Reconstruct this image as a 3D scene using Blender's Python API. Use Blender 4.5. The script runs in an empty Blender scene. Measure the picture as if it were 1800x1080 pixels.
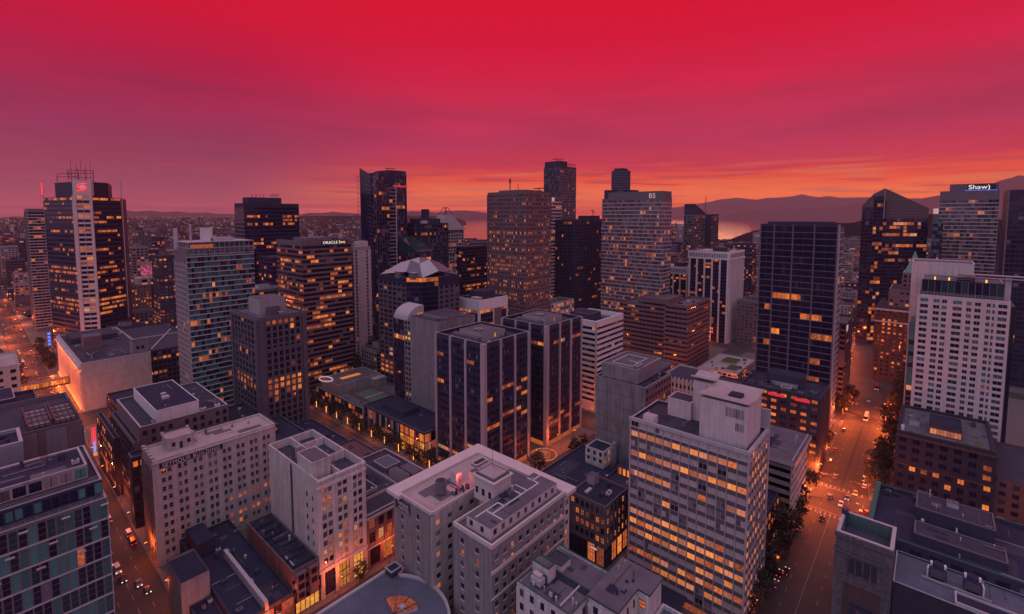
import bpy, math, random
from mathutils import Vector
R = math.radians
sc = bpy.context.scene
col = sc.collection

# ------------------------------------------------------------------ camera
# world axes follow the street grid: X runs along the cross streets, Y along the avenues
cam_d = bpy.data.cameras.new('camera')
cam = bpy.data.objects.new('camera', cam_d)
col.objects.link(cam)
cam.location = (0, 0, 140)
cam.rotation_euler = (R(90 - 4.32), 0, R(-48.65))
cam_d.sensor_width = 36
cam_d.lens = 17.0
cam_d.shift_y = -0.0544
cam_d.clip_start = 1
cam_d.clip_end = 60000
sc.camera = cam

# ------------------------------------------------------------------ colour settings
sc.view_settings.view_transform = 'Standard'
sc.view_settings.look = 'None'
sc.view_settings.exposure = 0
sc.view_settings.gamma = 1
sc.view_settings.use_curve_mapping = False
sc.render.engine = 'CYCLES'
cy = sc.cycles
cy.use_denoising = True
cy.denoiser = 'OPENIMAGEDENOISE'
cy.max_bounces = 5
cy.diffuse_bounces = 2
cy.glossy_bounces = 2
cy.transmission_bounces = 2
cy.volume_bounces = 1
cy.transparent_max_bounces = 4
cy.sample_clamp_indirect = 4
cy.caustics_reflective = False
cy.caustics_refractive = False


def lin(r, g, b):
    def f(c):
        c /= 255
        return c / 12.92 if c <= .04045 else ((c + .055) / 1.055) ** 2.4
    return (f(r), f(g), f(b), 1)


# ------------------------------------------------------------------ sky: dusk, red overhead in the west, orange at the horizon
class NT:
    """small helper to write node trees"""
    def __init__(s, tree):
        s.t = tree
        s.t.nodes.clear()

    def n(s, typ, **k):
        nd = s.t.nodes.new(typ)
        for a, b in k.items():
            setattr(nd, a, b)
        return nd

    def l(s, a, b):
        s.t.links.new(a, b)

    def math(s, op, a, b=None, clamp=False):
        nd = s.n('ShaderNodeMath', operation=op)
        nd.use_clamp = clamp
        for i, x in enumerate((a, b)):
            if x is None:
                continue
            if isinstance(x, (int, float)):
                nd.inputs[i].default_value = x
            else:
                s.l(x, nd.inputs[i])
        return nd.outputs[0]

    def ramp(s, fac, stops, interp='LINEAR'):
        nd = s.n('ShaderNodeValToRGB')
        cr = nd.color_ramp
        cr.interpolation = interp
        while len(cr.elements) < len(stops):
            cr.elements.new(.5)
        for e, (p, c) in zip(cr.elements, stops):
            e.position = p
            e.color = c if len(c) == 4 else (*c, 1)
        s.l(fac, nd.inputs[0])
        return nd.outputs[0]

    def mix(s, fac, a, b, mode='MIX'):
        nd = s.n('ShaderNodeMix', data_type='RGBA', blend_type=mode)
        for i, x in ((0, fac), (6, a), (7, b)):
            if isinstance(x, (int, float)):
                nd.inputs[i].default_value = x
            elif isinstance(x, tuple):
                nd.inputs[i].default_value = x
            else:
                s.l(x, nd.inputs[i])
        return nd.outputs[2]

    def maprange(s, v, a, b, c=0., d=1., smooth=True):
        nd = s.n('ShaderNodeMapRange', interpolation_type='SMOOTHSTEP' if smooth else 'LINEAR')
        s.l(v, nd.inputs[0])
        for i, x in enumerate((a, b, c, d)):
            nd.inputs[i + 1].default_value = x
        return nd.outputs[0]


world = bpy.data.worlds.new('World')
sc.world = world
world.use_nodes = True
w = NT(world.node_tree)
tc = w.n('ShaderNodeTexCoord')
nrm = w.n('ShaderNodeVectorMath', operation='NORMALIZE')
w.l(tc.outputs['Generated'], nrm.inputs[0])
sep = w.n('ShaderNodeSeparateXYZ')
w.l(nrm.outputs[0], sep.inputs[0])
X, Y, Z = sep.outputs
SUN_AZ = R(48.65 - 28)            # compass of the sunset, measured from +X
el = w.math('MULTIPLY', w.math('ARCSINE', Z), 180 / math.pi)
hl = w.math('SQRT', w.math('ADD', w.math('MULTIPLY', X, X), w.math('MULTIPLY', Y, Y)))
ca = w.math('DIVIDE', w.math('ADD', w.math('MULTIPLY', X, math.cos(SUN_AZ)), w.math('MULTIPLY', Y, math.sin(SUN_AZ))), w.math('ADD', hl, .0001))
# stretched streaks of cloud
mp = w.n('ShaderNodeMapping')
mp.inputs['Scale'].default_value = (2.2, 2.2, 17)
w.l(nrm.outputs[0], mp.inputs[0])
nz = w.n('ShaderNodeTexNoise')
nz.inputs['Scale'].default_value = 1.6
nz.inputs['Detail'].default_value = 7
nz.inputs['Roughness'].default_value = .55
nz.inputs['Distortion'].default_value = .35
w.l(mp.outputs[0], nz.inputs['Vector'])
mp2 = w.n('ShaderNodeMapping')
mp2.inputs['Scale'].default_value = (4, 4, 95)
w.l(nrm.outputs[0], mp2.inputs[0])
nz2 = w.n('ShaderNodeTexNoise')
nz2.inputs['Scale'].default_value = 1.3
nz2.inputs['Detail'].default_value = 6
nz2.inputs['Distortion'].default_value = .3
w.l(mp2.outputs[0], nz2.inputs['Vector'])
st = w.math('SUBTRACT', nz.outputs[0], .5)
st2 = w.math('SUBTRACT', nz2.outputs[0], .5)
low = w.maprange(el, 0, 6.5, 1, 0)
midm = w.math('MULTIPLY', w.maprange(el, 2, 7, 0, 1), w.maprange(el, 9, 19, 1, 0))
el_s = w.math('ADD', el, w.math('MULTIPLY', w.math('MULTIPLY', st, 5.0), midm))
el_s = w.math('ADD', el_s, w.math('MULTIPLY', w.math('MULTIPLY', st2, 6.0), low))
f90 = w.math('DIVIDE', w.math('MAXIMUM', el_s, 0), 90, True)


HAZE_DENSITY = 4.2e-5
AIR = (.26, .08, .115)            # colour the haze adds of its own


def stops(lst, through=True):
    out = []
    for e, c_ in lst:
        if through and e < 32:     # the sky is seen through the air: brighter behind it than it looks
            tr = math.exp(-HAZE_DENSITY * min(21000, 930 / max(.02, math.sin(R(e)))))
            c_ = tuple(max(.001, (c_[i] - AIR[i] * (1 - tr)) / tr) for i in range(3))
        out.append((e / 90, c_))
    return out


ZEN = (.72, .60, .77)
SUNSET = stops([(0, lin(214, 84, 24)), (1.0, lin(226, 98, 28)), (2.2, lin(240, 114, 54)), (3.8, lin(224, 86, 62)), (5.6, lin(194, 60, 78)),
                (8.5, lin(176, 54, 86)), (11.6, lin(186, 48, 80)), (15, lin(205, 36, 70)), (19, lin(209, 14, 58)), (23.5, lin(214, 0, 48)),
                (31, lin(214, 20, 66)), (42, lin(205, 100, 140)), (60, ZEN)])
SIDE = stops([(0, lin(160, 80, 98)), (1.2, lin(168, 80, 98)), (2.6, lin(150, 74, 96)), (5.5, lin(146, 64, 92)), (8.5, lin(150, 52, 88)),
              (11.6, lin(160, 42, 78)), (15, lin(182, 30, 68)), (19, lin(202, 12, 56)), (23.5, lin(213, 0, 48)), (31, lin(212, 24, 70)),
              (42, lin(205, 104, 144)), (60, ZEN)])
EAST = stops([(0, (.47, .365, .56)), (15, (.55, .45, .64)), (40, (.63, .55, .74)), (60, ZEN)], False)
c_sun = w.ramp(f90, SUNSET)
c_side = w.ramp(f90, SIDE)
c_east = w.ramp(f90, EAST)
c = w.mix(w.maprange(ca, .60, .93), c_side, c_sun)
# thin dark streaks low over the sunset, broad soft banks above
mask = w.math('MULTIPLY', w.maprange(nz2.outputs[0], .53, .66), w.math('MULTIPLY', w.maprange(el, .8, 2.0), w.maprange(el, 4.2, 7.5, 1, 0)))
c = w.mix(w.math('MULTIPLY', mask, .62), c, lin(176, 52, 76))
mask = w.math('MULTIPLY', w.maprange(nz2.outputs[0], .47, .36), w.math('MULTIPLY', w.maprange(el, 1.2, 2.4), w.maprange(el, 3.8, 6.5, 1, 0)))
c = w.mix(w.math('MULTIPLY', w.math('MULTIPLY', mask, w.maprange(ca, .6, .93)), .6), c, lin(246, 128, 88))
# cloud brightness
cb = w.math('ADD', 1, w.math('MULTIPLY', w.math('MULTIPLY', st, .75), midm))
cb = w.math('ADD', cb, w.math('MULTIPLY', w.math('MULTIPLY', st2, 1.3), low))
c = w.mix(1.0, c, w.n('ShaderNodeCombineColor').outputs[0], 'MULTIPLY')
mulnode = c.node
comb = mulnode.inputs[7].links[0].from_node
for i in range(3):
    w.l(cb, comb.inputs[i])
c = w.mix(w.maprange(ca, .22, -.45), c, c_east)
# below the horizon: dim ground glow
c = w.mix(w.maprange(el, -3, 0, 1, 0), c, (.05, .03, .045, 1))
bg = w.n('ShaderNodeBackground')
bg.inputs[1].default_value = 1.0
w.l(c, bg.inputs[0])
wo = w.n('ShaderNodeOutputWorld')
w.l(bg.outputs[0], wo.inputs[0])
world.cycles.sampling_method = 'MANUAL'
world.cycles.sample_map_resolution = 512

# ------------------------------------------------------------------ the last of the sun, low in the west
sd = bpy.data.lights.new('sun', 'SUN')
sd.energy = 0.12
sd.angle = R(12)
sd.color = (1, .42, .22)
so = bpy.data.objects.new('sun', sd)
col.objects.link(so)
so.location = (0, 0, 400)
ez = R(1)
tosun = Vector((math.cos(SUN_AZ) * math.cos(ez), math.sin(SUN_AZ) * math.cos(ez), math.sin(ez)))
so.rotation_euler = tosun.to_track_quat('Z', 'Y').to_euler()

# ------------------------------------------------------------------ materials
MATS = {}


def new_mat(name):
    m = bpy.data.materials.new(name)
    m.use_nodes = True
    MATS[name] = m
    return m, NT(m.node_tree)


def surface(name, rgb, rough=.85, var=.22, scale=.35, streak=.12, bump=.25, spec=.3, fine=6., metal=0.):
    """matte building material: blotches, vertical weather streaks, fine grain"""
    m, t = new_mat(name)
    rgb = (rgb[0], rgb[1] * 1.13, rgb[2] * 1.14)
    geo = t.n('ShaderNodeNewGeometry')
    oi = t.n('ShaderNodeObjectInfo')
    n1 = t.n('ShaderNodeTexNoise')
    n1.inputs['Scale'].default_value = scale
    n1.inputs['Detail'].default_value = 6
    n1.inputs['Roughness'].default_value = .62
    t.l(geo.outputs['Position'], n1.inputs['Vector'])
    mp = t.n('ShaderNodeMapping')
    mp.inputs['Scale'].default_value = (1.1, 1.1, .05)
    t.l(geo.outputs['Position'], mp.inputs[0])
    n2 = t.n('ShaderNodeTexNoise')
    n2.inputs['Scale'].default_value = 1.
    n2.inputs['Detail'].default_value = 4
    t.l(mp.outputs[0], n2.inputs['Vector'])
    n3 = t.n('ShaderNodeTexNoise')
    n3.inputs['Scale'].default_value = fine
    n3.inputs['Detail'].default_value = 3
    t.l(geo.outputs['Position'], n3.inputs['Vector'])
    a = t.math('MULTIPLY', t.math('SUBTRACT', n1.outputs[0], .5), var * 2.4)
    b = t.math('MULTIPLY', t.math('SUBTRACT', n2.outputs[0], .5), streak * 2.4)
    c_ = t.math('MULTIPLY', t.math('SUBTRACT', n3.outputs[0], .5), .3)
    d = t.math('MULTIPLY', t.math('SUBTRACT', oi.outputs['Random'], .5), .10)
    v = t.math('ADD', t.math('ADD', t.math('ADD', t.math('ADD', 1, a), b), c_), d)
    cc = t.n('ShaderNodeCombineColor')
    for i in range(3):
        t.l(t.math('MULTIPLY', v, rgb[i]), cc.inputs[i])
    p = t.n('ShaderNodeBsdfPrincipled')
    t.l(cc.outputs[0], p.inputs['Base Color'])
    p.inputs['Roughness'].default_value = rough
    p.inputs['Specular IOR Level'].default_value = spec
    p.inputs['Metallic'].default_value = metal
    if bump:
        bp = t.n('ShaderNodeBump')
        bp.inputs['Strength'].default_value = bump
        bp.inputs['Distance'].default_value = .06
        t.l(n3.outputs[0], bp.inputs['Height'])
        t.l(bp.outputs[0], p.inputs['Normal'])
    o = t.n('ShaderNodeOutputMaterial')
    t.l(p.outputs[0], o.inputs[0])
    return m


def glass(name, rgb, rough=.09, var=.9, spec=.5, light=(.16, .14, .19), share=.16):
    """window glass: dark, mirror-like, each pane a little different, some with blinds down"""
    m, t = new_mat(name)
    geo = t.n('ShaderNodeNewGeometry')
    oi = t.n('ShaderNodeObjectInfo')
    r = t.math('FRACT', t.math('ADD', geo.outputs['Random Per Island'], t.math('MULTIPLY', oi.outputs['Random'], 7.31)))
    v = t.math('ADD', 1 - var / 2, t.math('MULTIPLY', r, var))
    cc = t.n('ShaderNodeCombineColor')
    for i in range(3):
        t.l(t.math('MULTIPLY', v, rgb[i]), cc.inputs[i])
    r2 = t.math('FRACT', t.math('MULTIPLY', r, 13.7))
    base = t.mix(t.math('GREATER_THAN', r2, 1 - share), cc.outputs[0], (*light, 1))
    p = t.n('ShaderNodeBsdfPrincipled')
    t.l(base, p.inputs['Base Color'])
    p.inputs['Roughness'].default_value = rough
    p.inputs['Specular IOR Level'].default_value = spec
    nn = t.n('ShaderNodeTexNoise')
    nn.inputs['Scale'].default_value = .7
    nn.inputs['Detail'].default_value = 2
    t.l(geo.outputs['Position'], nn.inputs['Vector'])
    bp = t.n('ShaderNodeBump')
    bp.inputs['Strength'].default_value = .12
    bp.inputs['Distance'].default_value = .12
    t.l(nn.outputs[0], bp.inputs['Height'])
    t.l(bp.outputs[0], p.inputs['Normal'])
    o = t.n('ShaderNodeOutputMaterial')
    t.l(p.outputs[0], o.inputs[0])
    return m


def litglass(name, hot, cold, strength, scale=.9, lo=.35, hi=.68):
    """a lit room behind a window: uneven warm light, furniture and blinds breaking it up"""
    m, t = new_mat(name)
    geo = t.n('ShaderNodeNewGeometry')
    oi = t.n('ShaderNodeObjectInfo')
    r = t.math('FRACT', t.math('ADD', geo.outputs['Random Per Island'], t.math('MULTIPLY', oi.outputs['Random'], 5.17)))
    n1 = t.n('ShaderNodeTexNoise')
    n1.inputs['Scale'].default_value = scale
    n1.inputs['Detail'].default_value = 3
    n1.inputs['Roughness'].default_value = .6
    t.l(geo.outputs['Position'], n1.inputs['Vector'])
    f = t.maprange(n1.outputs[0], lo, hi)
    f = t.math('ADD', t.math('MULTIPLY', f, .70), t.math('MULTIPLY', r, .30), True)
    c_ = t.mix(f, (*cold, 1), (*hot, 1))
    p = t.n('ShaderNodeBsdfPrincipled')
    p.inputs['Base Color'].default_value = (.03, .02, .02, 1)
    p.inputs['Roughness'].default_value = .15
    t.l(c_, p.inputs['Emission Color'])
    t.l(t.math('MULTIPLY', t.math('ADD', .5, t.math('MULTIPLY', r, .65)), strength), p.inputs['Emission Strength'])
    o = t.n('ShaderNodeOutputMaterial')
    t.l(p.outputs[0], o.inputs[0])
    m.cycles.emission_sampling = 'NONE'
    return m


def emit(name, rgb, strength, sample=False):
    m, t = new_mat(name)
    e = t.n('ShaderNodeEmission')
    e.inputs[0].default_value = (*rgb, 1)
    e.inputs[1].default_value = strength
    o = t.n('ShaderNodeOutputMaterial')
    t.l(e.outputs[0], o.inputs[0])
    m.cycles.emission_sampling = 'AUTO' if sample else 'NONE'
    return m


surface('beige', (.40, .335, .345), streak=.2, var=.3)
surface('pinkish', (.46, .37, .38), streak=.34, var=.28)
surface('white', (.66, .57, .60), var=.14, streak=.14)
surface('warm_white', (.60, .44, .46), var=.14, streak=.16)
surface('band_grey', (.105, .085, .105), var=.15)
surface('roof_white', (.60, .45, .475), var=.14, streak=.25)
surface('cream', (.52, .44, .45), var=.26, streak=.42)
surface('hotel_wall', (.23, .195, .215), var=.24, streak=.42)
surface('hotel_trim', (.56, .44, .45), var=.12)
surface('concrete', (.21, .18, .205), var=.4, streak=.5, scale=.2)
surface('pale_concrete', (.30, .25, .275), var=.25, streak=.3)
surface('granite', (.105, .085, .115), var=.2)
surface('brown', (.145, .105, .13), var=.2)
surface('brown_wall', (.175, .098, .115), var=.2)  # red tint stands in for haze over the far brown tower
surface('tan_wall', (.25, .165, .155), var=.2)
surface('brick', (.085, .046, .055), var=.35, fine=3)
surface('red_brick', (.17, .066, .068), var=.35, fine=3)
surface('dark_brick', (.036, .030, .054), var=.3, fine=3)
surface('stone', (.11, .085, .105), var=.55, scale=.8, streak=.45, fine=1.6, bump=.6)
surface('dark_panel', (.025, .025, .064), rough=.5, var=.25)
surface('dark_wall', (.042, .040, .080), var=.3)
surface('steel_grey', (.148, .118, .148), rough=.55, var=.15)  # reddened a little, the far towers' haze put into the colour
surface('light_metal', (.42, .36, .40), rough=.5, var=.15)
surface('mullion', (.41, .30, .34), rough=.55, var=.1)
surface('slab_edge', (.42, .36, .42), var=.12)
surface('copper', (.07, .128, .122), var=.35, streak=.3)
surface('dark_copper', (.035, .075, .078), var=.35)
surface('green_tile', (.13, .24, .20), var=.3)
surface('roof_dark', (.046, .042, .070), var=.5, scale=.13, fine=2.5)
surface('roof_black', (.022, .023, .055), var=.5, scale=.13, fine=2.5)
surface('roof_grey', (.115, .098, .125), var=.5, scale=.12, fine=2.5)
surface('roof_blue', (.10, .10, .145), var=.5, scale=.09, fine=2.)
surface('roof_pink', (.40, .30, .315), var=.25, scale=.2)
surface('louvre_metal', (.27, .25, .31), rough=.5, var=.1)
surface('rust', (.14, .06, .065), var=.3)
surface('asphalt', (.050, .043, .050), var=.4, scale=.12, rough=.75, spec=.35)
surface('pavement_slab', (.13, .11, .115), var=.3, scale=.4)
surface('road_paint', (.26, .23, .23), var=.35, scale=.8, bump=0)
surface('block_ground', (.05, .043, .055), var=.5, scale=.06)
surface('land', (.022, .021, .036), var=.8, scale=.012, fine=.12, bump=0, streak=0, spec=0.)
surface('forest', (.010, .011, .020), var=.8, scale=.02, fine=.10, bump=0, streak=0, spec=0.)
surface('rock', (.025, .02, .036), var=.5, scale=.0012, fine=.008, bump=0, streak=0, spec=0.)
surface('bark', (.035, .026, .025), var=.3)
surface('court_green', (.10, .15, .11), var=.15)
surface('court_red', (.13, .06, .065), var=.2)
surface('tyre', (.012, .011, .014), var=.1)
surface('car_white', (.62, .56, .58), rough=.3, var=.04, spec=.5, bump=0)
surface('car_black', (.015, .014, .02), rough=.25, var=.04, spec=.5, bump=0)
surface('car_grey', (.17, .16, .18), rough=.3, var=.04, spec=.5, bump=0)
surface('car_red', (.28, .03, .035), rough=.3, var=.04, spec=.5, bump=0)
surface('car_yellow', (.55, .30, .04), rough=.3, var=.04, spec=.5, bump=0)
surface('car_blue', (.03, .05, .14), rough=.3, var=.04, spec=.5, bump=0)
surface('moss', (.06, .09, .04), var=.5)
glass('glass', (.014, .015, .038))
glass('glass_dark_teal', (.022, .05, .066), spec=.5, var=.8, light=(.02, .02, .04), share=.2)
glass('glass_black', (.010, .012, .046), share=.03, var=.6, light=(.05, .045, .08))
glass('glass_blue', (.020, .026, .055), spec=.7, share=.08)
glass('glass_teal', (.062, .195, .205), spec=.5, var=.6, light=(.04, .10, .12), share=.12)
glass('glass_grey', (.095, .062, .085), spec=.7, light=(.15, .12, .16), share=.3)  # red of the haze before distant towers mixed into the glass colour
glass('glass_pale', (.46, .385, .41), rough=.3, var=.16, light=(.10, .09, .12), share=.04)
glass('glass_mauve', (.23, .175, .205), rough=.25, var=.5, light=(.10, .09, .12), share=.3)  # base colour shifted to red, carrying the far towers' haze
litglass('lit', (.86, .195, .034), (.25, .042, .022), .95, scale=1.1)
litglass('lit_dim', (.52, .10, .028), (.11, .028, .022), .9, scale=1.1)
litglass('lit_hot', (.98, .275, .045), (.62, .125, .024), 1.0)
litglass('lit_rose', (.80, .25, .10), (.50, .15, .10), .85, scale=.5)
litglass('lit_yellow', (1.0, .40, .07), (.5, .15, .03), 1.0)
litglass('lit_pale', (.95, .42, .17), (.40, .13, .06), .75, scale=.9)
litglass('lit_band', (.95, .29, .055), (.68, .185, .05), .95, scale=.6)
litglass('screen_pink', (1.0, .22, .34), (.28, .01, .08), .8, scale=.28, lo=.42, hi=.6)
emit('lamp_glow', (1.0, .30, .05), 10)
emit('lamp_soft', (1.0, .33, .06), 2.6)
emit('strip_orange', (.85, .22, .04), .8)
emit('neon_red', (1.0, .035, .05), 1.6)
emit('neon_red_dim', (.65, .03, .05), 1.0)
emit('neon_blue', (.12, .2, 1.0), 1.3)
emit('neon_white', (1.0, .82, .80), 1.1)
emit('neon_pale', (1.0, .55, .55), .55)
emit('neon_yellow', (1.0, .65, .25), 1.1)
emit('far_light', (1.0, .33, .10), 1.1)
emit('far_light_white', (1.0, .65, .5), .8)
emit('tail_red', (1.0, .03, .03), 1.8)
emit('head_white', (1.0, .74, .5), 2.4)
emit('cyan_dot', (.1, .9, .9), 1.2)


def leafmat():
    m, t = new_mat('leaf')
    geo = t.n('ShaderNodeNewGeometry')
    oi = t.n('ShaderNodeObjectInfo')
    r = t.math('FRACT', t.math('ADD', geo.outputs['Random Per Island'], oi.outputs['Random']))
    c_ = t.ramp(r, [(0, (.012, .014, .020, 1)), (.6, (.022, .026, .028, 1)), (1, (.042, .040, .036, 1))])
    p = t.n('ShaderNodeBsdfPrincipled')
    t.l(c_, p.inputs['Base Color'])
    p.inputs['Roughness'].default_value = .7
    o = t.n('ShaderNodeOutputMaterial')
    t.l(p.outputs[0], o.inputs[0])


leafmat()


def watermat():
    m, t = new_mat('water')
    geo = t.n('ShaderNodeNewGeometry')
    n1 = t.n('ShaderNodeTexNoise')
    n1.inputs['Scale'].default_value = .02
    n1.inputs['Detail'].default_value = 6
    t.l(geo.outputs['Position'], n1.inputs['Vector'])
    p = t.n('ShaderNodeBsdfPrincipled')
    p.inputs['Base Color'].default_value = (.02, .02, .035, 1)
    p.inputs['Roughness'].default_value = .12
    bp = t.n('ShaderNodeBump')
    bp.inputs['Strength'].default_value = .06
    bp.inputs['Distance'].default_value = 2.
    t.l(n1.outputs[0], bp.inputs['Height'])
    t.l(bp.outputs[0], p.inputs['Normal'])
    o = t.n('ShaderNodeOutputMaterial')
    t.l(p.outputs[0], o.inputs[0])


watermat()


def hazemat():
    m, t = new_mat('haze_air')
    v = t.n('ShaderNodeVolumePrincipled')
    v.inputs['Color'].default_value = (.94, .52, .54, 1)
    v.inputs['Density'].default_value = HAZE_DENSITY
    v.inputs['Anisotropy'].default_value = 0
    o = t.n('ShaderNodeOutputMaterial')
    t.l(v.outputs[0], o.inputs['Volume'])


hazemat()

# ------------------------------------------------------------------ mesh helpers
class MB:
    """collects boxes and faces, then links them as one mesh object"""
    def __init__(s):
        s.v, s.f, s.m, s.mats = [], [], [], []

    def mi(s, m):
        if m not in s.mats:
            s.mats.append(m)
        return s.mats.index(m)

    def face(s, pts, m):
        k = len(s.v)
        s.v.extend(pts)
        s.f.append(tuple(range(k, k + len(pts))))
        s.m.append(s.mi(m))

    def hexa(s, p, m, top=None):
        k = len(s.v)
        s.v.extend(p)
        i = s.mi(m)
        j = i if top is None else s.mi(top)
        for q, mm in (((0, 3, 2, 1), i), ((4, 5, 6, 7), j), ((0, 1, 5, 4), i), ((1, 2, 6, 5), i), ((2, 3, 7, 6), i), ((3, 0, 4, 7), i)):
            s.f.append(tuple(k + a for a in q))
            s.m.append(mm)

    def box(s, x0, y0, z0, x1, y1, z1, m, top=None):
        s.hexa([(x0, y0, z0), (x1, y0, z0), (x1, y1, z0), (x0, y1, z0), (x0, y0, z1), (x1, y0, z1), (x1, y1, z1), (x0, y1, z1)], m, top)

    def obox(s, F, s0, s1, d0, d1, z0, z1, m):
        P, d, n = F
        q = []
        for z in (z0, z1):
            for a, b in ((s0, d1), (s1, d1), (s1, d0), (s0, d0)):
                q.append((P[0] + d[0] * a + n[0] * b, P[1] + d[1] * a + n[1] * b, z))
        s.hexa(q, m)

    def oquad(s, F, s0, s1, dd, z0, z1, m):
        P, d, n = F
        s.face([(P[0] + d[0] * a + n[0] * dd, P[1] + d[1] * a + n[1] * dd, z) for a, z in ((s0, z0), (s1, z0), (s1, z1), (s0, z1))], m)

    def cyl(s, x, y, z0, z1, r, m, seg=10, r2=None):
        r2 = r if r2 is None else r2
        k = len(s.v)
        for z, rr in ((z0, r), (z1, r2)):
            for i in range(seg):
                a = 2 * math.pi * i / seg
                s.v.append((x + rr * math.cos(a), y + rr * math.sin(a), z))
        i0 = s.mi(m)
        for i in range(seg):
            j = (i + 1) % seg
            s.f.append((k + i, k + j, k + seg + j, k + seg + i))
            s.m.append(i0)
        s.f.append(tuple(k + seg + i for i in range(seg)))
        s.m.append(i0)
        s.f.append(tuple(k + i for i in reversed(range(seg))))
        s.m.append(i0)

    def bar(s, a, b, r, m):
        """square bar between two points"""
        a, b = Vector(a), Vector(b)
        d = (b - a).normalized()
        u = d.cross(Vector((0, 0, 1)))
        if u.length < .01:
            u = Vector((1, 0, 0))
        u.normalize()
        t = d.cross(u)
        q = []
        for c_ in (a, b):
            for i, j in ((-1, -1), (1, -1), (1, 1), (-1, 1)):
                q.append(tuple(c_ + u * i * r + t * j * r))
        s.hexa(q, m)

    def prism(s, pts, z0, z1, m, top=None):
        k = len(s.v)
        n = len(pts)
        s.v.extend([(x, y, z0) for x, y in pts] + [(x, y, z1) for x, y in pts])
        i0 = s.mi(m)
        for i in range(n):
            j = (i + 1) % n
            s.f.append((k + i, k + j, k + n + j, k + n + i))
            s.m.append(i0)
        s.f.append(tuple(k + n + i for i in range(n)))
        s.m.append(s.mi(top or m))

    def mesh(s, name, off=(0, 0, 0)):
        me = bpy.data.meshes.new(name)
        me.from_pydata([(x - off[0], y - off[1], z - off[2]) for x, y, z in s.v], [], s.f)
        for m in s.mats:
            me.materials.append(MATS[m])
        if len(s.mats) > 1:
            me.polygons.foreach_set('material_index', s.m)
        return me

    def build(s, name, parent=None, off=(0, 0, 0), kind=None):
        o = bpy.data.objects.new(name, s.mesh(name, off))
        col.objects.link(o)
        if parent is not None:
            o.parent = parent
        if kind:
            o['kind'] = kind
        return o


def tag(o, label=None, cat=None, group=None, kind=None):
    if label:
        o['label'] = label
    if cat:
        o['category'] = cat
    if group:
        o['group'] = group
    if kind:
        o['kind'] = kind
    return o


def empty(name, loc, label=None, cat=None, group=None):
    o = bpy.data.objects.new(name, None)
    o.empty_display_size = .5
    o.location = loc
    col.objects.link(o)
    return tag(o, label, cat, group)


def fr(P, Q):
    """facade frame from its left end P to its right end Q seen from outside: origin, direction, outward normal"""
    L = math.hypot(Q[0] - P[0], Q[1] - P[1])
    d = ((Q[0] - P[0]) / L, (Q[1] - P[1]) / L)
    return (P, d, (d[1], -d[0])), L


WCACHE = {}


def window_mesh(w_, h_, bars, frame):
    """the frame of one window: border, upright and level bars, with real depth; origin at its lower left corner, facing -Y"""
    key = (round(w_, 2), round(h_, 2), bars, frame)
    if key not in WCACHE:
        mb = MB()
        b = min(.12, w_ * .08)
        F = ((0, 0), (1, 0), (0, -1))
        mb.obox(F, 0, w_, .0, .14, 0, b, frame)
        mb.obox(F, 0, w_, .0, .14, h_ - b, h_, frame)
        mb.obox(F, 0, b, .0, .12, b, h_ - b, frame)
        mb.obox(F, w_ - b, w_, .0, .12, b, h_ - b, frame)
        for i in range(bars[0]):
            x = w_ * (i + 1) / (bars[0] + 1)
            mb.obox(F, x - b * .4, x + b * .4, .0, .11, b, h_ - b, frame)
        for i in range(bars[1]):
            z = h_ * (i + 1) / (bars[1] + 1)
            mb.obox(F, b, w_ - b, .0, .10, z - b * .4, z + b * .4, frame)
        WCACHE[key] = mb.mesh('window_frame')
    return WCACHE[key]


def pane_mesh(w_, h_, n, mat):
    key = ('pane', round(w_, 2), round(h_, 2), n, mat)
    if key not in WCACHE:
        mb = MB()
        F = ((0, 0), (1, 0), (0, -1))
        for i in range(n):
            g = .02
            mb.obox(F, w_ * i / n + g, w_ * (i + 1) / n - g, .015, .05, .02, h_ - .02, mat)
        WCACHE[key] = mb.mesh('pane')
    return WCACHE[key]


def box_mesh(sx, sy, sz, mat):
    key = ('box', round(sx, 2), round(sy, 2), round(sz, 2), mat)
    if key not in WCACHE:
        mb = MB()
        mb.box(0, -sy, 0, sx, 0, sz, mat)
        WCACHE[key] = mb.mesh('block')
    return WCACHE[key]


LITS = ('lit', 'lit', 'lit', 'lit_dim', 'lit_dim', 'lit_dim', 'lit_hot', 'lit_pale', 'lit_rose')


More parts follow.
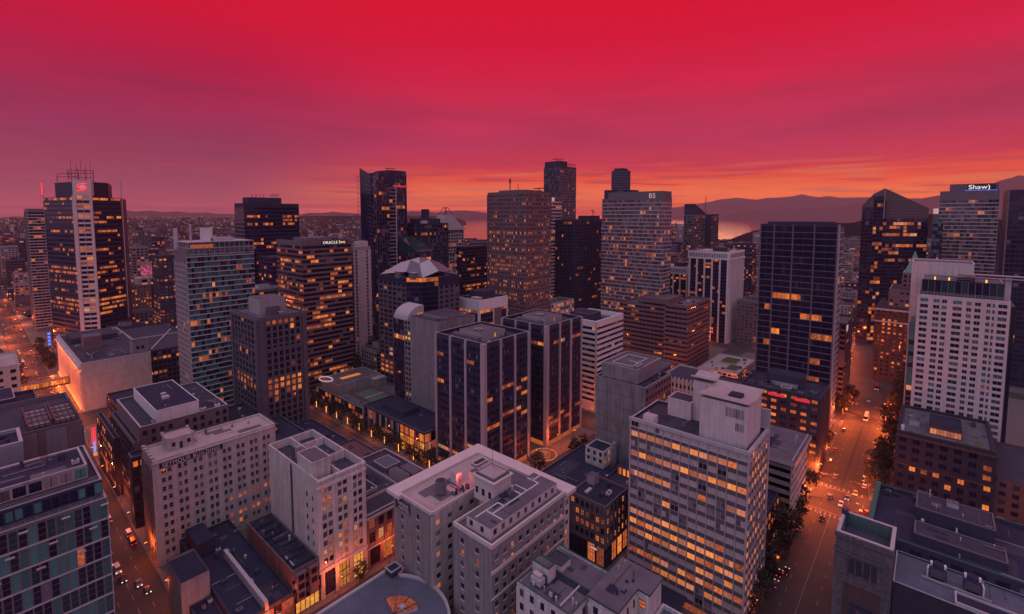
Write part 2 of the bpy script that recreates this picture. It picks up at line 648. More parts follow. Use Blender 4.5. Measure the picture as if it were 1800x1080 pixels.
class Building:
    def __init__(s, name, label, cat, x0, x1, y0, y1, group=None, seed=None):
        s.x0, s.x1, s.y0, s.y1 = x0, x1, y0, y1
        s.loc = ((x0 + x1) / 2, (y0 + y1) / 2, 0)
        s.root = empty(name, s.loc, label, cat, group)
        s.parts = {}
        s.nwin = 0
        s.rng = random.Random(seed if seed is not None else label)
        FOOT.append((x0, x1, y0, y1))
        HEIGHTS.append(0)
        s.fi = len(FOOT) - 1

    def mb(s, part):
        if part not in s.parts:
            s.parts[part] = MB()
        return s.parts[part]

    def link(s, name, me, loc, rz=0, parent=None):
        o = bpy.data.objects.new(name, me)
        col.objects.link(o)
        if parent is None:
            o.parent = s.root
            o.location = (loc[0] - s.loc[0], loc[1] - s.loc[1], loc[2])
        else:
            o.parent = parent
            o.location = loc
        o.rotation_euler = (0, 0, rz)
        return o

    def sub(s, name, mb, kind=None):
        return mb.build(name, s.root, s.loc, kind)

    def W(s):
        return (s.x0, s.y1), (s.x0, s.y0)

    def S(s):
        return (s.x0, s.y0), (s.x1, s.y0)

    # -------- box volume with a flat roof behind a parapet
    def vol(s, z0, z1, wall, roof='roof_dark', cap=None, x0=None, x1=None, y0=None, y1=None, ph=1.0, pt=.45, part='wall'):
        x0 = s.x0 if x0 is None else x0
        x1 = s.x1 if x1 is None else x1
        y0 = s.y0 if y0 is None else y0
        y1 = s.y1 if y1 is None else y1
        s.mb(part).box(x0, y0, z0, x1, y1, z1 - ph, wall)
        s.mb('roof').face([(x0 + .01, y0 + .01, z1 - ph + .02), (x1 - .01, y0 + .01, z1 - ph + .02), (x1 - .01, y1 - .01, z1 - ph + .02), (x0 + .01, y1 - .01, z1 - ph + .02)], roof)
        p = s.mb('parapet')
        cap = cap or wall
        e = .04
        zb = z1 - ph - .06
        p.box(x0 - e, y0 - e, zb, x1 + e, y0 + pt, z1, wall, cap)
        p.box(x0 - e, y1 - pt, zb, x1 + e, y1 + e, z1, wall, cap)
        p.box(x0 - e, y0 + pt, zb, x0 + pt, y1 - pt, z1, wall, cap)
        p.box(x1 - pt, y0 + pt, zb, x1 + e, y1 - pt, z1, wall, cap)

    def block(s, name, x0, x1, y0, y1, z0, z1, wall, top=None, rim=None):
        """a roof-top box (penthouse, lift house, duct): its own part"""
        m = MB()
        m.box(x0, y0, z0, x1, y1, z1, wall, top)
        if rim:
            t = .25
            m.box(x0 - .1, y0 - .1, z1, x1 + .1, y0 + t, z1 + .35, rim)
            m.box(x0 - .1, y1 - t, z1, x1 + .1, y1 + .1, z1 + .35, rim)
            m.box(x0 - .1, y0 + t, z1, x0 + t, y1 - t, z1 + .35, rim)
            m.box(x1 - t, y0 + t, z1, x1 + .1, y1 - t, z1 + .35, rim)
        return s.sub(name, m)

    def vents(s, n, z, x0, x1, y0, y1, size=(1, 2.6), mats=('steel_grey', 'light_metal', 'dark_wall')):
        for i in range(n):
            a, b = s.rng.uniform(*size), s.rng.uniform(*size)
            x, y = s.rng.uniform(x0, x1), s.rng.uniform(y0, y1)
            h = s.rng.uniform(.6, 1.9)
            m = MB()
            mt = s.rng.choice(mats)
            if s.rng.random() < .3:
                m.cyl(x, y, z - .1, z + h, a * .35, mt, 10)
                m.cyl(x, y, z + h, z + h + .25, a * .45, mt, 10)
            else:
                m.box(x, y, z + .15, x + a, y + b, z + h, mt)
                m.box(x + .1, y + .1, z - .1, x + .3, y + b - .1, z + .15, 'dark_wall')
                m.box(x + a - .3, y + .1, z - .1, x + a - .1, y + b - .1, z + .15, 'dark_wall')
                m.cyl(x + a / 2, y + b / 2, z + h, z + h + .12, min(a, b) * .35, 'dark_wall', 10)
            s.sub('roof_vent', m)

    def roof_detail(s, x0, x1, y0, y1, z, patches=6, pipes=3, mats=('roof_grey', 'roof_black', 'roof_dark')):
        """repairs, seams, ducts and pipe runs that lie on a flat roof"""
        r = s.rng
        for i in range(patches):
            a, c_ = r.uniform(1.5, (x1 - x0) * .4), r.uniform(1.2, (y1 - y0) * .4)
            x, y = r.uniform(x0, x1 - a), r.uniform(y0, y1 - c_)
            m = MB()
            m.box(x, y, z - .1, x + a, y + c_, z + .012 + .006 * i, r.choice(mats))
            s.sub('roof_patch', m)
        for i in range(pipes):
            m = MB()
            x, y = r.uniform(x0, x1), r.uniform(y0, y1)
            if r.random() < .5:
                x2, y2 = min(x1, max(x0, x + r.choice((-1, 1)) * r.uniform(4, 12))), y
            else:
                x2, y2 = x, min(y1, max(y0, y + r.choice((-1, 1)) * r.uniform(4, 12)))
            if abs(x2 - x) + abs(y2 - y) < 1:
                continue
            rad = r.choice((.06, .09, .22))
            m.bar((x, y, z + rad + .12), (x2, y2, z + rad + .12), rad, r.choice(('light_metal', 'steel_grey', 'rust')))
            for t in (0, .5, 1):
                xx, yy = x + (x2 - x) * t, y + (y2 - y) * t
                m.box(xx - .15, yy - .15, z - .05, xx + .15, yy + .15, z + .14, 'dark_wall')
            s.sub('roof_duct' if rad > .2 else 'roof_pipe', m)
        for i in range(2):
            x, y = r.uniform(x0, x1), r.uniform(y0, y1)
            m = MB()
            m.cyl(x, y, z - .05, z + r.uniform(.7, 1.5), .11, 'light_metal', 8)
            m.cyl(x, y, z + 1.0, z + 1.25, .22, 'light_metal', 8)
            s.sub('roof_vent', m)

    # -------- a wall of windows
    def facade(s, PQ, z0, z1, nc, nf, pw=.4, sh=1.2, wall='beige', pane='glass', frame='dark_panel', lit=.1, rows=None, pd=.3, sd=.2,
               bars=(0, 0), indiv=False, split=False, pm=None, ipier=False, ispan=False, top=0., wins=None, cluster=.6, lits=LITS, npn=1, blank=None, sills=None,
               end=None, panes=None):
        F, L = fr(*PQ)
        P, d, n = F
        rz = math.atan2(d[1], d[0])
        pm = pm or wall
        zt = z1 - top
        fh = (zt - z0) / nf
        bw = L / nc
        if wins is None:
            wins = [(k * bw + pw / 2, (k + 1) * bw - pw / 2) for k in range(nc)]
            if end:
                wins[0] = (end, wins[0][1])
                wins[-1] = (wins[-1][0], L - end)

        def at(a, dep, z):
            return (P[0] + d[0] * a + n[0] * dep, P[1] + d[1] * a + n[1] * dep, z)
        # uprights
        edges = [-pd] + [e for w_ in wins for e in w_] + [L]
        pier = s.mb('pier') if not ipier else None
        for i in range(0, len(edges), 2):
            a, b = edges[i], edges[i + 1]
            if b - a < .02:
                continue
            if ipier:
                s.link('pier', box_mesh(b - a, pd, z1 - z0, pm), at(a, 0, z0), rz)
            else:
                pier.obox(F, a, b, 0, pd, z0, z1, pm)
        # level bands
        spm = s.mb('spandrel') if not ispan else None
        for k in range(nf + 1):
            a = z0 + k * fh
            b = a + sh if k < nf else z1
            if b - a < .02:
                continue
            if ispan:
                s.link('spandrel', box_mesh(L + sd, sd, b - a, wall), at(-sd, 0, a), rz)
            else:
                spm.obox(F, -sd, L, 0, sd, a, b, wall)
        # glass
        pq = s.mb('glazing') if not indiv else None
        over = None
        for k in range(nf):
            pr = lit
            if rows is not None:
                pr = rows.get(nf - 1 - k, lit)
            state = False
            for j, (a, b) in enumerate(wins):
                if blank and blank(j, k):
                    continue
                p_on = pr if not state else max(pr, min(.95, pr + cluster * (1 - pr) * .6))
                if pr < .999:
                    state = s.rng.random() < (p_on if state else pr * (1 - cluster * .5 * (1 - pr)))
                else:
                    state = True
                mat = s.rng.choice(lits) if state else (s.rng.choice(panes) if panes else pane)
                za, zb = z0 + k * fh + sh, z0 + (k + 1) * fh
                if indiv and s.nwin < 300:
                    s.nwin += 1
                    if split:
                        fo = s.link('window', window_mesh(b - a, zb - za, bars, frame), at(a, 0, za), rz)
                        s.link('pane', pane_mesh(b - a, zb - za, npn, mat), (0, 0, 0), 0, fo)
                    else:
                        key = ('wp', round(b - a, 2), round(zb - za, 2), bars, frame, npn, mat)
                        if key not in WCACHE:
                            m = MB()
                            F0 = ((0, 0), (1, 0), (0, -1))
                            W_, H_ = b - a, zb - za
                            for q in range(npn):
                                m.obox(F0, W_ * q / npn + .02, W_ * (q + 1) / npn - .02, .015, .05, .02, H_ - .02, mat)
                            bb = .06
                            for q in range(bars[0]):
                                x = W_ * (q + 1) / (bars[0] + 1)
                                m.obox(F0, x - bb, x + bb, .0, .12, 0, H_, frame)
                            for q in range(bars[1]):
                                z = H_ * (q + 1) / (bars[1] + 1)
                                m.obox(F0, 0, W_, .0, .10, z - bb, z + bb, frame)
                            WCACHE[key] = m.mesh('window')
                        s.link('window', WCACHE[key], at(a, 0, za), rz)
                else:
                    g = s.mb('glazing')
                    for q in range(npn):
                        g.oquad(F, a + (b - a) * q / npn, a + (b - a) * (q + 1) / npn - .03, .05, za, zb, mat)
                    for q in range(bars[0]):
                        x = a + (b - a) * (q + 1) / (bars[0] + 1)
                        g.obox(F, x - .06, x + .06, .0, .12, za, zb, frame)
                if sills:
                    s.mb('window_sill').obox(F, a - .15, b + .15, 0, pd + .18, za - .22, za, sills)
        return F, L, fh

    def done(s):
        for k in ('wall', 'glass_core'):
            if k in s.parts and s.parts[k].v:
                HEIGHTS[s.fi] = max(HEIGHTS[s.fi], max(p[2] for p in s.parts[k].v))
        for k, m in s.parts.items():
            if m.f:
                o = m.build(k, s.root, s.loc)
                if k in ('glazing', 'spandrel', 'pier', 'window_sill', 'mullion'):
                    o['kind'] = 'stuff'
        s.parts = {}


FOOT = []
HEIGHTS = []


def text(name, body, size, F, a, z, dep, mat, parent, loc, depth=.12, spacing=1.0, xs=1.0):
    """flat raised lettering on a wall"""
    cu = bpy.data.curves.new(name, 'FONT')
    cu.body = body
    cu.size = size
    cu.extrude = depth / 2
    cu.space_character = spacing
    tmp = bpy.data.objects.new('tmp_text', cu)
    col.objects.link(tmp)
    bpy.context.view_layer.update()
    me = bpy.data.meshes.new_from_object(tmp.evaluated_get(bpy.context.evaluated_depsgraph_get()))
    bpy.data.objects.remove(tmp)
    me.materials.clear()
    me.materials.append(MATS[mat])
    o = bpy.data.objects.new(name, me)
    col.objects.link(o)
    P, d, n = F
    o.location = (P[0] + d[0] * a + n[0] * dep - loc[0], P[1] + d[1] * a + n[1] * dep - loc[1], z - loc[2])
    o.rotation_euler = (R(90), 0, math.atan2(d[1], d[0]))
    o.scale = (xs, 1, 1)
    o.parent = parent
    return o

# ------------------------------------------------------------------ the setting: ground, water, hills, streets
def sheet(name, pts, z, mat, kind='structure'):
    m = MB()
    m.face([(x, y, z) for x, y in pts], mat)
    return m.build(name, None, kind=kind)


BIG = 21000
sheet('water', [(-BIG, -BIG), (BIG, -BIG), (BIG, BIG), (-BIG, BIG)], -.6, 'water')


def pol(az, r):
    return (r * math.cos(R(az)), r * math.sin(R(az)))


land = [pol(a, 2700) for a in range(-120, 58, 6)] + [pol(58, 2700), pol(58.5, 6600), pol(66, 7600)] + [pol(a, 8200) for a in range(72, 235, 8)]
m = MB()
m.prism(land, -3, 0, 'land')
m.build('ground', None, kind='structure')


def ridge(name, pts, dist, depth, mat, fine, seed, front=None):
    """a range of hills: skyline heights by compass angle, falling to the water on both sides"""
    rng = random.Random(seed)
    pts = sorted(pts)
    n = 420
    a0, a1 = pts[0][0], pts[-1][0]
    rows = [(-1.0, 0.), (-.78, .22), (-.55, .47), (-.36, .63), (-.2, .80), (-.08, .93), (0., 1.), (.3, .7), (1., -.02)]
    jit = [0.] * n
    for o_ in range(5):
        k = 2 ** o_ * 7
        vals = [rng.uniform(-1, 1) for _ in range(k + 2)]
        for i in range(n):
            t = i / (n - 1) * k
            j = int(t)
            jit[i] += (vals[j] * (1 - (t - j)) + vals[j + 1] * (t - j)) * .55 ** o_
    mm = MB()
    verts = []
    ph = [[rng.uniform(0, 6.28) for _ in range(6)] for _ in rows]
    for i in range(n):
        a = a0 + (a1 - a0) * i / (n - 1)
        for (p, h), (q, g) in zip(pts, pts[1:]):
            if p <= a <= q:
                f = (a - p) / (q - p)
                hh = h + (g - h) * f
                break
        e = min(1, i / 6, (n - 1 - i) / 6)
        for r_, (dr, fh) in enumerate(rows):
            k = ph[r_]
            wv = sum(math.sin(a * (1.3 + 1.1 * q) + k[q]) * .5 ** q for q in range(5))
            rr = dist + (dr + (0 if r_ in (0, 6, 8) else .09 * wv)) * depth
            z = hh * fh * (1 + (0 if r_ == 6 else .08 * wv)) + jit[i] * fine * (1 if r_ >= 4 else .5)
            if r_ in (0, 8):
                z = -2
            verts.append((rr * math.cos(R(a)), rr * math.sin(R(a)), max(z * (e if r_ not in (0, 8) else 1), -2)))
    R_ = len(rows)
    mm.v = verts
    for i in range(n - 1):
        for r_ in range(R_ - 1):
            mm.f.append((i * R_ + r_, i * R_ + r_ + 1, (i + 1) * R_ + r_ + 1, (i + 1) * R_ + r_))
            mm.m.append(mm.mi(mat))
    o = mm.build(name, None, kind='structure')
    return o


ridge('mountains', [(26.88, 194), (24.09, 348), (22.58, 430), (21.27, 491), (19.36, 608), (17.94, 706), (16.55, 750), (14.64, 670), (13.48, 723), (12.29, 737), (11.28, 768), (10.54, 831), (9.89, 760), (9.07, 708), (8.22, 748), (7.42, 688), (5.39, 692), (3.67, 645), (2.03, 634), (0.46, 623), (-1.76, 589), (-5.14, 565), (-12, 520)], 19000, 1700, 'rock', 10, 3)
ridge('mountains', [(19.02, -9), (17.32, 137), (15.67, 238), (14.06, 270), (12.75, 219), (11.48, 283), (9.99, 327), (8.54, 310), (6.7, 383), (4.93, 423), (3.65, 462), (2.02, 483), (1.04, 551), (-0.28, 625), (-1.36, 739), (-2.24, 799), (-3.26, 866), (-3.91, 950), (-4.56, 992), (-5.19, 1020), (-6.85, 1030), (-8.55, 1030), (-14, 1030)], 16000, 900, 'rock', 9, 5)
ridge('mountains', [(95, 48), (89.76, 65), (87.92, 87), (86.61, 99), (83.82, 110), (81.92, 150), (80.53, 222), (79.83, 250), (79.09, 223), (78.02, 246), (76.93, 210), (76.02, 234), (74.88, 198), (73.7, 199), (72.48, 168), (71.14, 168), (69.18, 105), (67.04, 87), (65.1, 137), (63.95, 203), (62.8, 187), (61.62, 239), (60.43, 205), (58.31, 171), (55.82, 137), (54.17, 189), (53.14, 261), (51.65, 243), (50.02, 208), (48.37, 261), (47.04, 280), (45.37, 244), (43.9, 172), (41.35, 25)], 15500, 1500, 'rock', 6, 8)
ridge('hills', [(96, 100), (90.35, 105), (87.93, 99), (84.56, 87), (80.77, 89), (78.27, 93), (75.14, 99), (71.76, 106), (68.13, 107), (64.82, 121), (60.74, 130), (58.31, 124), (54.56, 116), (53, 90)], 5500, 2600, 'forest', 4, 11)
ridge('hills', [(56.6, 120), (54.56, 126), (52.63, 130), (50.68, 126), (49.04, 112), (48.04, 92), (47.25, 66), (46.75, 30)], 7500, 900, 'forest', 4, 12)
ridge('hills', [(18.5, 4), (17, 30), (15.8, 52), (14.5, 72), (13.8, 84), (12.97, 92), (10.93, 106), (8.98, 113), (7.1, 112), (5.31, 118), (3.58, 118), (1.16, 130), (-0.37, 134), (-1.84, 126), (-3.92, 122), (-6.17, 119), (-12, 112)], 2500, 480, 'forest', 7, 13)

# ---- streets (each sheet a few millimetres above the one below, pavements are real kerbs)
ROADS = [(25, 42, -60, 2300, .010), (141, 158, -300, 418, .014), (264, 286, -300, 620, .014), (390, 412, -300, 620, .014), (524, 540, -200, 620, .014),
         (-400, 560, 20.5, 41, .022), (42, 300, 142, 158, .018), (-420, 640, 419, 447, .018), (-420, 640, 690, 708, .018), (-420, 640, 900, 916, .018)]
for x0, x1, y0, y1, z in ROADS:
    sheet('road', [(x0, y0), (x1, y0), (x1, y1), (x0, y1)], z, 'asphalt')
sheet('road', [(410, 19), (560, 33), (700, 45), (700, 68), (560, 56), (410, 43)], .028, 'asphalt')
sheet('city_ground', [(-700, -500), (1500, -500), (1500, 1700), (-700, 1700)], .004, 'block_ground')
xs = [(-420, 24), (43, 140), (159, 263), (287, 389), (413, 523), (541, 640)]
ys = [(-300, 20), (41.5, 141), (159, 418), (448, 689), (709, 899), (917, 1500)]
for a, (x0, x1) in enumerate(xs):
    for b, (y0, y1) in enumerate(ys):
        if a >= 4 and b <= 1:
            if b == 0:
                y1 = 14
            else:
                y0 = 60
        if a >= 3 and b == 1:
            pass
        m = MB()
        m.box(x0, y0, -.2, x1, y1, .13, 'pavement_slab')
        m.build('pavement', None, kind='structure')
m = MB()


def dash_line(horizontal, c, a, b, step, ln, wd, z):
    t = a
    while t < b:
        if horizontal:
            m.face([(t, c - wd, z), (t + ln, c - wd, z), (t + ln, c + wd, z), (t, c + wd, z)], 'road_paint')
        else:
            m.face([(c - wd, t, z), (c + wd, t, z), (c + wd, t + ln, z), (c - wd, t + ln, z)], 'road_paint')
        t += step


for c_ in (29.5, 38):
    dash_line(False, c_, 150, 900, 9, 3, .09, .030)
dash_line(False, 33.7, 150, 900, 9, 3.4, .10, .030)
for c_ in (26, 36):
    dash_line(True, c_, 60, 400, 9, 2.6, .08, .034)
dash_line(True, 31.0, 165, 262, 97, 97, .08, .034)

for q in range(10):       # zebra crossings at the near junction
    for xx in (259, 288):
        yy = 21.5 + q * 1.9
        m.face([(xx, yy, .034), (xx + 2.4, yy, .034), (xx + 2.4, yy + .45, .034), (xx, yy + .45, .034)], 'road_paint')
for xx in (262.6, 287.2):
    m.face([(xx, 21, .038), (xx + .3, 21, .038), (xx + .3, 40.5, .038), (xx, 40.5, .038)], 'road_paint')
m.build('road_marking', None, kind='structure')
m = MB()
m.box(289, 30.7, 0, 386, 31.3, .16, 'dark_wall')
m.build('traffic_island', None, kind='structure')

# ---- air
hz = MB()
hz.box(-21500, -21500, -4, 21500, 21500, 1120, 'haze_air')
hz.build('haze', None, kind='stuff')

# ------------------------------------------------------------------ the nearest buildings
# 1 --- teal glass apartment block, lower left
b = Building('apartment_building', 'teal glass apartment block with stepped terraces at the lower left street corner', 'apartment building', -40, 22, 167, 200)
b.vol(0, 63, 'steel_grey', 'roof_dark', 'slab_edge', ph=.5)
b.facade(b.S(), 3, 62.4, 36, 11, pw=.10, sh=.42, wall='slab_edge', pane='glass_teal', panes=('glass_teal', 'glass_teal', 'glass_teal', 'glass_black', 'glass', 'glass_dark_teal'), frame='steel_grey', lit=.012, pd=.14, sd=.3, lits=('lit_dim', 'lit_dim'),
         bars=(0, 2), indiv=True, split=True, ispan=True, pm='steel_grey', blank=lambda j, k: j < 10)
b.facade(((22, 167), (22, 200)), 3, 62.4, 14, 15, pw=.1, sh=.75, wall='slab_edge', pane='glass_teal', lit=.04, pd=.14)
b.vol(63, 67.2, 'dark_wall', 'roof_dark', 'slab_edge', x1=21.6, y0=170, y1=199.9, ph=.6)
b.facade(((-40, 170), (21.6, 170)), 63.2, 66.4, 36, 1, pw=.12, sh=.3, wall='dark_panel', pane='glass_teal', panes=('glass_teal', 'glass_black', 'glass_black'), lit=.05, lits=('lit_dim',), pd=.12, indiv=True, split=True, bars=(0, 0), blank=lambda j, k: j < 20)
b.vol(67.2, 71, 'pale_concrete', 'roof_black', 'light_metal', x1=19.2, y0=174, y1=189, ph=.5)
b.facade(((-40, 174), (19.2, 174)), 67.3, 70.2, 20, 1, pw=.5, sh=.3, wall='pale_concrete', pane='glass_teal', panes=('glass_teal', 'glass_black', 'glass_mauve'), lit=.05, pd=.12, indiv=True, split=True, bars=(1, 0), blank=lambda j, k: j < 8)
m = MB()
for z in (63.3, 63.75, 64.2):
    m.box(-40, 167.2, z, 21.8, 167.26, z + .05, 'light_metal')
for i in range(30):
    m.box(-40 + i * 2.1, 167.2, 63, -39.94 + i * 2.1, 167.26, 64.2, 'light_metal')
b.sub('railing', m)
m = MB()
for z in (67.5, 68.0, 68.4):
    m.box(-40, 170.2, z, 21.4, 170.26, z + .05, 'light_metal')
b.sub('railing', m)
b.roof_detail(0, 18, 175, 188, 70.52, 5, 4)
b.vents(4, 70.5, 2, 17, 176, 187)
m = MB()
for i in range(9):
    x = 20.5 - i * 2.6
    m.box(x, 166.0, 61.4 - (i % 3) * 5.4, x + 1.7, 166.68, 61.6 - (i % 3) * 5.4, 'slab_edge')
b.sub('awning', m)
b.done()

# 2 --- brown building with louvred plant rooms behind it
b = Building('plant_building', 'brown concrete building with two grey louvre panels and rusty roof frames', 'building', -40, 24, 222, 262)
b.vol(0, 68.5, 'brown', 'roof_dark', 'steel_grey', ph=1.6)
F, L = fr((-40, 222), (24, 222))
for s0 in (47.2, 54.5):
    m = MB()
    for k in range(34):
        z = 55.5 + k * .36
        m.obox(F, s0, s0 + 5.4, .02, .16, z, z + .22, 'louvre_metal')
    m.obox(F, s0 - .1, s0 + 5.5, 0, .05, 55.3, 67.8, 'dark_wall')
    b.sub('louvre_panel', m)
for q, x0 in enumerate((10.6, 17.2)):
    m = MB()
    for yy in (224, 229, 234, 239, 244):
        m.bar((x0, yy, 69.4), (x0 + 5.8, yy, 69.4), .16, 'rust')
    for i in range(5):
        m.bar((x0 + i * 1.45, 223.5, 69.4), (x0 + i * 1.45, 245, 69.4), .10, 'rust')
    for xx in (x0, x0 + 5.8):
        m.bar((xx, 223.5, 70.4), (xx, 245, 70.4), .22, 'rust')
        for yy in (224, 234, 244):
            m.bar((xx, yy, 67), (xx, yy, 70.4), .2, 'rust')
    for i in range(4):
        for j in range(5):
            m.box(x0 + .3 + i * 1.4, 225 + j * 4, 68.2, x0 + 1.4 + i * 1.4, 228 + j * 4, 69, 'louvre_metal')
    b.sub('roof_frame', m)
b.facade(((24, 222), (24, 262)), 4, 66, 10, 16, pw=1.6, sh=1.6, wall='brown', lit=.2)
b.done()
b = Building('plant_room', 'grey ribbed roof tower with a pale rim, left of the brown louvred building', 'roof tower', -40, 8.6, 207, 221.6)
b.vol(0, 71, 'louvre_metal', 'roof_black', 'light_metal', ph=1.2, pt=.8)
m = MB()
F, L = fr((-40, 207), (8.6, 207))
for k in range(46):
    z = 52 + k * .4
    m.obox(F, 20, 48.5, 0, .12, z, z + .22, 'louvre_metal')
b.sub('louvre_panel', m)
b.vents(2, 70, 2, 7, 210, 219)
b.done()

# 3 --- low roofs further up on the left
b = Building('low_building', 'low dark roofed building with a pale roof rim beside the lit skybridge', 'building', -60, 20, 318, 352)
b.vol(0, 49, 'dark_wall', 'roof_black', 'steel_grey', ph=1.5)
b.block('penthouse', -20, 12, 326, 348, 47.5, 53, 'dark_wall', 'roof_black', 'light_metal')
b.facade(b.S(), 5, 46, 22, 10, pw=.8, sh=1.6, wall='dark_wall', lit=.06)
b.done()
b = Building('low_building', 'low pink walled building beyond the skybridge at the left edge', 'building', -40, 20, 455, 500)
b.vol(0, 41, 'pinkish', 'roof_pink', 'pinkish', ph=1.2)
b.block('penthouse', -10, 8, 462, 485, 39.8, 45, 'pinkish', 'roof_grey', 'pinkish')
b.facade(b.S(), 8, 38, 10, 6, pw=3.4, sh=2.6, wall='pinkish', lit=.05)
b.done()

# 4 --- department store with its orange lit colonnade
b = Building('department_store', 'beige department store with an orange uplit colonnade on its street side', 'department store', 50, 90.5, 450, 575)
b.vol(0, 35, 'beige', 'roof_dark', 'light_metal', ph=1.6, pt=.9)
F, L = fr((50, 575), (50, 450))
for i in range(26):
    s0 = 2 + i * 4.7
    m = MB()
    m.obox(F, s0, s0 + 1.5, 0, .9, 1.2, 29.5, 'cream')
    m.obox(F, s0 - .25, s0 + 1.75, 0, 1.15, 0.13, 1.2, 'cream')
    m.obox(F, s0 - .25, s0 + 1.75, 0, 1.15, 29.5, 30.3, 'cream')
    b.sub('column', m)
m = MB()
m.obox(F, -1, L, 0, 1.7, 30.3, 32, 'cream')
m.obox(F, -1, L, 0, .9, 32, 34, 'cream')
b.sub('cornice', m)
b.facade(((50, 575), (50, 450)), 3, 29, 26, 5, pw=2.6, sh=1.8, wall='beige', lit=.25, pd=.25, sd=.15)
m = MB()
for i in range(27):
    s0 = .2 + i * 4.7
    m.obox(F, s0, s0 + .9, 1.2, 1.7, 2.2, 2.6, 'lamp_soft')
b.sub('uplight', m, 'stuff')
b.block('lift_house', 58, 69, 498, 512, 33.4, 44, 'brown_wall', 'roof_grey')
lh = b.block('lift_house', 80, 90, 452, 462, 33.4, 43.5, 'concrete', 'roof_dark', 'steel_grey')
m = MB()
for xx in (82.2, 85.2):
    m.box(xx, 451.9, 38, xx + 1.8, 452.02, 40.6, 'glass_black')
b.sub('window', m)
m = MB()
for i in range(13):
    a0, a1 = math.pi * i / 13, math.pi * (i + 1) / 13
    m.bar((68 + 10 * math.cos(a0), 463 + 26 * math.sin(a0), 33.7), (68 + 10 * math.cos(a1), 463 + 26 * math.sin(a1), 33.7), .5, 'roof_grey')
b.sub('roof_kerb', m)
b.roof_detail(52, 80, 452, 496, 33.42, 8, 3)
b.vents(9, 33.6, 54, 86, 515, 570, (2, 5))
b.block('penthouse', 54, 84, 530, 560, 33.4, 38, 'dark_wall', 'roof_dark')
b.done()
b = Building('office_block', 'dark low block with a few lit windows between the department store and the teal tower', 'office block', 91, 128, 462, 575)
b.vol(0, 33, 'dark_wall', 'roof_dark', 'steel_grey', ph=1.2)
b.facade(b.S(), 4, 31, 12, 7, pw=.8, sh=1.7, wall='dark_wall', lit=.05, rows={1: .35, 4: .4})
m = MB()
m.bar((95, 470, 32.2), (125, 540, 32.2), .5, 'light_metal')
m.bar((92, 520, 32.2), (127, 520, 32.2), .4, 'light_metal')
b.sub('roof_kerb', m)
b.done()
b = Building('skybridge', 'glowing yellow enclosed footbridge crossing the left street', 'footbridge', 20.3, 49.7, 503, 508)
m = MB()
m.box(20.3, 503, 8.4, 49.7, 508, 9.2, 'dark_wall')
m.box(20.3, 502.8, 13, 49.7, 508.2, 13.8, 'steel_grey')
b.sub('deck', m)
b.facade(b.S(), 9.2, 13, 18, 1, pw=.18, sh=.4, wall='dark_panel', lit=1., lits=('lit_yellow', 'lit_yellow', 'lit_hot', 'lit'), pd=.12, indiv=True)
m = MB()
m.box(20.4, 503.1, 9.2, 49.6, 507.9, 13, 'lit_dim')
b.sub('interior', m)
b.done()

b = Building('low_building', 'low dark flat roof in front of the blank department store wall', 'building', 58, 92, 326, 414)
b.vol(0, 20, 'dark_brick', 'roof_black', 'dark_wall', ph=.9)
b.facade(b.W(), 2, 18, 18, 4, pw=1.2, sh=1.5, wall='dark_brick', lit=.2)
b.facade(b.S(), 2, 18, 8, 4, pw=1.2, sh=1.5, wall='dark_brick', lit=.1)
b.roof_detail(60, 90, 328, 412, 19.12, 9, 6, ('roof_black', 'roof_dark'))
b.vents(8, 19.1, 60, 88, 330, 408, (1, 3))
b.done()

# 5 --- dark roofed building with the white penthouse
b = Building('office_building', 'dark flat roofed building with a white walled roof box behind the white sign building', 'office building', 46, 85, 269, 320)
b.vol(0, 43.1, 'brown', 'roof_dark', 'light_metal', x0=48.5, ph=1.3, pt=.7)
b.block('roof_box', 55.5, 73, 272, 318, 41.8, 47.6, 'white', 'roof_black', 'white')
m = MB()
m.cyl(63, 292, 47.4, 49, .9, 'light_metal', 12)
m.cyl(63, 292, 49, 49.5, 1.3, 'light_metal', 12)
m.box(61.5, 287, 47.4, 64.5, 290, 48.8, 'light_metal')
b.sub('roof_vent', m)
b.roof_detail(74, 84, 271, 318, 41.82, 7, 4)
b.roof_detail(57, 72, 274, 316, 47.6, 3, 1)
b.vents(6, 41.9, 52, 82, 271, 276, (1.2, 2.4), ('light_metal', 'white'))
b.vents(4, 41.9, 75, 83, 280, 315, (1.2, 2.4), ('light_metal', 'steel_grey'))
b.vol(0, 37, 'brown', 'roof_black', 'steel_grey', x0=46, x1=48.4, y0=269, y1=319, ph=.9)
b.vol(0, 33, 'dark_brick', 'roof_black', 'steel_grey', x0=43.6, x1=54, y0=262, y1=268.9, ph=.8)
b.facade(((46, 319), (46, 269)), 6, 35, 15, 8, pw=.9, sh=1.5, wall='dark_brick', lit=.16, pd=.25, indiv=True)
b.facade(((48.5, 269), (85, 269)), 6, 41, 11, 9, pw=1.6, sh=1.6, wall='brown', lit=.05)
b.facade(((43.6, 262), (54, 262)), 4, 31, 4, 7, pw=.8, sh=1.4, wall='dark_brick', lit=.2)
b.done()
b = Building('shop_building', 'narrow dark building with a glowing shop bay on the left street', 'shop building', 43.5, 45.9, 300, 345)
b.vol(0, 30, 'dark_brick', 'roof_black', 'steel_grey', ph=.8)
b.facade(b.W(), 3, 28, 9, 6, pw=.7, sh=1.4, wall='dark_brick', lit=.45, indiv=True)
b.done()

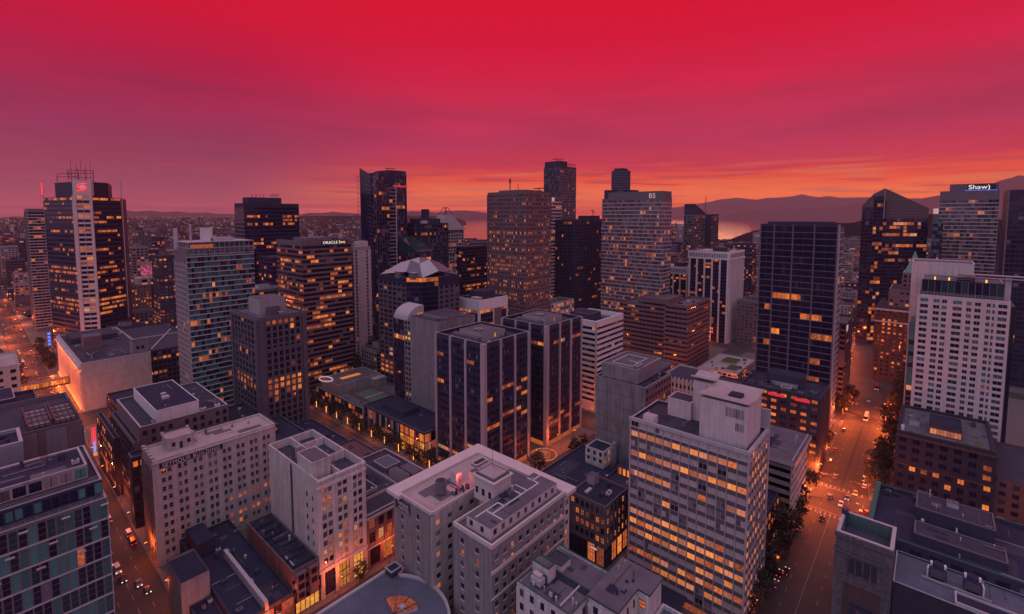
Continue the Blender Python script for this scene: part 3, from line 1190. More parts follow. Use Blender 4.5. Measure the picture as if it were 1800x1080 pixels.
# 6 --- the white building with its painted name
b = Building('office_building', 'pinkish white ten storey building with a painted name along its parapet', 'office building', 44, 90.5, 226, 243.5)
b.vol(0, 43.7, 'pinkish', 'roof_pink', 'pinkish', ph=.9, pt=.6)
wins = []
for i in range(8):
    s0 = 2.6 + i * 5.45
    wins += [(s0, s0 + 1.45), (s0 + 2.0, s0 + 3.45)]
PAN = ('glass', 'glass', 'glass_black', 'glass_grey', 'glass_dark_teal')
b.facade(b.S(), 2.5, 39.6, 8, 10, sh=1.75, wall='pinkish', panes=PAN, frame='light_metal', lit=.006, rows={4: .06, 5: .12, 6: .18, 8: .35, 9: .35}, pd=.3, sd=.296, cluster=.9, lits=('lit', 'lit', 'lit_dim', 'lit_dim'),
         bars=(0, 1), indiv=True, split=True, wins=wins, sills='pinkish')
b.facade(b.W(), 2.5, 39.6, 5, 10, pw=2.0, sh=2.0, wall='concrete', panes=PAN, lit=.04, indiv=True)
F, L = fr(*b.S())
m = MB()
m.obox(F, -.3, L, 0, .3, 39.6, 42.9, 'pinkish')
m.obox(F, -.6, L, .3, .6, 42.4, 42.8, 'cream')
b.sub('parapet_band', m)
m = MB()
m.obox(F, 2.0, 24.6, .3, .42, 40.0, 42.1, 'dark_panel')
sg = b.sub('sign_board', m)
text('lettering', 'SEYMOUR BUILDING', 2.35, F, 2.9, 40.25, .45, 'white', sg, b.loc, .08, 1.12, .86)
b.block('lift_house', 50.5, 60, 233, 241, 42.6, 47.6, 'pinkish', 'roof_pink', 'pinkish')
m = MB()
for xx in (52.2, 57.6):
    m.box(xx, 232.9, 44.3, xx + 1.2, 233.02, 46, 'glass_black')
m.box(54.8, 232.9, 42.8, 56, 233.02, 45.6, 'dark_panel')
b.sub('door', m)
m = MB()
for xx in (50.5, 59.6):
    for yy in (233, 240.6):
        m.box(xx - .3, yy - .3, 47.6, xx + .7, yy + .7, 48.6, 'pinkish')
b.sub('finial', m)
m = MB()
for i in range(5):
    m.cyl(44.4, 228 + i * 3.6, 43.6, 44.7, .75, 'pinkish', 10)
b.sub('coping_urn', m, 'stuff')
b.roof_detail(61, 89, 228, 242, 42.82, 6, 3, ('roof_pink', 'roof_pink', 'roof_grey'))
b.vents(4, 42.9, 64, 88, 236, 241, (.6, 1.2), ('pinkish', 'steel_grey'))
b.done()

# 7 --- low dark roofs in front of it
b = Building('low_building', 'low black roofed building with a pale end wall below the white sign building', 'building', 41.5, 50, 184, 201)
b.vol(0, 17, 'pale_concrete', 'roof_black', 'dark_wall', ph=.7)
b.done()
b = Building('low_building', 'wide low black flat roof with scattered vents at the bottom left', 'building', 50.5, 68.6, 161, 222)
b.vol(0, 10, 'dark_brick', 'roof_black', 'dark_wall', ph=.9)
b.block('roof_hatch', 59, 60.2, 160.8, 199, 9, 12.2, 'pale_concrete', 'light_metal')
b.block('lift_house', 52, 58, 205, 219, 9, 15, 'dark_brick', 'roof_black')
b.roof_detail(51, 67, 162, 204, 9.12, 10, 8, ('roof_black', 'roof_dark'))
b.vents(16, 9.2, 51, 67, 163, 215, (.8, 2.4), ('light_metal', 'steel_grey', 'dark_wall', 'dark_wall'))
b.facade(b.S(), 1, 8.5, 5, 2, pw=.9, sh=1., wall='brown_wall', lit=.6, indiv=True)
b.done()
b = Building('low_building', 'low black roofed shed by the dark street corner at the bottom left', 'building', 43.5, 50.2, 161, 183.5)
b.vol(0, 8, 'dark_brick', 'roof_black', 'dark_wall', ph=.8)
b.vents(4, 7.3, 44, 49, 163, 182, (.8, 1.8))
b.facade(b.S(), .8, 7, 3, 1, pw=.8, sh=.9, wall='dark_brick', lit=.3, indiv=True)
b.done()
b = Building('brick_building', 'narrow red brick building with bay windows over a glowing shopfront', 'brick building', 69, 78.6, 162, 203)
b.vol(0, 16.4, 'red_brick', 'roof_black', 'brown', ph=1.0)
b.facade(b.S(), 5, 15.4, 4, 3, pw=1.2, sh=1.3, wall='brown_wall', lit=.12, pd=.2, indiv=True, split=True, bars=(0, 1), frame='cream')
F, L = fr(*b.S())
for s0 in (1.0, 5.6):
    m = MB()
    m.obox(F, s0, s0 + 2.8, .2, 1.2, 5.2, 15, 'brown_wall')
    for k in range(3):
        m.obox(F, s0 + .4, s0 + 2.4, 1.2, 1.26, 6.2 + k * 3.2, 8.2 + k * 3.2, 'glass')
    m.obox(F, s0 - .3, s0 + 3.1, 0, 1.6, 15, 15.5, 'brown')
    b.sub('bay_window', m)
m = MB()
m.obox(F, .5, L - .4, .0, .12, .4, 4.2, 'lit_yellow')
for i in range(6):
    m.obox(F, .4 + i * 1.7, .6 + i * 1.7, .0, .3, .1, 4.3, 'dark_panel')
b.sub('shopfront', m)
F2, L2 = fr((69, 203), (69, 162))
for i in range(6):
    m = MB()
    m.obox(F2, 3 + i * 6.4, 4.2 + i * 6.4, 0, .5, .1, 17, 'red_brick')
    b.sub('chimney', m)
m = MB()
for i in range(8):
    m.box(70, 165 + i * 4.5, 15.3, 78 - (i % 3), 165.3 + i * 4.5, 16 + (i % 2) * .4, 'dark_brick')
b.sub('roof_wall', m)
b.roof_detail(70, 78, 164, 202, 15.42, 7, 4, ('roof_black', 'roof_dark'))
b.vents(8, 15.6, 70, 77, 165, 200, (.6, 1.5))
b.done()

# 8 --- tall narrow white block
b = Building('office_building', 'tall narrow pale building with stepped roof wells and lit arched ground floor', 'office building', 78.8, 97.8, 162, 204)
b.vol(0, 45.1, 'cream', 'roof_dark', 'cream', ph=3.2, pt=.5)
b.facade(b.S(), 11.5, 41.6, 3, 9, sh=1.35, wall='cream', panes=('glass', 'glass_grey', 'glass_black', 'glass_mauve'), frame='brown', lit=.10, rows={1: .3, 2: .35, 5: .3, 6: .7, 7: .75, 8: .4}, pd=.45, sd=.2,
         bars=(0, 1), indiv=True, split=True, wins=[(1.3, 3.0), (3.5, 5.2), (7.3, 9.0), (9.5, 11.2), (13.6, 15.2), (15.7, 17.4)])
F, L = fr(*b.S())
m = MB()
m.obox(F, -.6, L + .2, 0, .9, 41.7, 42.6, 'cream')
m.obox(F, -.6, L + .2, 0, .7, 10.2, 11.3, 'cream')
m.obox(F, -.4, L + .1, 0, .5, 44.2, 44.9, 'cream')
b.sub('cornice', m)
for s0, mt in ((1.2, 'glass'), (7.2, 'lit_yellow'), (13.2, 'lit_yellow')):
    m = MB()
    m.obox(F, s0, s0 + 4.4, .0, .08, .6, 9.4, mt)
    for q in range(4):
        m.obox(F, s0 + q * 1.43 - .07, s0 + q * 1.43 + .07, .0, .28, .6, 9.4, 'dark_panel')
    for z in (3.4, 6.4):
        m.obox(F, s0, s0 + 4.4, .0, .24, z, z + .2, 'dark_panel')
    b.sub('arched_window', m)
m = MB()
for s0 in (0, 5.6, 11.6, 17.6):
    m.obox(F, s0, s0 + 1.4, 0, .6, .13, 10.2, 'cream')
b.sub('pier', m)
F2, L2 = fr(*b.W())
m = MB()
m.obox(F2, 20.5, 21.6, 0, .25, 4, 44, 'dark_wall')  # raised dark strip stands in for a groove, its shade put into the colour
b.sub('groove_strip', m)
m = MB()
for q in range(8):
    m.obox(F2, 33, 34, 0, .06, 6 + q * 4.3, 7.8 + q * 4.3, 'glass_black')
    m.obox(F2, 37.4, 38.2, 0, .06, 6 + q * 4.3, 7.6 + q * 4.3, 'glass_black')
b.sub('window', m)
b.roof_detail(88.5, 97, 164, 202, 41.92, 6, 3)
b.roof_detail(79.5, 87, 180, 203, 41.92, 4, 2)
b.block('roof_box', 79.4, 86.5, 167, 179, 41.9, 49.4, 'cream', 'roof_grey', 'cream')
b.block('well_wall', 87.4, 87.9, 162.4, 203, 41.9, 45.2, 'cream')
b.block('well_wall', 88, 97, 176, 176.5, 41.9, 45.2, 'cream')
b.block('well_wall', 88, 97, 193, 193.5, 41.9, 45.2, 'cream')
b.block('chimney', 84, 86, 189, 191, 41.9, 46.5, 'pale_concrete')
b.block('roof_box', 81.5, 84.5, 162.6, 165, 41.9, 44, 'cream', 'roof_grey')
b.done()

# 9 --- low brown corner block
b = Building('brick_building', 'three storey brown corner building with a light well in its flat roof', 'brick building', 98.2, 135, 162, 204)
b.vol(0, 22.5, 'brown_wall', 'roof_dark', 'light_metal', ph=1.2, pt=.6)
b.facade(b.S(), 9, 20.6, 9, 2, pw=1.5, sh=1.6, wall='brown_wall', lit=.62, cluster=.4, pd=.5, bars=(1, 2), indiv=True, split=True, frame='dark_panel')
b.facade(((98.2, 162), (135, 162)), .5, 9, 6, 1, pw=1.6, sh=.6, wall='brown_wall', lit=.3, pd=.5, bars=(2, 1), indiv=True, split=True, lits=('lit_hot', 'lit'))
F, L = fr(*b.S())
m = MB()
m.obox(F, -.6, L + .6, 0, 1.2, 20.8, 21.5, 'pale_concrete')
m.obox(F, -.5, L + .5, 0, .8, 8.7, 9.4, 'pale_concrete')
b.sub('cornice', m)
b.block('light_well', 104, 112, 176, 190, 21.4, 22.8, 'pale_concrete', 'roof_black', 'light_metal')
b.block('roof_kerb', 99, 120, 172.6, 173, 21.4, 22.5, 'light_metal')
b.block('roof_kerb', 119.6, 120, 173, 203, 21.4, 22.5, 'light_metal')
b.block('skylight', 123, 131, 186, 196, 21.4, 23, 'steel_grey', 'roof_blue', 'light_metal')
b.block('roof_box', 122, 126, 172, 182, 21.4, 24.5, 'pale_concrete', 'roof_grey')
b.block('roof_box', 128, 133, 172, 182, 21.4, 23.5, 'steel_grey', 'roof_grey')
m = MB()
m.box(113.5, 163, 21.4, 118, 171, 21.5, 'roof_grey')
m.box(115, 166, 21.5, 116.4, 168, 23.4, 'lit_yellow')
b.sub('roof_terrace', m)
b.roof_detail(100, 134, 164, 203, 21.32, 10, 6, ('roof_black', 'roof_dark', 'roof_grey'))
b.vents(8, 21.5, 100, 117, 175, 201, (.6, 1.6))
b.done()

# low dark roofs in the block behind, up to the tree lined street
for i, (x0, x1, y0, y1, h, lab) in enumerate([
        (99, 118, 206, 232, 18, 'small dark roof with a pale dome vent behind the narrow pale building'),
        (119, 139, 207, 240, 15, 'low reddish flat roof along the tree lined street'),
        (92, 120, 245, 290, 20, 'low dark flat roof at the foot of the granite tower'),
        (121, 139, 243, 290, 12, 'low dark annex beside the foot of the granite tower'),
        (86, 110, 270, 318, 24, 'dark flat roof left of the granite tower, behind the white roof box')]):
    b = Building('low_building', lab, 'building', x0, x1, y0, y1)
    b.vol(0, h, 'dark_brick' if i != 1 else 'brick', 'roof_black' if i != 1 else 'rust', 'steel_grey', ph=.9)
    b.vents(6, h - .8, x0 + 2, x1 - 3, y0 + 2, y1 - 3)
    b.facade(b.S(), 3, h - 1.5, 6, max(2, int(h / 4)), pw=1.2, sh=1.6, wall='dark_brick', lit=.12)
    if i == 0:
        m = MB()
        m.cyl(106, 222, h - .8, h + 1.2, 1.5, 'steel_grey', 12)
        m.cyl(106, 222, h + 1.2, h + 2, 1.8, 'light_metal', 12, .5)
        b.sub('dome_vent', m)
    b.done()

# 10 --- U shaped hotel in the centre foreground
b = Building('hotel_building', 'U shaped grey hotel with broad pale cornice and a light court, centre foreground', 'hotel', 94, 134.5, 92, 137)
H_ = 45
for (x0, x1, y0, y1) in ((94, 134.5, 117, 137), (95.7, 134.5, 92, 108), (114, 134.5, 108, 117)):
    b.mb('wall').box(x0, y0, 0, x1, y1, H_ - .8, 'hotel_wall')
    b.mb('roof').face([(x0, y0, H_ - .78), (x1, y0, H_ - .78), (x1, y1, H_ - .78), (x0, y1, H_ - .78)], 'roof_pink' if y0 == 117 else 'roof_grey')
p = b.mb('cornice')
p.box(92.3, 134.0, 43.8, 136.8, 139.3, 45.1, 'hotel_trim')
p.box(131.6, 90.4, 43.8, 136.8, 134.0, 45.1, 'hotel_trim')
p.box(92.3, 132.4, 43.8, 94.4, 134.0, 45.1, 'hotel_trim')
p.box(93.8, 117.0, 43.9, 94.3, 132.4, 45.05, 'hotel_trim')
p.box(94.3, 116.8, 43.9, 114, 117.3, 45.05, 'hotel_trim')
p.box(95.3, 91.6, 43.9, 131.6, 92.2, 45.2, 'hotel_trim')
p.box(95.3, 92.2, 43.9, 95.9, 108.2, 45.2, 'hotel_trim')
p.box(95.9, 107.7, 43.9, 114, 108.2, 45.2, 'hotel_trim')
S_ = (((95.7, 92), (131.5, 92)), 9)
PANH = ('glass', 'glass_black', 'glass', 'glass_mauve', 'glass_grey')
kw = dict(sh=2.0, wall='hotel_wall', panes=PANH, frame='dark_panel', pd=.25, sd=.247, bars=(0, 1), indiv=True, split=True, sills='hotel_trim', top=2.2)
b.facade(S_[0], 1.5, 43.8, 10, 11, pw=2.15, lit=.10, rows={3: .3, 4: .2, 6: .2, 8: .3}, **kw)
b.facade(((131.5, 92), (134.5, 92)), 1.5, 43.8, 1, 11, pw=1.3, lit=.15, **{**kw, 'wall': 'hotel_trim'})
b.facade(((95.7, 108), (95.7, 92)), 1.5, 43.8, 2, 11, lit=.16, wins=[(3.0, 4.5), (9.5, 11.0)], **kw)
b.facade(((94, 137), (94, 117)), 1.5, 43.8, 3, 11, lit=.1, wins=[(4.2, 5.1), (12.6, 13.9)], **kw)
b.facade(((94, 117), (114, 117)), 1.5, 43.8, 4, 11, pw=3.2, lit=.2, **{**kw, 'wall': 'pinkish'})
b.facade(((114, 117), (114, 108)), 1.5, 43.8, 2, 11, pw=2.9, lit=.45, **kw)
F, L = fr((95.7, 92), (131.5, 92))
m = MB()
m.obox(F, -.5, L, .24, .65, 36.2, 37.2, 'hotel_trim')
b.sub('belt_course', m)
m = MB()
m.obox(F, -.45, L, .24, .55, 28.4, 28.8, 'hotel_trim')
b.sub('belt_course', m)
F, L = fr((94, 137), (94, 117))
m = MB()
m.obox(F, 1.2, 9.2, .25, .5, 39.6, 43.1, 'dark_panel')
sg = b.sub('sign_board', m)
text('lettering', 'REGIS', 1.7, F, 2.6, 41.35, .54, 'white', sg, b.loc, .08, 1.15, 1.2)
text('lettering', 'HOTEL', 1.45, F, 2.9, 39.9, .54, 'white', sg, b.loc, .08, 1.15, 1.2)
# roof of the right wing: set back penthouse with its own small windows
b.block('penthouse', 97.6, 130.5, 94.2, 104.5, 44.2, 47.8, 'hotel_trim', 'roof_grey')
F, L = fr((97.6, 94.2), (130.5, 94.2))
for i in range(9):
    b.link('window', window_mesh(1.2, 1.6, (0, 1), 'dark_panel'), (98.8 + i * 3.55, 94.2, 45.5), 0)
    b.link('pane', pane_mesh(1.2, 1.6, 1, b.rng.choice(PANH)), (98.8 + i * 3.55, 94.2, 45.5), 0)
for i in range(2):
    b.link('window', window_mesh(1.2, 1.6, (0, 1), 'dark_panel'), (97.6, 103 - i * 4.6, 45.5), R(-90))
    b.link('pane', pane_mesh(1.2, 1.6, 1, 'glass_black'), (97.6, 103 - i * 4.6, 45.5), R(-90))
m = MB()
for a, c_ in (((98.5, 101.5), (108.5, 101.5)), ((108.5, 101.5), (108.5, 98.8)), ((103, 98.8), (126, 98.8)), ((126, 98.8), (126, 103.8)), ((103, 94.4), (103, 101)), ((120, 98.8), (120, 104.3)), ((126, 101.4), (130.3, 101.4)), ((117, 99), (117, 102))):
    m.bar((*a, 47.95), (*c_, 47.95), .16, 'white')
b.sub('roof_flashing', m)
b.block('stair_house', 110, 118.5, 104.7, 114, 44.2, 52, 'hotel_trim', 'roof_grey')
m = MB()
m.box(109.4, 104.1, 52, 119.1, 114.6, 52.5, 'hotel_trim')
m.prism([(110.4, 105.1), (118.1, 105.1), (118.1, 113.6), (110.4, 113.6)], 52.5, 53.2, 'roof_grey')
k = len(m.v)
m.v += [(111, 105.8, 53.2), (117.6, 105.8, 53.2), (117.6, 113, 53.2), (111, 113, 53.2), (114.3, 109.4, 54.6)]
for q in ((0, 1, 4), (1, 2, 4), (2, 3, 4), (3, 0, 4)):
    m.f.append(tuple(k + i for i in q))
    m.m.append(m.mi('roof_pink'))
m.bar((114.3, 109.4, 54.4), (114.3, 109.4, 66), .05, 'steel_grey')
b.sub('stair_house_roof', m)
m = MB()
for yy in (106, 109, 112):
    m.box(109.93, yy, 46.5, 110.02, yy + 1.2, 48.7, 'glass_black')
b.sub('window', m)
m = MB()
m.cyl(103.5, 123.6, 45, 49.2, 1.9, 'steel_grey', 16)
m.cyl(103.5, 123.6, 49.2, 49.4, 1.5, 'dark_wall', 16)
for q in range(4):
    m.cyl(103.5 + 1.4 * math.cos(q * 1.57), 123.6 + 1.4 * math.sin(q * 1.57), 44.1, 45.1, .14, 'dark_wall', 6)
m.box(100.8, 120.8, 44.2, 106.4, 126.2, 44.5, 'steel_grey')
b.sub('water_tank', m)
b.block('roof_box', 110.5, 113.2, 123.5, 126.6, 44.2, 48.4, 'hotel_trim', 'roof_pink')
b.block('roof_box', 114.8, 118, 118, 121.5, 44.2, 48.6, 'hotel_trim', 'roof_grey')
b.block('roof_hatch', 124, 130, 127, 130, 44.2, 44.8, 'steel_grey', 'roof_dark', 'hotel_trim')
b.roof_detail(96, 130, 118.5, 131, 44.22, 8, 4, ('roof_pink', 'roof_pink', 'roof_grey'))
b.roof_detail(99, 129, 95, 103.5, 47.8, 5, 2)
b.vents(7, 44.2, 104, 113, 117.8, 121, (.7, 1.6), ('dark_wall', 'steel_grey'))
b.vents(3, 47.8, 110, 118, 100, 103.5, (.9, 1.8), ('dark_wall', 'light_metal'))
b.done()
m = MB()
m.cyl(111.6, 122.9, 46.8, 47.4, .28, 'neon_red', 10)
m.cyl(111.6, 122.9, 44.3, 46.8, .08, 'steel_grey', 6)
o = m.build('roof_beacon')
tag(o, 'glowing red beacon lamp on the hotel roof by the water tank', 'beacon lamp')
ld = bpy.data.lights.new('beacon_light', 'POINT')
ld.energy = 420
ld.color = (1, .10, .08)
ld.shadow_soft_size = .3
lo = bpy.data.objects.new('beacon_light', ld)
col.objects.link(lo)
lo.location = (111.2, 122.4, 47.6)
lo.parent = o

# 11 --- white blocks with copper trim, bottom centre
b = Building('apartment_building', 'white walled low block with teal roof trim and a roof air unit, bottom centre', 'apartment building', 96.8, 117, 65.3, 83.3)
b.vol(0, 38, 'cream', 'roof_grey', 'dark_copper', ph=.7, pt=.5)
b.facade(b.W(), 1, 36.5, 5, 9, pw=2.2, sh=2.0, wall='cream', panes=PANH, lit=.05, indiv=True, split=True, bars=(0, 1), pd=.15, sd=.147)
b.facade(b.S(), 1, 36.5, 5, 9, pw=2.4, sh=2.0, wall='cream', panes=PANH, lit=.1, indiv=True, split=True, bars=(0, 1), pd=.15, sd=.147)
m = MB()
F, L = fr(*b.W())
for k in range(8):
    z = 4 + k * 3.95
    m.obox(F, 7, 14, .2, 1.3, z, z + .08, 'rust')
    m.obox(F, 7, 14, 1.25, 1.3, z + .9, z + .96, 'rust')
    for q in range(8):
        m.obox(F, 7 + q, 7.05 + q, 1.25, 1.3, z, z + .9, 'rust')
    P0 = (96.8 - .7, 83.3 - (7.5 if k % 2 else 13.5), z)
    P1 = (96.8 - .7, 83.3 - (13.5 if k % 2 else 7.5), z + 3.9)
    m.bar(P0, P1, .09, 'rust')
b.sub('fire_escape', m)
b.block('lift_house', 102.5, 105.8, 76.6, 82.4, 37.2, 41.5, 'cream', 'roof_grey', 'dark_copper')
m = MB()
m.box(99.2, 77, 37.9, 101.4, 80.4, 39.6, 'light_metal')
m.box(99.6, 77.4, 39.6, 101, 80, 40.6, 'light_metal')
m.cyl(98.8, 79, 38, 38.8, .4, 'light_metal', 10)
m.cyl(101.8, 77.6, 37.6, 39.4, .7, 'dark_wall', 12)
for yy in (77.2, 80):
    m.box(99.2, yy, 37.2, 101.4, yy + .2, 37.9, 'dark_wall')
b.sub('air_unit', m)
b.block('roof_kerb', 107.2, 107.6, 66, 82.5, 37.2, 38, 'dark_copper')
b.block('roof_box', 108, 112.6, 76.2, 81.5, 37.2, 39.4, 'cream', 'roof_dark', 'dark_copper')
m = MB()
for q in range(6):
    m.bar((105.6 + q * .28, 66.5, 37.5), (105.6 + q * .28, 77, 37.5), .07, 'dark_wall')
b.sub('roof_pipe', m)
b.roof_detail(98, 116, 66.5, 82, 37.32, 7, 5)
b.vents(5, 37.3, 98, 106, 66.5, 74, (.4, .8), ('dark_wall', 'cream'))
b.done()
b = Building('apartment_building', 'white walled block with an L shaped grey roof beside the lit grid tower', 'apartment building', 103, 121, 52, 63.8)
for i, (x0, x1, y0, y1) in enumerate(((103, 121, 55.4, 63.8), (113.2, 121, 52, 55.38))):
    b.mb('wall').box(x0, y0, 0, x1, y1, 40.3, 'cream')
    b.mb('roof').box(x0 - .3 + (.0 if i == 0 else .32), y0 - .3, 40.32, x1 + .3, y1 + (.3 if i == 0 else -.32), 40.9, 'dark_copper', 'roof_grey')
b.facade(((103, 63.8), (103, 55.4)), 1, 38.5, 2, 9, pw=2.7, sh=2.2, wall='cream', panes=PANH, lit=.05, indiv=True, split=True, bars=(0, 1), pd=.15, sd=.147)
b.facade(((103, 55.4), (113.2, 55.4)), 1, 38.5, 3, 9, pw=2.3, sh=2.2, wall='cream', panes=PANH, lit=.25, rows={0: .2, 1: .5}, indiv=True, split=True, bars=(0, 1), pd=.15, sd=.147)
b.facade(((113.2, 55.4), (113.2, 52)), 1, 38.5, 1, 9, pw=1.3, sh=2.0, wall='cream', panes=PANH, lit=.35, rows={0: 1, 1: 1}, indiv=True, split=True, bars=(0, 1), pd=.15, sd=.147)
b.roof_detail(104, 120, 56, 63, 40.9, 4, 1)
b.vents(4, 40.9, 106, 117, 56.5, 62, (.4, .8), ('dark_wall', 'dark_wall'))
b.done()
b = Building('low_building', 'low annex with a blue flat roof below the lit grid tower', 'building', 106, 121.5, 43, 51.6)
b.vol(0, 33.5, 'cream', 'roof_blue', 'cream', ph=1.2)
b.done()
b = Building('entrance_canopy', 'black entrance canopy at the foot of the lit grid tower', 'canopy', 150, 161.8, 60, 80)
m = MB()
m.box(150.5, 60, 4.4, 161.8, 80, 5.2, 'dark_panel', 'roof_black')
for yy in (61, 70, 79):
    m.cyl(151.4, yy, .1, 4.4, .25, 'dark_panel', 8)
b.sub('canopy_roof', m)
m = MB()
m.box(150.42, 63, 4.5, 150.5, 66.5, 5.0, 'neon_red')
b.sub('sign_light', m)
b.done()

# 12 --- round grey roof at the bottom edge
b = Building('low_building', 'low building with a curved blue grey roof at the bottom edge', 'building', 55, 95, 95, 135)
pts = [(58, 134.5), (90.5, 134.5)]
for i in range(13):
    a = R(92 - i * 15)
    pts.append((78 + 17.0 * math.cos(a), 116.0 + 18.4 * math.sin(a)) if i else (92, 131.5))
pts = [(52, 134.5), (90.8, 134.5), (93, 131.5)] + [(74 + 20.5 * math.cos(R(38 - i * 10)), 117 + 20.5 * math.sin(R(38 - i * 10))) for i in range(13)] + [(52, 97)]
m = MB()
m.prism(list(reversed(pts)), 0, 19.4, 'pale_concrete', 'roof_blue')
b.sub('wall', m)
m = MB()
n = len(pts)
for i in range(n):
    a, c_ = pts[i], pts[(i + 1) % n]
    m.bar((*a, 19.7), (*c_, 19.7), .42, 'light_metal')
b.sub('parapet', m)
m = MB()
sk = [(79, 117)] + [(79 + 7.4 * math.cos(R(75 - i * 15)), 117 + 7.4 * math.sin(R(75 - i * 15))) for i in range(8)]
m.prism(list(reversed(sk)), 19.2, 20.2, 'light_metal', 'lit_dim')
for q in range(1, 8, 2):
    m.bar((79, 117, 20.25), (*sk[q], 20.25), .12, 'dark_wall')
m.box(81.5, 116.2, 20.2, 83, 117.8, 21, 'light_metal')
b.sub('skylight', m)
b.block('roof_box', 87.6, 91.6, 130.4, 134, 19.3, 21.4, 'dark_wall', 'roof_black', 'light_metal')
b.done()

# 13 --- the lit white grid tower
b = Building('office_tower', 'white gridded office slab with glowing orange floors and a sculpted roof house', 'office tower', 162.7, 185.4, 42, 83.2)
b.vol(0, 64.1, 'dark_wall', 'roof_dark', 'light_metal', ph=1.2, pt=.5)
RW = {0: .03, 1: .5, 2: .05, 3: 1, 4: .03, 5: .4, 6: .03, 7: .12, 8: .1, 9: .88, 10: 1, 11: .9, 12: .25, 13: .9, 14: .35, 15: .3}
RS = {0: .2, 1: .85, 2: .3, 3: .95, 4: .3, 5: .7, 6: .5, 7: .75, 8: .7, 9: .85, 10: 1, 11: .9, 12: .8, 13: .9, 14: .8, 15: .8}
PANW = ('glass_pale',) * 11 + ('glass_mauve', 'glass')
LW = ('lit_rose', 'lit_rose', 'lit_band', 'lit_band', 'lit')
for PQ, nc, rw in ((b.W(), 13, RW), (b.S(), 7, RS)):
    b.facade(PQ, 2.6, 63.0, nc, 16, pw=.26, sh=1.55, wall='band_grey', pm='mullion', panes=PANW, frame='mullion', rows=rw, lit=.1, cluster=.95, pd=.42, sd=.16,
             bars=(1, 0), indiv=True, split=True, ipier=True, ispan=True, npn=2, lits=LW)
    F, L = fr(*PQ)
    m = MB()
    m.obox(F, -.55, L, .0, .62, 63.0, 64.3, 'light_metal')
    m.obox(F, -.55, L, .0, .60, 60.6, 60.85, 'light_metal')
    b.sub('roof_beam', m)
    m = MB()
    m.obox(F, 0, L, .0, .2, .2, 2.6, 'lit_dim')
    b.sub('ground_glazing', m)
m = MB()
m.box(185.4, 41.3, 0, 186.2, 60, 71, 'light_metal')
b.sub('fin_wall', m)
b.block('roof_house', 166, 182.4, 43.6, 59, 62.9, 77.2, 'roof_white', 'roof_pink')
b.block('roof_house', 178, 185, 59.1, 66, 62.9, 78.2, 'roof_white', 'roof_pink')
b.block('roof_house', 176.5, 185, 66.1, 75, 62.9, 69.5, 'roof_white', 'roof_dark', 'roof_white')
m = MB()
for (x0, x1, y0, y1, z, e) in ((165.4, 183.2, 43, 59.6, 77.2, .5), (177.4, 186, 58.6, 66.8, 78.6, .4)):
    xm = (x0 + x1) / 2
    for xa, xb, za, zb in ((x0, xm, z + 1.3, z + .15), (xm, x1, z + .15, z + 1.3)):
        m.hexa([(xa, y0, za - .2), (xb, y0, zb - .2), (xb, y1, zb - .2), (xa, y1, za - .2), (xa, y0, za + .25), (xb, y0, zb + .25), (xb, y1, zb + .25), (xa, y1, za + .25)], 'roof_white', 'roof_pink')
b.sub('folded_roof', m)
F, L = fr((166, 59), (166, 43.6))
m = MB()
for q in range(13):
    m.obox(F, 8.6 + q * .46, 8.85 + q * .46, 0, .05, 72.6, 75.8, 'dark_panel')
for q in range(6):
    m.obox(F, 11.8 + q * .46, 12.05 + q * .46, 0, .05, 68.4, 71, 'dark_panel')
b.sub('louvre_panel', m)
m = MB()
for q in range(30):
    m.obox(F, .2 + q * .52, .28 + q * .52, 0, .06, 63, 77, 'roof_white')
b.sub('ribbed_cladding', m, 'stuff')
b.roof_detail(164, 176, 60, 82, 62.92, 6, 3, ('roof_black', 'roof_dark'))
b.block('roof_hatch', 170, 174, 47, 51, 77.4, 78.9, 'dark_wall', 'roof_black')
b.block('roof_box', 163.6, 167, 74.6, 79, 62.9, 65.8, 'roof_white', 'roof_pink')
m = MB()
for q in range(5):
    m.bar((164 + q * .8, 44 + q * .3, 63), (164 + q * .8, 44 + q * .3, 64.6), .08, 'light_metal')
m.bar((163.6, 44, 64.6), (167.6, 45.2, 64.6), .08, 'light_metal')
b.sub('roof_pipe', m)
b.done()

# 14 --- dark brick office and the dark roofs behind it
b = Building('brick_building', 'dark brick office with rows of lit windows, left of the white gridded slab', 'brick building', 160, 178, 92, 108.6)
b.vol(0, 26.1, 'brown', 'roof_black', 'brown', ph=1.)
b.facade(b.W(), 9, 24.6, 7, 4, pw=.7, sh=1.5, wall='brown', panes=PANH, lit=.35, rows={0: .15, 1: .65, 2: .8, 3: .45}, pd=.4, bars=(1, 1), indiv=True, split=True)
b.facade(b.S(), 9, 24.6, 6, 4, pw=1.4, sh=1.4, wall='brown', lit=.35, rows={3: .9}, pd=.4, bars=(0, 1), indiv=True, split=True)
b.facade(b.W(), .4, 8.4, 4, 1, pw=.8, sh=.7, wall='dark_panel', panes=('glass_black',), lit=.3, indiv=True, bars=(2, 1))
b.facade(b.S(), .4, 8.4, 4, 1, pw=.8, sh=.7, wall='dark_panel', lit=.8, indiv=True, bars=(1, 1), lits=('lit_hot', 'lit'))
F, L = fr(*b.W())
m = MB()
m.obox(F, 10, 13.5, .5, .7, 6.6, 8.0, 'pale_concrete')
m.obox(F, 10.3, 13.2, .7, .74, 6.9, 7.7, 'neon_pale')
b.sub('shop_sign', m)
b.block('skylight', 164, 168, 103, 104.4, 25.2, 26, 'light_metal', 'glass_pale')
b.block('skylight', 169, 172, 96, 97.4, 25.2, 26, 'light_metal', 'glass_pale')
b.block('lift_house', 171, 175, 104, 107.8, 25.2, 29, 'pale_concrete', 'roof_grey')
b.vents(4, 25.3, 162, 175, 93, 101)
b.done()
b = Building('low_building', 'long low black flat roof between the brick office and the courtyard', 'building', 160, 219, 109, 141)
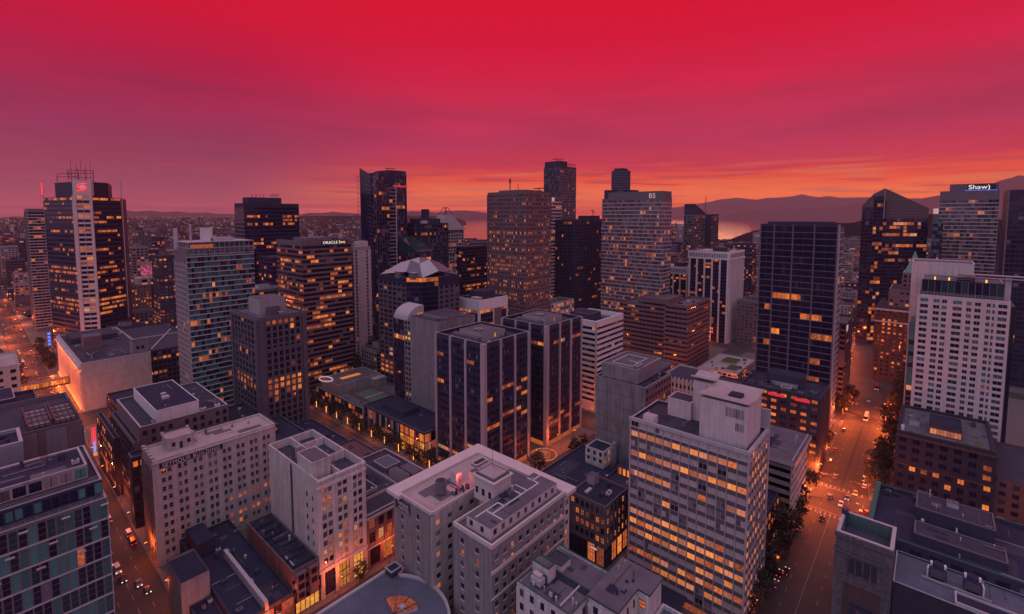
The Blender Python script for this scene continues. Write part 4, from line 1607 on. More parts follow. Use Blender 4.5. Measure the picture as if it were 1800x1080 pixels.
b.vol(0, 14, 'dark_brick', 'roof_black', 'steel_grey', ph=.9)
b.roof_detail(162, 203, 111, 139, 13.12, 10, 8, ('roof_black', 'roof_dark'))
b.vents(12, 13.2, 163, 214, 111, 137, (.8, 2.2))
b.facade(b.W(), .5, 12.5, 8, 2, pw=.9, sh=1.6, wall='dark_brick', lit=.25, indiv=True)
b.done()
b = Building('small_house', 'small pale house on the low black roof below the blank grey tower', 'house', 205, 215.5, 119.6, 130)
b.vol(0, 22, 'cream', 'roof_black', 'cream', ph=.6)
b.facade(b.W(), 14.2, 21, 3, 2, pw=2.0, sh=1.4, wall='cream', panes=('glass_black',), lit=.1, pd=.1, indiv=True)
b.facade(b.S(), 14.2, 21, 3, 2, pw=2.2, sh=1.4, wall='cream', panes=('glass_black',), lit=.4, pd=.1, indiv=True)
b.block('chimney', 213, 215, 117.8, 119.5, 0, 24, 'pale_concrete')
b.done()
b = Building('low_building', 'dark gravel roof with a lit stair hut behind the white gridded slab', 'building', 179, 215, 92.4, 108.6)
b.vol(0, 20, 'dark_brick', 'roof_black', 'dark_wall', ph=.9)
b.block('stair_hut', 196, 203, 100, 107, 19, 23.5, 'brown_wall', 'roof_black')
m = MB()
for q in range(3):
    m.box(195.9, 100.6 + q * 2.1, 19.6, 196.02, 101.8 + q * 2.1, 22.6, 'lit_hot')
b.sub('door', m)
b.vents(8, 19.2, 181, 212, 94, 105, (.8, 2))
b.done()

# 15 --- blank grey concrete tower
b = Building('concrete_tower', 'blank grey concrete tower with a darker upper block and cluttered roof', 'concrete tower', 217, 247, 103.7, 132)
b.vol(0, 55.4, 'concrete', 'roof_dark', 'pale_concrete', ph=.8)
b.vol(55.4, 62.9, 'concrete', 'roof_grey', 'light_metal', x0=218.5, x1=246, y0=108.8, y1=129.3, ph=.7)
b.facade(b.S(), 3, 54, 9, 13, pw=1.4, sh=1.8, wall='brown_wall', lit=.12, rows={2: .4, 3: .45}, pd=.25, indiv=True, bars=(1, 0))
m = MB()
for a, c_ in (((222, 112), (222, 125)), ((222, 125), (240, 125)), ((240, 114), (240, 125)), ((226, 114), (240, 114)), ((230, 114), (230, 119))):
    m.bar((*a, 62.7), (*c_, 62.7), .3, 'light_metal')
b.sub('roof_kerb', m)
b.block('roof_box', 220, 226, 109.6, 112, 62.1, 63.8, 'steel_grey', 'roof_grey', 'light_metal')
F, L = fr(*b.W())
m = MB()
for k in range(1, 8):
    m.obox(F, 0, L, 0, .05, k * 6.9, k * 6.9 + .12, 'dark_wall')
for k in range(1, 4):
    m.obox(F, k * 7.1, k * 7.1 + .12, 0, .055, 0, 54, 'dark_wall')
b.sub('wall_joint', m)
b.vents(5, 54.7, 219, 243, 104.4, 107)
b.done()
b = Building('stone_building', 'ornate beige building with a toothed roof line behind the white roof house', 'stone building', 292, 325, 107, 130)
b.vol(0, 36.4, 'pinkish', 'roof_dark', 'pinkish', ph=1.2)
b.facade(b.W(), 3, 34, 9, 8, pw=1.1, sh=1.4, wall='pinkish', lit=.05, pd=.8, sd=.3, indiv=True)
m = MB()
F, L = fr(*b.W())
for q in range(10):
    m.obox(F, q * 2.55 - .4, q * 2.55 + .4, -.2, 1.0, 34, 38, 'pinkish')
b.sub('pinnacle', m)
b.done()

# 16 --- office with overhanging flat roof
b = Building('office_building', 'grey office block with a broad pale roof rim beside the white slab', 'office building', 228.2, 260.3, 42, 66)
b.vol(0, 33.6, 'hotel_wall', 'roof_grey', 'light_metal', ph=.4)
m = MB()
m.box(226.4, 40.2, 33.62, 262, 67, 35.2, 'light_metal', 'roof_grey')
m.box(227.6, 41.4, 35.2, 260.8, 41.8, 35.7, 'light_metal')
b.sub('roof_rim', m)
b.facade(b.W(), 3, 33, 3, 8, lit=.3, rows={2: .6, 3: .8, 4: .7, 5: .6}, sh=1.7, wall='hotel_wall', wins=[(3, 5.6), (9, 11.6)], pd=.2, indiv=True, split=True, bars=(1, 0), lits=('lit_hot', 'lit'))
b.facade(b.S(), 3, 33, 9, 8, pw=.5, sh=1.6, wall='beige', lit=.4, pd=.35, sd=.6, indiv=True, split=True, bars=(1, 0), lits=('lit', 'lit_rose', 'lit_dim'))
b.roof_detail(229, 260, 43, 65, 35.22, 7, 3)
m = MB()
for a, c_ in (((246, 44, 35), (246, 44, 38.5)), ((250, 44, 35), (250, 44, 38.5)), ((246, 44, 38.5), (250, 44, 38.5))):
    m.bar(a, c_, .12, 'light_metal')
b.sub('roof_frame', m)
b.done()
b = Building('low_building', 'dark low building tucked between the white gridded slab and the pale rimmed office', 'building', 187, 227.5, 46, 90)
b.vol(0, 20, 'dark_brick', 'roof_black', 'dark_wall', ph=.9)
b.facade(b.S(), .6, 18, 9, 4, pw=1.0, sh=1.5, wall='dark_brick', lit=.5, lits=('lit', 'lit_dim', 'lit_hot'))
b.done()

# 17 --- dark block full of orange windows
b = Building('office_building', 'dark block full of bright orange windows below the black gridded tower', 'office building', 290, 318, 41.5, 80)
b.vol(0, 44.7, 'dark_brick', 'roof_black', 'dark_wall', ph=1.1)
LR = ('lit', 'lit', 'lit_hot', 'lit_dim')
b.facade(b.W(), 4, 43, 8, 10, pw=1.9, sh=2.0, wall='dark_brick', lit=.5, rows={0: .7, 1: .5}, cluster=.2, pd=.6, sd=.3, bars=(1, 0), indiv=True, split=True, lits=LR)
b.facade(b.S(), 4, 43, 6, 10, pw=1.9, sh=2.0, wall='dark_brick', lit=.62, cluster=.2, pd=.6, sd=.3, bars=(1, 0), indiv=True, split=True, lits=LR)
F, L = fr(*b.W())
m = MB()
m.obox(F, 14, 22, .62, .7, 40.9, 42.6, 'neon_red_dim')
b.sub('red_lit_fascia', m)
m = MB()
m.obox(F, 27, 34, .62, .7, 40.9, 42.6, 'neon_red_dim')
b.sub('red_lit_fascia', m)
b.block('penthouse', 302, 314, 52, 70, 43.7, 49.5, 'dark_wall', 'roof_black')
b.block('penthouse', 300, 302, 54, 67, 43.7, 46, 'pale_concrete', 'roof_dark')
b.block('roof_box', 294, 299, 56, 61, 43.7, 45, 'steel_grey', 'roof_grey', 'light_metal')
b.roof_detail(291, 317, 43, 79, 43.62, 8, 6, ('roof_black', 'roof_dark'))
b.vents(8, 43.8, 292, 300, 44, 76)
b.done()

# 18 --- brick building with roof garden, right
b = Building('brick_building', 'very dark brick building with a mossy gravel roof and lit roof house, right side', 'brick building', 295, 338, -24.3, 10)
b.vol(0, 35.7, 'dark_brick', 'roof_grey', 'dark_brick', ph=1.3, pt=1.3)
b.facade(b.W(), 20, 33, 7, 3, pw=2.0, sh=1.9, wall='dark_brick', panes=('glass_black',), lit=.0, rows={1: .2, 2: .1}, pd=.25, bars=(1, 0), indiv=True, split=True, lits=('lit', 'lit_hot'))
b.facade(b.W(), 2, 19.6, 8, 4, pw=1.9, sh=1.8, wall='dark_brick', panes=('glass_black',), lit=.1, rows={0: .45, 1: .15}, pd=.25, bars=(1, 0), indiv=True, split=True, lits=('lit', 'lit_hot'))
b.facade(b.S(), 2, 33, 8, 7, pw=2.2, sh=2.0, wall='dark_brick', panes=('glass_black',), lit=.06)
F, L = fr(*b.W())
m = MB()
m.obox(F, -.3, L + .3, 0, .7, 33.2, 34.2, 'brick')
m.obox(F, -.3, L + .3, 0, .5, 19.4, 20.0, 'brick')
b.sub('cornice', m)
b.block('roof_house', 303, 319, -13.2, -1.6, 34.4, 39.2, 'rust', 'roof_black', 'dark_wall')
m = MB()
F, L = fr((303, -1.6), (303, -13.2))
for q in range(9):
    m.obox(F, .4 + q * 1.24, 1.5 + q * 1.24, .02, .1, 35, 37.6, 'lit_rose')
b.sub('roof_house_window', m)
m = MB()
rng = random.Random(4)
for q in range(26):
    x, y = rng.choice(((rng.uniform(298, 336), rng.uniform(-22, -17)), (rng.uniform(298, 302), rng.uniform(-20, 8)), (rng.uniform(322, 336), rng.uniform(-20, 8))))
    m.cyl(x, y, 34.4, 34.4 + rng.uniform(.2, .7), rng.uniform(.5, 1.5), 'moss', 7, .3)
b.sub('moss_clump', m, 'stuff')
b.block('roof_box', 310, 314, 2, 6, 34.4, 36.6, 'light_metal', 'roof_grey')
b.block('roof_box', 296.6, 297.8, 7.4, 8.6, 34.4, 38, 'white')
b.roof_detail(297, 336, -22, 8, 34.42, 8, 4, ('roof_grey', 'roof_blue', 'roof_dark'))
b.vents(6, 34.4, 320, 334, -20, 6, (.8, 2))
b.done()
b = Building('low_building', 'low wing with a lit attic window at the right edge', 'building', 296, 345, -62, -25)
b.vol(0, 24, 'red_brick', 'roof_dark', 'dark_brick', ph=.9)
b.facade(b.W(), 3, 22.5, 9, 5, pw=2., sh=1.9, wall='red_brick', panes=('glass_black',), lit=.12, rows={0: .3}, indiv=True)
b.done()

# 19 --- stone tower and dark roofs, bottom right
b = Building('stone_tower', 'rough stone corner tower with an open copper lined top, bottom right', 'stone tower', 165, 178.5, 4.7, 18)
m = b.mb('wall')
m.box(165, 4.7, 0, 178.5, 18, 43.6, 'stone')
for (x0, x1, y0, y1) in ((165, 178.5, 4.7, 5.6), (165, 178.5, 17.1, 18), (165, 166, 5.6, 17.1), (177.5, 178.5, 5.6, 17.1)):
    m.box(x0, y0, 43.6, x1, y1, 47.4, 'stone', 'light_metal')
m = b.mb('copper_lining')
m.box(166.01, 16.9, 43.7, 177.49, 17.09, 46.9, 'copper')
m.box(177.3, 5.61, 43.7, 177.49, 16.9, 46.9, 'copper')
m.box(166.01, 5.61, 43.7, 177.3, 5.8, 46.9, 'copper')
m.box(166.05, 5.85, 43.61, 177.25, 16.85, 43.8, 'roof_dark')
m = b.mb('roof_debris')
for a, c_ in (((167, 15, 43.9), (168.6, 14, 45.6)), ((167.4, 13.6, 44), (169.4, 15, 44.2)), ((168, 7.2, 43.9), (169.2, 8.4, 45.4)), ((167, 8, 44), (169, 7, 44.2))):
    m.bar(a, c_, .14, 'light_metal')
m = b.mb('flue')
m.cyl(176.4, 17.2, 43, 48.6, .9, 'dark_wall', 14)
F, L = fr((165, 18), (165, 4.7))
m = b.mb('stone_course')
rng = random.Random(2)
for k in range(36):
    z = 1 + k * 1.18
    for a, c_ in ((-.25, 2.2 if k % 2 else 1.7), (L - (2.2 if k % 2 else 1.7), L)):
        m.obox(F, a, c_, 0, .22 + rng.uniform(-.06, .08), z, z + 1.08, 'stone')
    if k > 26:
        q = 2.3
        while q < L - 2.4:
            wd = rng.uniform(.8, 1.5)
            m.obox(F, q, min(q + wd - .08, L - 2.3), 0, .12 + rng.uniform(0, .12), z, z + 1.08, 'stone')
            q += wd
m = b.mb('cornice')
m.obox(F, -.4, L + .1, 0, .55, 45.9, 47.3, 'stone')
m.obox(F, -.35, L, 0, .45, 41.6, 42.2, 'stone')
for q in range(4):
    m = MB()
    s0 = 3.4 + q * 1.75
    m.obox(F, s0, s0 + 1.25, .22, .3, 36.2, 40.8, 'dark_brick')
    m.obox(F, s0 - .2, s0, .2, .5, 36, 41, 'stone')
    b.sub('stone_panel', m)
m = MB()
m.obox(F, 2.3, L - 2.3, .0, .10, 0, 33, 'brick')
for q in range(10):
    a = q / 10
    hw = (L / 2 - 2.4) * math.sqrt(max(0, 1 - a * a))
    m.obox(F, L / 2 - hw, L / 2 + hw, .0, .11, 33 + q * .26, 33.26 + q * .26, 'brick')
b.sub('arched_recess', m)
m = MB()
m.obox(F, 4.2, 9.2, .12, .45, 22.5, 27, 'glass_blue')
sg = b.sub('sign_board', m)
m = MB()
m.obox(F, 4.1, 9.3, .1, .5, 22.3, 22.5, 'dark_panel')
m.obox(F, 4.1, 9.3, .1, .5, 27, 27.2, 'dark_panel')
b.sub('sign_frame', m)
m = MB()
P, d, n = F
for q, (sx, sz, rr) in enumerate(((6.2, 25.4, .55), (6.8, 25.0, .5), (7.3, 24.8, .4), (5.9, 25.9, .3))):
    m.obox(F, sx - rr, sx + rr, .46, .52, sz - rr * .6, sz + rr * .6, 'rust')
o = m.build('emblem', sg, b.loc)
text('lettering', 'BAR', 1.2, F, 5.4, 23.2, .47, 'light_metal', sg, b.loc, .06, 1.1, 1.2)
b.done()
b = Building('office_building', 'broad dark flat roof with copper edge and sunken light wells, bottom right', 'office building', 182.4, 218, -62, 11.8)
b.vol(0, 41.6, 'dark_wall', 'roof_black', 'dark_copper', ph=1.4, pt=.9)
for q in range(14):
    b.block('copper_coping', 183.2 + q * 2.5, 185.4 + q * 2.5, 11.0, 12.5, 41.0, 42.2, 'copper')
b.block('roof_house', 199, 210, -17.5, .8, 40.2, 45.6, 'dark_wall', 'roof_dark', 'steel_grey')
b.block('roof_house', 187.6, 195.8, -19.4, .8, 40.2, 42.6, 'dark_wall', 'roof_dark', 'steel_grey')
m = MB()
m.box(196.2, -7.2, 40.25, 198.8, -3.4, 40.35, 'court_green')
m.box(196.2, -13.4, 40.25, 198.8, -10.4, 40.35, 'copper')
m.box(196, -9.2, 40.3, 198.9, -8.8, 43, 'light_metal')
b.sub('light_well_floor', m)
b.block('roof_box', 206, 209, -9.5, -6.6, 45.6, 47, 'light_metal', 'roof_grey')
b.block('roof_box', 209, 210, -2.6, -2.3, 45.5, 48, 'light_metal')
b.block('vent_hood', 197, 198.4, -1.4, -.6, 40.2, 42.8, 'light_metal')
m = MB()
for q in range(10):
    m.bar((209.8, .6 - q * .4, 45.6), (209.8, .6 - q * .4, 46.6), .04, 'light_metal')
m.bar((209.8, .6, 46.6), (209.8, -3.2, 46.6), .05, 'light_metal')
b.sub('railing', m)
b.roof_detail(184, 216, -45, 10, 40.22, 12, 10, ('roof_black', 'roof_dark', 'roof_black'))
b.roof_detail(200, 209, -17, 0, 45.6, 4, 2)
b.roof_detail(188, 195, -19, 0, 42.6, 4, 2)
b.vents(9, 40.3, 212, 216, -40, 9, (.8, 2), ('steel_grey', 'dark_wall'))
b.facade(b.W(), 20, 40, 16, 5, pw=1.8, sh=1.8, wall='dark_wall', lit=.0)
b.done()
b = Building('low_building', 'blue grey roof terrace carrying two big cooling units, bottom right corner', 'building', 165.4, 182, -62, 4.5)
b.vol(0, 38.6, 'dark_brick', 'roof_blue', 'light_metal', ph=.5, pt=.3)
m = MB()
m.box(165.5, -60, 38.2, 170.6, -8.2, 39.0, 'light_metal', 'roof_black')
m.box(165.5, -60, 39.0, 165.9, -8.2, 39.5, 'light_metal')
m.box(170.2, -60, 39.0, 170.6, -8.2, 39.5, 'light_metal')
m.box(165.9, -8.6, 39.0, 170.2, -8.2, 39.5, 'light_metal')
b.sub('roof_pit', m)
b.roof_detail(172, 181, -30, 3, 38.12, 9, 4, ('roof_blue', 'roof_grey', 'roof_blue'))
b.vents(6, 38.2, 172, 180, -40, -18, (.4, 1), ('dark_wall', 'steel_grey'))
b.done()
for q, (y0, lab) in enumerate(((-6.6, 'left one of two big cooling units on the blue grey roof'), (-13.6, 'right one of two big cooling units on the blue grey roof'))):
    r_ = empty('cooling_unit', (175.5, y0 + 1.8, 38.15), lab, 'cooling unit', 'roof cooling units')
    off = (175.5, y0 + 1.8, 38.15)
    m = MB()
    m.box(173.8, y0, 39, 177, y0 + 3.6, 41.6, 'dark_panel')
    for k in range(7):
        m.box(173.72, y0 + .2, 39.2 + k * .33, 173.8, y0 + 3.4, 39.36 + k * .33, 'steel_grey')
    m.build('casing', r_, off)
    m = MB()
    m.cyl(175.6, y0 + 1.8, 41.6, 42.5, 1.15, 'dark_wall', 18)
    m.cyl(175.6, y0 + 1.8, 42.5, 42.55, .9, 'roof_black', 18)
    m.build('fan_shroud', r_, off)
    for yy in (y0 + .1, y0 + 3.0):
        m = MB()
        m.box(175, yy, 41.6, 176.2, yy + .5, 42.4, 'white')
        m.build('pipe_collar', r_, off)
    m = MB()
    sgn = 1 if q == 0 else -1
    yy = y0 + (4.0 if q == 0 else -.4)
    m.bar((174.4, yy, 38.2), (174.4, yy, 40.6), .18, 'white')
    m.bar((174.4, yy, 40.6), (175.4, yy - .3 * sgn, 41.2), .18, 'white')
    m.build('pipe', r_, off)
    m = MB()
    for yy in (y0 + .2, y0 + 3.2):
        m.box(173.6, yy, 38.1, 177.2, yy + .2, 39, 'steel_grey')
    m.build('leg_frame', r_, off)
m = MB()
m.box(172.9, -15.5, 38.3, 173.1, -1.4, 38.9, 'light_metal')
for q in range(24):
    m.box(172.7, -15.3 + q * .58, 38.12, 173.3, -15.1 + q * .58, 38.3, 'dark_wall')
o = m.build('pipe_rack')
tag(o, 'long pale pipe rack running in front of the two cooling units', 'pipe rack')

# ------------------------------------------------------------------ towers of the middle distance
# 20 --- the dark twins
TW = []
for (x0, x1, y1, lab, seed) in ((172.3, 208.4, 208.7, 'front one of two dark twin towers with pale upright piers, nearest the hotel', 3),
                                (225.4, 262.6, 207.1, 'rear one of two dark twin towers with pale upright piers, above the lit courtyard', 8)):
    b = Building('office_tower', lab, 'office tower', x0, x1, 171, y1, 'dark twin towers with pale piers', seed)
    b.vol(0, 74.4, 'dark_panel', 'roof_dark', 'light_metal', ph=2.4, pt=.55)
    front = x0 < 200
    RWt = {3: .75, 4: .3, 14: .95} if front else {2: .85}
    RSt = {6: .3, 7: .45, 8: .3, 10: .35, 11: .3, 13: .1} if front else {2: .55, 14: .5, 15: .55, 16: .3}
    if front:
        RWt = {2: .7, 3: .35, 14: .3, 16: .6}
    for PQ, rw in ((b.W(), RWt), (b.S(), RSt)):
        F, L = fr(*PQ)
        bay = (L - 1.5) / 3
        wins = []
        for q in range(3):
            for t in range(2):
                a = .75 + q * bay + .55 + t * (bay - 1.1) / 2
                wins.append((a + .05, a + (bay - 1.1) / 2 - .05))
        b.facade(PQ, 3, 71.5, 6, 18, sh=1.7, wall='dark_panel', panes=('glass_black', 'glass_black', 'glass'), frame='steel_grey', lit=.025, rows=rw, cluster=.7, pd=.2, sd=.28,
                 bars=(3, 0), indiv=True, wins=wins, npn=4, ispan=True)
        for q in range(4):
            a = .75 + q * bay
            b.link('pier', box_mesh(1.15, 1.1, 74.2, 'mullion'), (F[0][0] + F[1][0] * (a - .57), F[0][1] + F[1][1] * (a - .57), 0), math.atan2(F[1][1], F[1][0]))
        m = MB()
        for q in range(42):
            a = .4 + q * (L - .8) / 41
            m.obox(F, a - .05, a + .05, .28, .42, 71.6, 74, 'steel_grey')
        b.sub('parapet_rib', m, 'stuff')
        m = MB()
        m.obox(F, 0, L, .0, .15, .2, 3, 'lit_dim' if front else 'lit')
        b.sub('lobby_glazing', m)
    b.link('pier', box_mesh(1.2, 1.2, 74.3, 'mullion'), (x0 - 1.1, 171 + .1, 0), 0)
    cx, cyy = (x0 + x1) / 2, (171 + y1) / 2
    b.block('penthouse', cx - 9, cx + 8, cyy - 10, cyy + 9, 72, 76.2, 'pale_concrete', 'roof_grey')
    b.block('penthouse', cx - 12, cx - 9.1, cyy - 8, cyy + 12, 72, 74.4, 'steel_grey', 'roof_grey')
    b.block('roof_hatch', cx - 6, cx - 3, cyy - 4, cyy, 76.2, 77, 'steel_grey', 'roof_grey', 'light_metal')
    m = MB()
    m.box(cx - .6, cyy - 10.12, 73.2, cx + .4, cyy - 10.0, 75.4, 'lit_yellow')
    b.sub('door', m)
    b.roof_detail(x0 + 1, x1 - 1, 172, y1 - 1, 72.02, 12, 10)
    b.vents(12, 72.1, x0 + 2, x1 - 4, 173, y1 - 4, (.8, 2.4))
    m = MB()
    for t in range(12):
        m.bar((x0 + 4 + t, 173.5, 72.2), (x0 + 4 + t, 176, 72.2), .12, 'light_metal')
    b.sub('roof_pipe', m)
    b.done()

# 21 --- white banded office
b = Building('office_tower', 'office tower with alternating white and dark horizontal bands behind the rear twin', 'office tower', 290, 328.3, 176.6, 206)
b.vol(0, 65.5, 'white', 'roof_grey', 'white', ph=4.5, pt=.5)
PANM = ('glass_black', 'glass', 'glass')
for PQ in (b.W(), b.S()):
    b.facade(PQ, 5.5, 61, 9 if PQ == b.W() else 12, 14, pw=.15, sh=1.9, wall='white', pm='dark_panel', panes=PANM, lit=.035, rows={3: .06, 9: .12}, pd=.1, sd=.5, ispan=True, indiv=True)
    F, L = fr(*PQ)
    m = MB()
    m.obox(F, -.5, L, 0, .5, 61, 65.4, 'white')
    b.sub('parapet_band', m)
m = MB()
m.box(289.2, 175.8, 5, 290.2, 176.9, 65, 'light_metal')
b.sub('pier', m)
b.block('lobby', 291, 327, 177.5, 205, .2, 5.5, 'lit', 'white')
b.block('penthouse', 296, 312, 186, 203, 61, 68, 'dark_wall', 'roof_black', 'steel_grey')
b.block('penthouse', 314, 322, 184, 200, 61, 63.4, 'steel_grey', 'roof_grey')
b.vents(6, 61.1, 292, 326, 178, 185)
b.done()

# 22 --- curved glass building with concrete slab
b = Building('office_tower', 'slim tower with a vaulted glass top and a blank concrete slab beside the front twin', 'office tower', 190, 222, 228, 275)
b.mb('wall').box(190, 228, 0, 222, 256, 74, 'concrete', 'roof_dark')
b.mb('glass_core').box(190.6, 256.1, 0, 222, 275, 70, 'glass_blue', 'roof_grey')
m = MB()
for q in range(10):
    a0, a1 = math.pi * q / 20, math.pi * (q + 1) / 20
    x0_, z0_ = 190.6 + 13 * (1 - math.cos(a0)), 70 + 9 * math.sin(a0)
    x1_, z1_ = 190.6 + 13 * (1 - math.cos(a1)), 70 + 9 * math.sin(a1)
    m.hexa([(x0_, 259, z0_), (x1_, 259, z1_), (x1_, 274.6, z1_), (x0_, 274.6, z0_), (x0_ - .3, 259, z0_ + .3), (x1_ - .3, 259, z1_ + .3), (x1_ - .3, 274.6, z1_ + .3), (x0_ - .3, 274.6, z0_ + .3)], 'light_metal')
pts = [(190.6 + 13 * (1 - math.cos(math.pi * q / 20)), 70 + 9 * math.sin(math.pi * q / 20)) for q in range(11)]
m.face([(x, 274.7, z) for x, z in reversed(pts)] + [(203.6, 274.7, 70)], 'glass_teal')
m.face([(x, 258.9, z) for x, z in pts] + [(203.6, 258.9, 70)], 'light_metal')
m.box(198, 258.7, 70.2, 203, 258.88, 74.5, 'lit_yellow')
b.sub('vaulted_roof', m)
b.facade(((190.6, 275), (190.6, 262.5)), 8, 70, 5, 18, pw=.12, sh=.5, wall='dark_panel', pm='steel_grey', panes=('glass_blue', 'glass_black'), lit=.03, rows={3: 1.}, pd=.1, sd=.08, lits=('lit_yellow', 'lit'))
b.facade(((190.6, 262.5), (190.6, 256.1)), 8, 70, 2, 18, pw=.9, sh=1.5, wall='concrete', panes=PANM, lit=.05, rows={3: 1.}, pd=.4, lits=('lit_yellow',), indiv=True)
F, L = fr((190, 256), (190, 228))
m = MB()
for s0 in (1.5, 8, 17.5, 26):
    m.obox(F, s0, s0 + .5, 0, .25, 0, 74, 'pale_concrete')
b.sub('rib', m)
b.block('roof_box', 196, 216, 232, 250, 73.9, 76.4, 'concrete', 'roof_dark')
b.vents(5, 74, 192, 215, 229, 231)
b.done()
b = Building('podium_building', 'low podium with a glowing glass front on the tree lined street', 'podium building', 166, 189, 212, 275)
b.vol(0, 17, 'dark_wall', 'roof_black', 'steel_grey', ph=.9)
b.facade(((166, 275), (166, 236)), 1, 15.5, 6, 2, pw=1.6, sh=1.8, wall='dark_wall', pm='pale_concrete', lit=.35, pd=.5, bars=(3, 1), indiv=True, npn=4)
b.facade(((166, 235), (166, 212)), .5, 15.8, 5, 3, pw=.25, sh=.4, wall='dark_panel', lit=.9, pd=.25, bars=(2, 1), indiv=True, split=True, npn=3, lits=('lit_hot', 'lit', 'lit_yellow'))
b.facade(b.S(), .5, 15.8, 5, 3, pw=.25, sh=.4, wall='dark_panel', lit=.5, pd=.25, bars=(2, 1), indiv=True, npn=3)
b.block('roof_box', 172, 184, 240, 262, 16, 19, 'dark_wall', 'roof_black')
b.vents(8, 16.1, 168, 186, 214, 270)
b.done()

# 23 --- dark tower with the faceted pale crown
pl = [(217, 332), (217, 296), (224, 286), (236, 282), (257.2, 282), (257.2, 332)]
b = Building('office_tower', 'dark chamfered tower with a faceted pale metal crown and glass corner', 'office tower', 217, 257.2, 282, 332)
b.mb('wall').prism(pl, 0, 93, 'dark_panel', 'roof_grey')
PANG = ('glass_black', 'glass', 'glass_black')
b.facade((pl[0], pl[1]), 3, 88, 6, 23, pw=1.5, sh=1.5, wall='granite', panes=PANG, lit=.05, rows={14: .3, 15: .4, 17: .7, 18: .5, 22: .8}, pd=.35, indiv=True)
b.facade((pl[3], pl[4]), 3, 86, 4, 22, pw=2.0, sh=1.5, wall='granite', panes=PANG, lit=.03, pd=.35, indiv=True)
b.facade((pl[1], pl[2]), 3, 93, 4, 25, pw=.15, sh=.7, wall='dark_panel', panes=PANG, lit=.02, rows={0: .95, 5: .5}, pd=.1, lits=('lit', 'lit_hot'))
b.facade((pl[2], pl[3]), 3, 93, 4, 25, pw=.15, sh=.7, wall='dark_panel', panes=PANG, lit=.02, rows={0: .9, 1: .6, 5: .3}, pd=.1, lits=('lit', 'lit_hot'))
m = MB()
cxx, cyy = 236, 306
ring = [(217.5, 331), (217.5, 297), (225, 287), (237, 282.6), (256.5, 282.6), (256.5, 331)]
top = [(227, 317), (227, 304), (231, 298), (238, 295.5), (248, 295.5), (248, 317)]
k = len(m.v)
m.v += [(x, y, 93 + (4.5 if i % 2 else 0)) for i, (x, y) in enumerate(ring)] + [(x, y, 105.5 - (3 if i % 2 == 0 else 0)) for i, (x, y) in enumerate(top)] + [(237, 306, 106.5)]
for i in range(6):
    j = (i + 1) % 6
    m.f.append((k + i, k + j, k + 6 + j, k + 6 + i))
    m.m.append(m.mi('steel_grey' if i % 2 else 'light_metal'))
    m.f.append((k + 6 + i, k + 6 + j, k + 12))
    m.m.append(m.mi('light_metal' if i % 2 else 'steel_grey'))
b.sub('faceted_crown', m)
for (x, y) in ((221, 290), (247, 284.5), (219, 305)):
    b.block('dormer', x - 2.5, x + 2.5, y - .5, y + 5, 92, 97, 'steel_grey', 'light_metal')
b.done()

# low deck with sports court
b = Building('low_building', 'low deck with a green and red sports court behind the tree lined street', 'building', 172.5, 214, 277, 352)
b.vol(0, 9, 'dark_wall', 'roof_grey', 'pale_concrete', ph=.8)
m = MB()
m.box(181, 284, 8.2, 203, 322, 8.34, 'court_red')
m.box(184.4, 287.6, 8.34, 199, 301.5, 8.40, 'court_green')
m.box(184.4, 303, 8.34, 199, 317.5, 8.40, 'court_green')
m.box(184, 302.2, 8.34, 199.4, 302.4, 9.4, 'white')
b.sub('sports_court', m)
b.block('terrace_house', 176, 212, 325, 350, 8.2, 15, 'pale_concrete', 'roof_grey', 'light_metal')
b.block('terrace_house', 202, 213, 318, 324.9, 8.2, 14, 'pale_concrete', 'roof_pink')
b.block('skylight', 184, 200, 333, 338, 15, 15.6, 'light_metal', 'strip_orange')
m = MB()
for q in range(20):
    a0, a1 = 2 * math.pi * q / 20, 2 * math.pi * (q + 1) / 20
    m.bar((176 + 4 * math.cos(a0), 343 + 7 * math.sin(a0), 15.7), (176 + 4 * math.cos(a1), 343 + 7 * math.sin(a1), 15.7), .35, 'neon_pale')
b.sub('lit_ring', m)
b.facade(b.W(), .6, 8, 16, 2, pw=.9, sh=.8, wall='dark_wall', lit=.6, pd=.3, lits=('lit', 'lit_dim', 'lit_hot'))
b.vents(8, 8.3, 175, 181, 280, 320, (.6, 1.6))
b.done()

# 24 --- granite tower
b = Building('office_tower', 'brown granite tower with two glowing storeys halfway up, centre left', 'office tower', 110.4, 138.3, 293, 334)
b.vol(0, 80.4, 'granite', 'roof_grey', 'granite', ph=1.2)
RG = {9: .85, 10: .8, 11: .4}
for PQ, nc in ((b.W(), 8), (b.S(), 8)):
    b.facade(PQ, 4, 78, nc, 19, pw=1.2, sh=1.1, wall='granite', panes=('glass_black', 'glass', 'glass_black'), lit=.04, rows=RG if nc else {}, pd=.7, sd=.25, indiv=True, split=False, bars=(1, 0), lits=('lit', 'lit', 'lit_hot', 'lit_dim'))
    F, L = fr(*PQ)
    m = MB()
    for g_, za, zb in ((.95, 77.6, 79.4), (.8, 60, 60.9), (.82, 42.5, 43.4)):
        m = MB()
        m.obox(F, -g_, L + .1, .0, g_, za, zb, 'granite')
        b.sub('belt_course', m)
    for s0 in (0, L - 2.6):
        m = MB()
        m.obox(F, s0, s0 + 2.6, .0, 1.3, 0, 79, 'granite')
        b.sub('corner_pier', m)
b.block('penthouse', 116, 131, 304, 322, 79.2, 89, 'pale_concrete', 'roof_grey')
b.block('penthouse', 119, 126, 300, 304, 79.2, 84, 'granite', 'roof_dark')
m = MB()
for q in range(3):
    m.cyl(124 + q * 3, 296, 20 + q * 4, 20.6 + q * 4, .3, 'cyan_dot', 8)
b.vents(5, 79.3, 112, 136, 295, 300)
b.done()

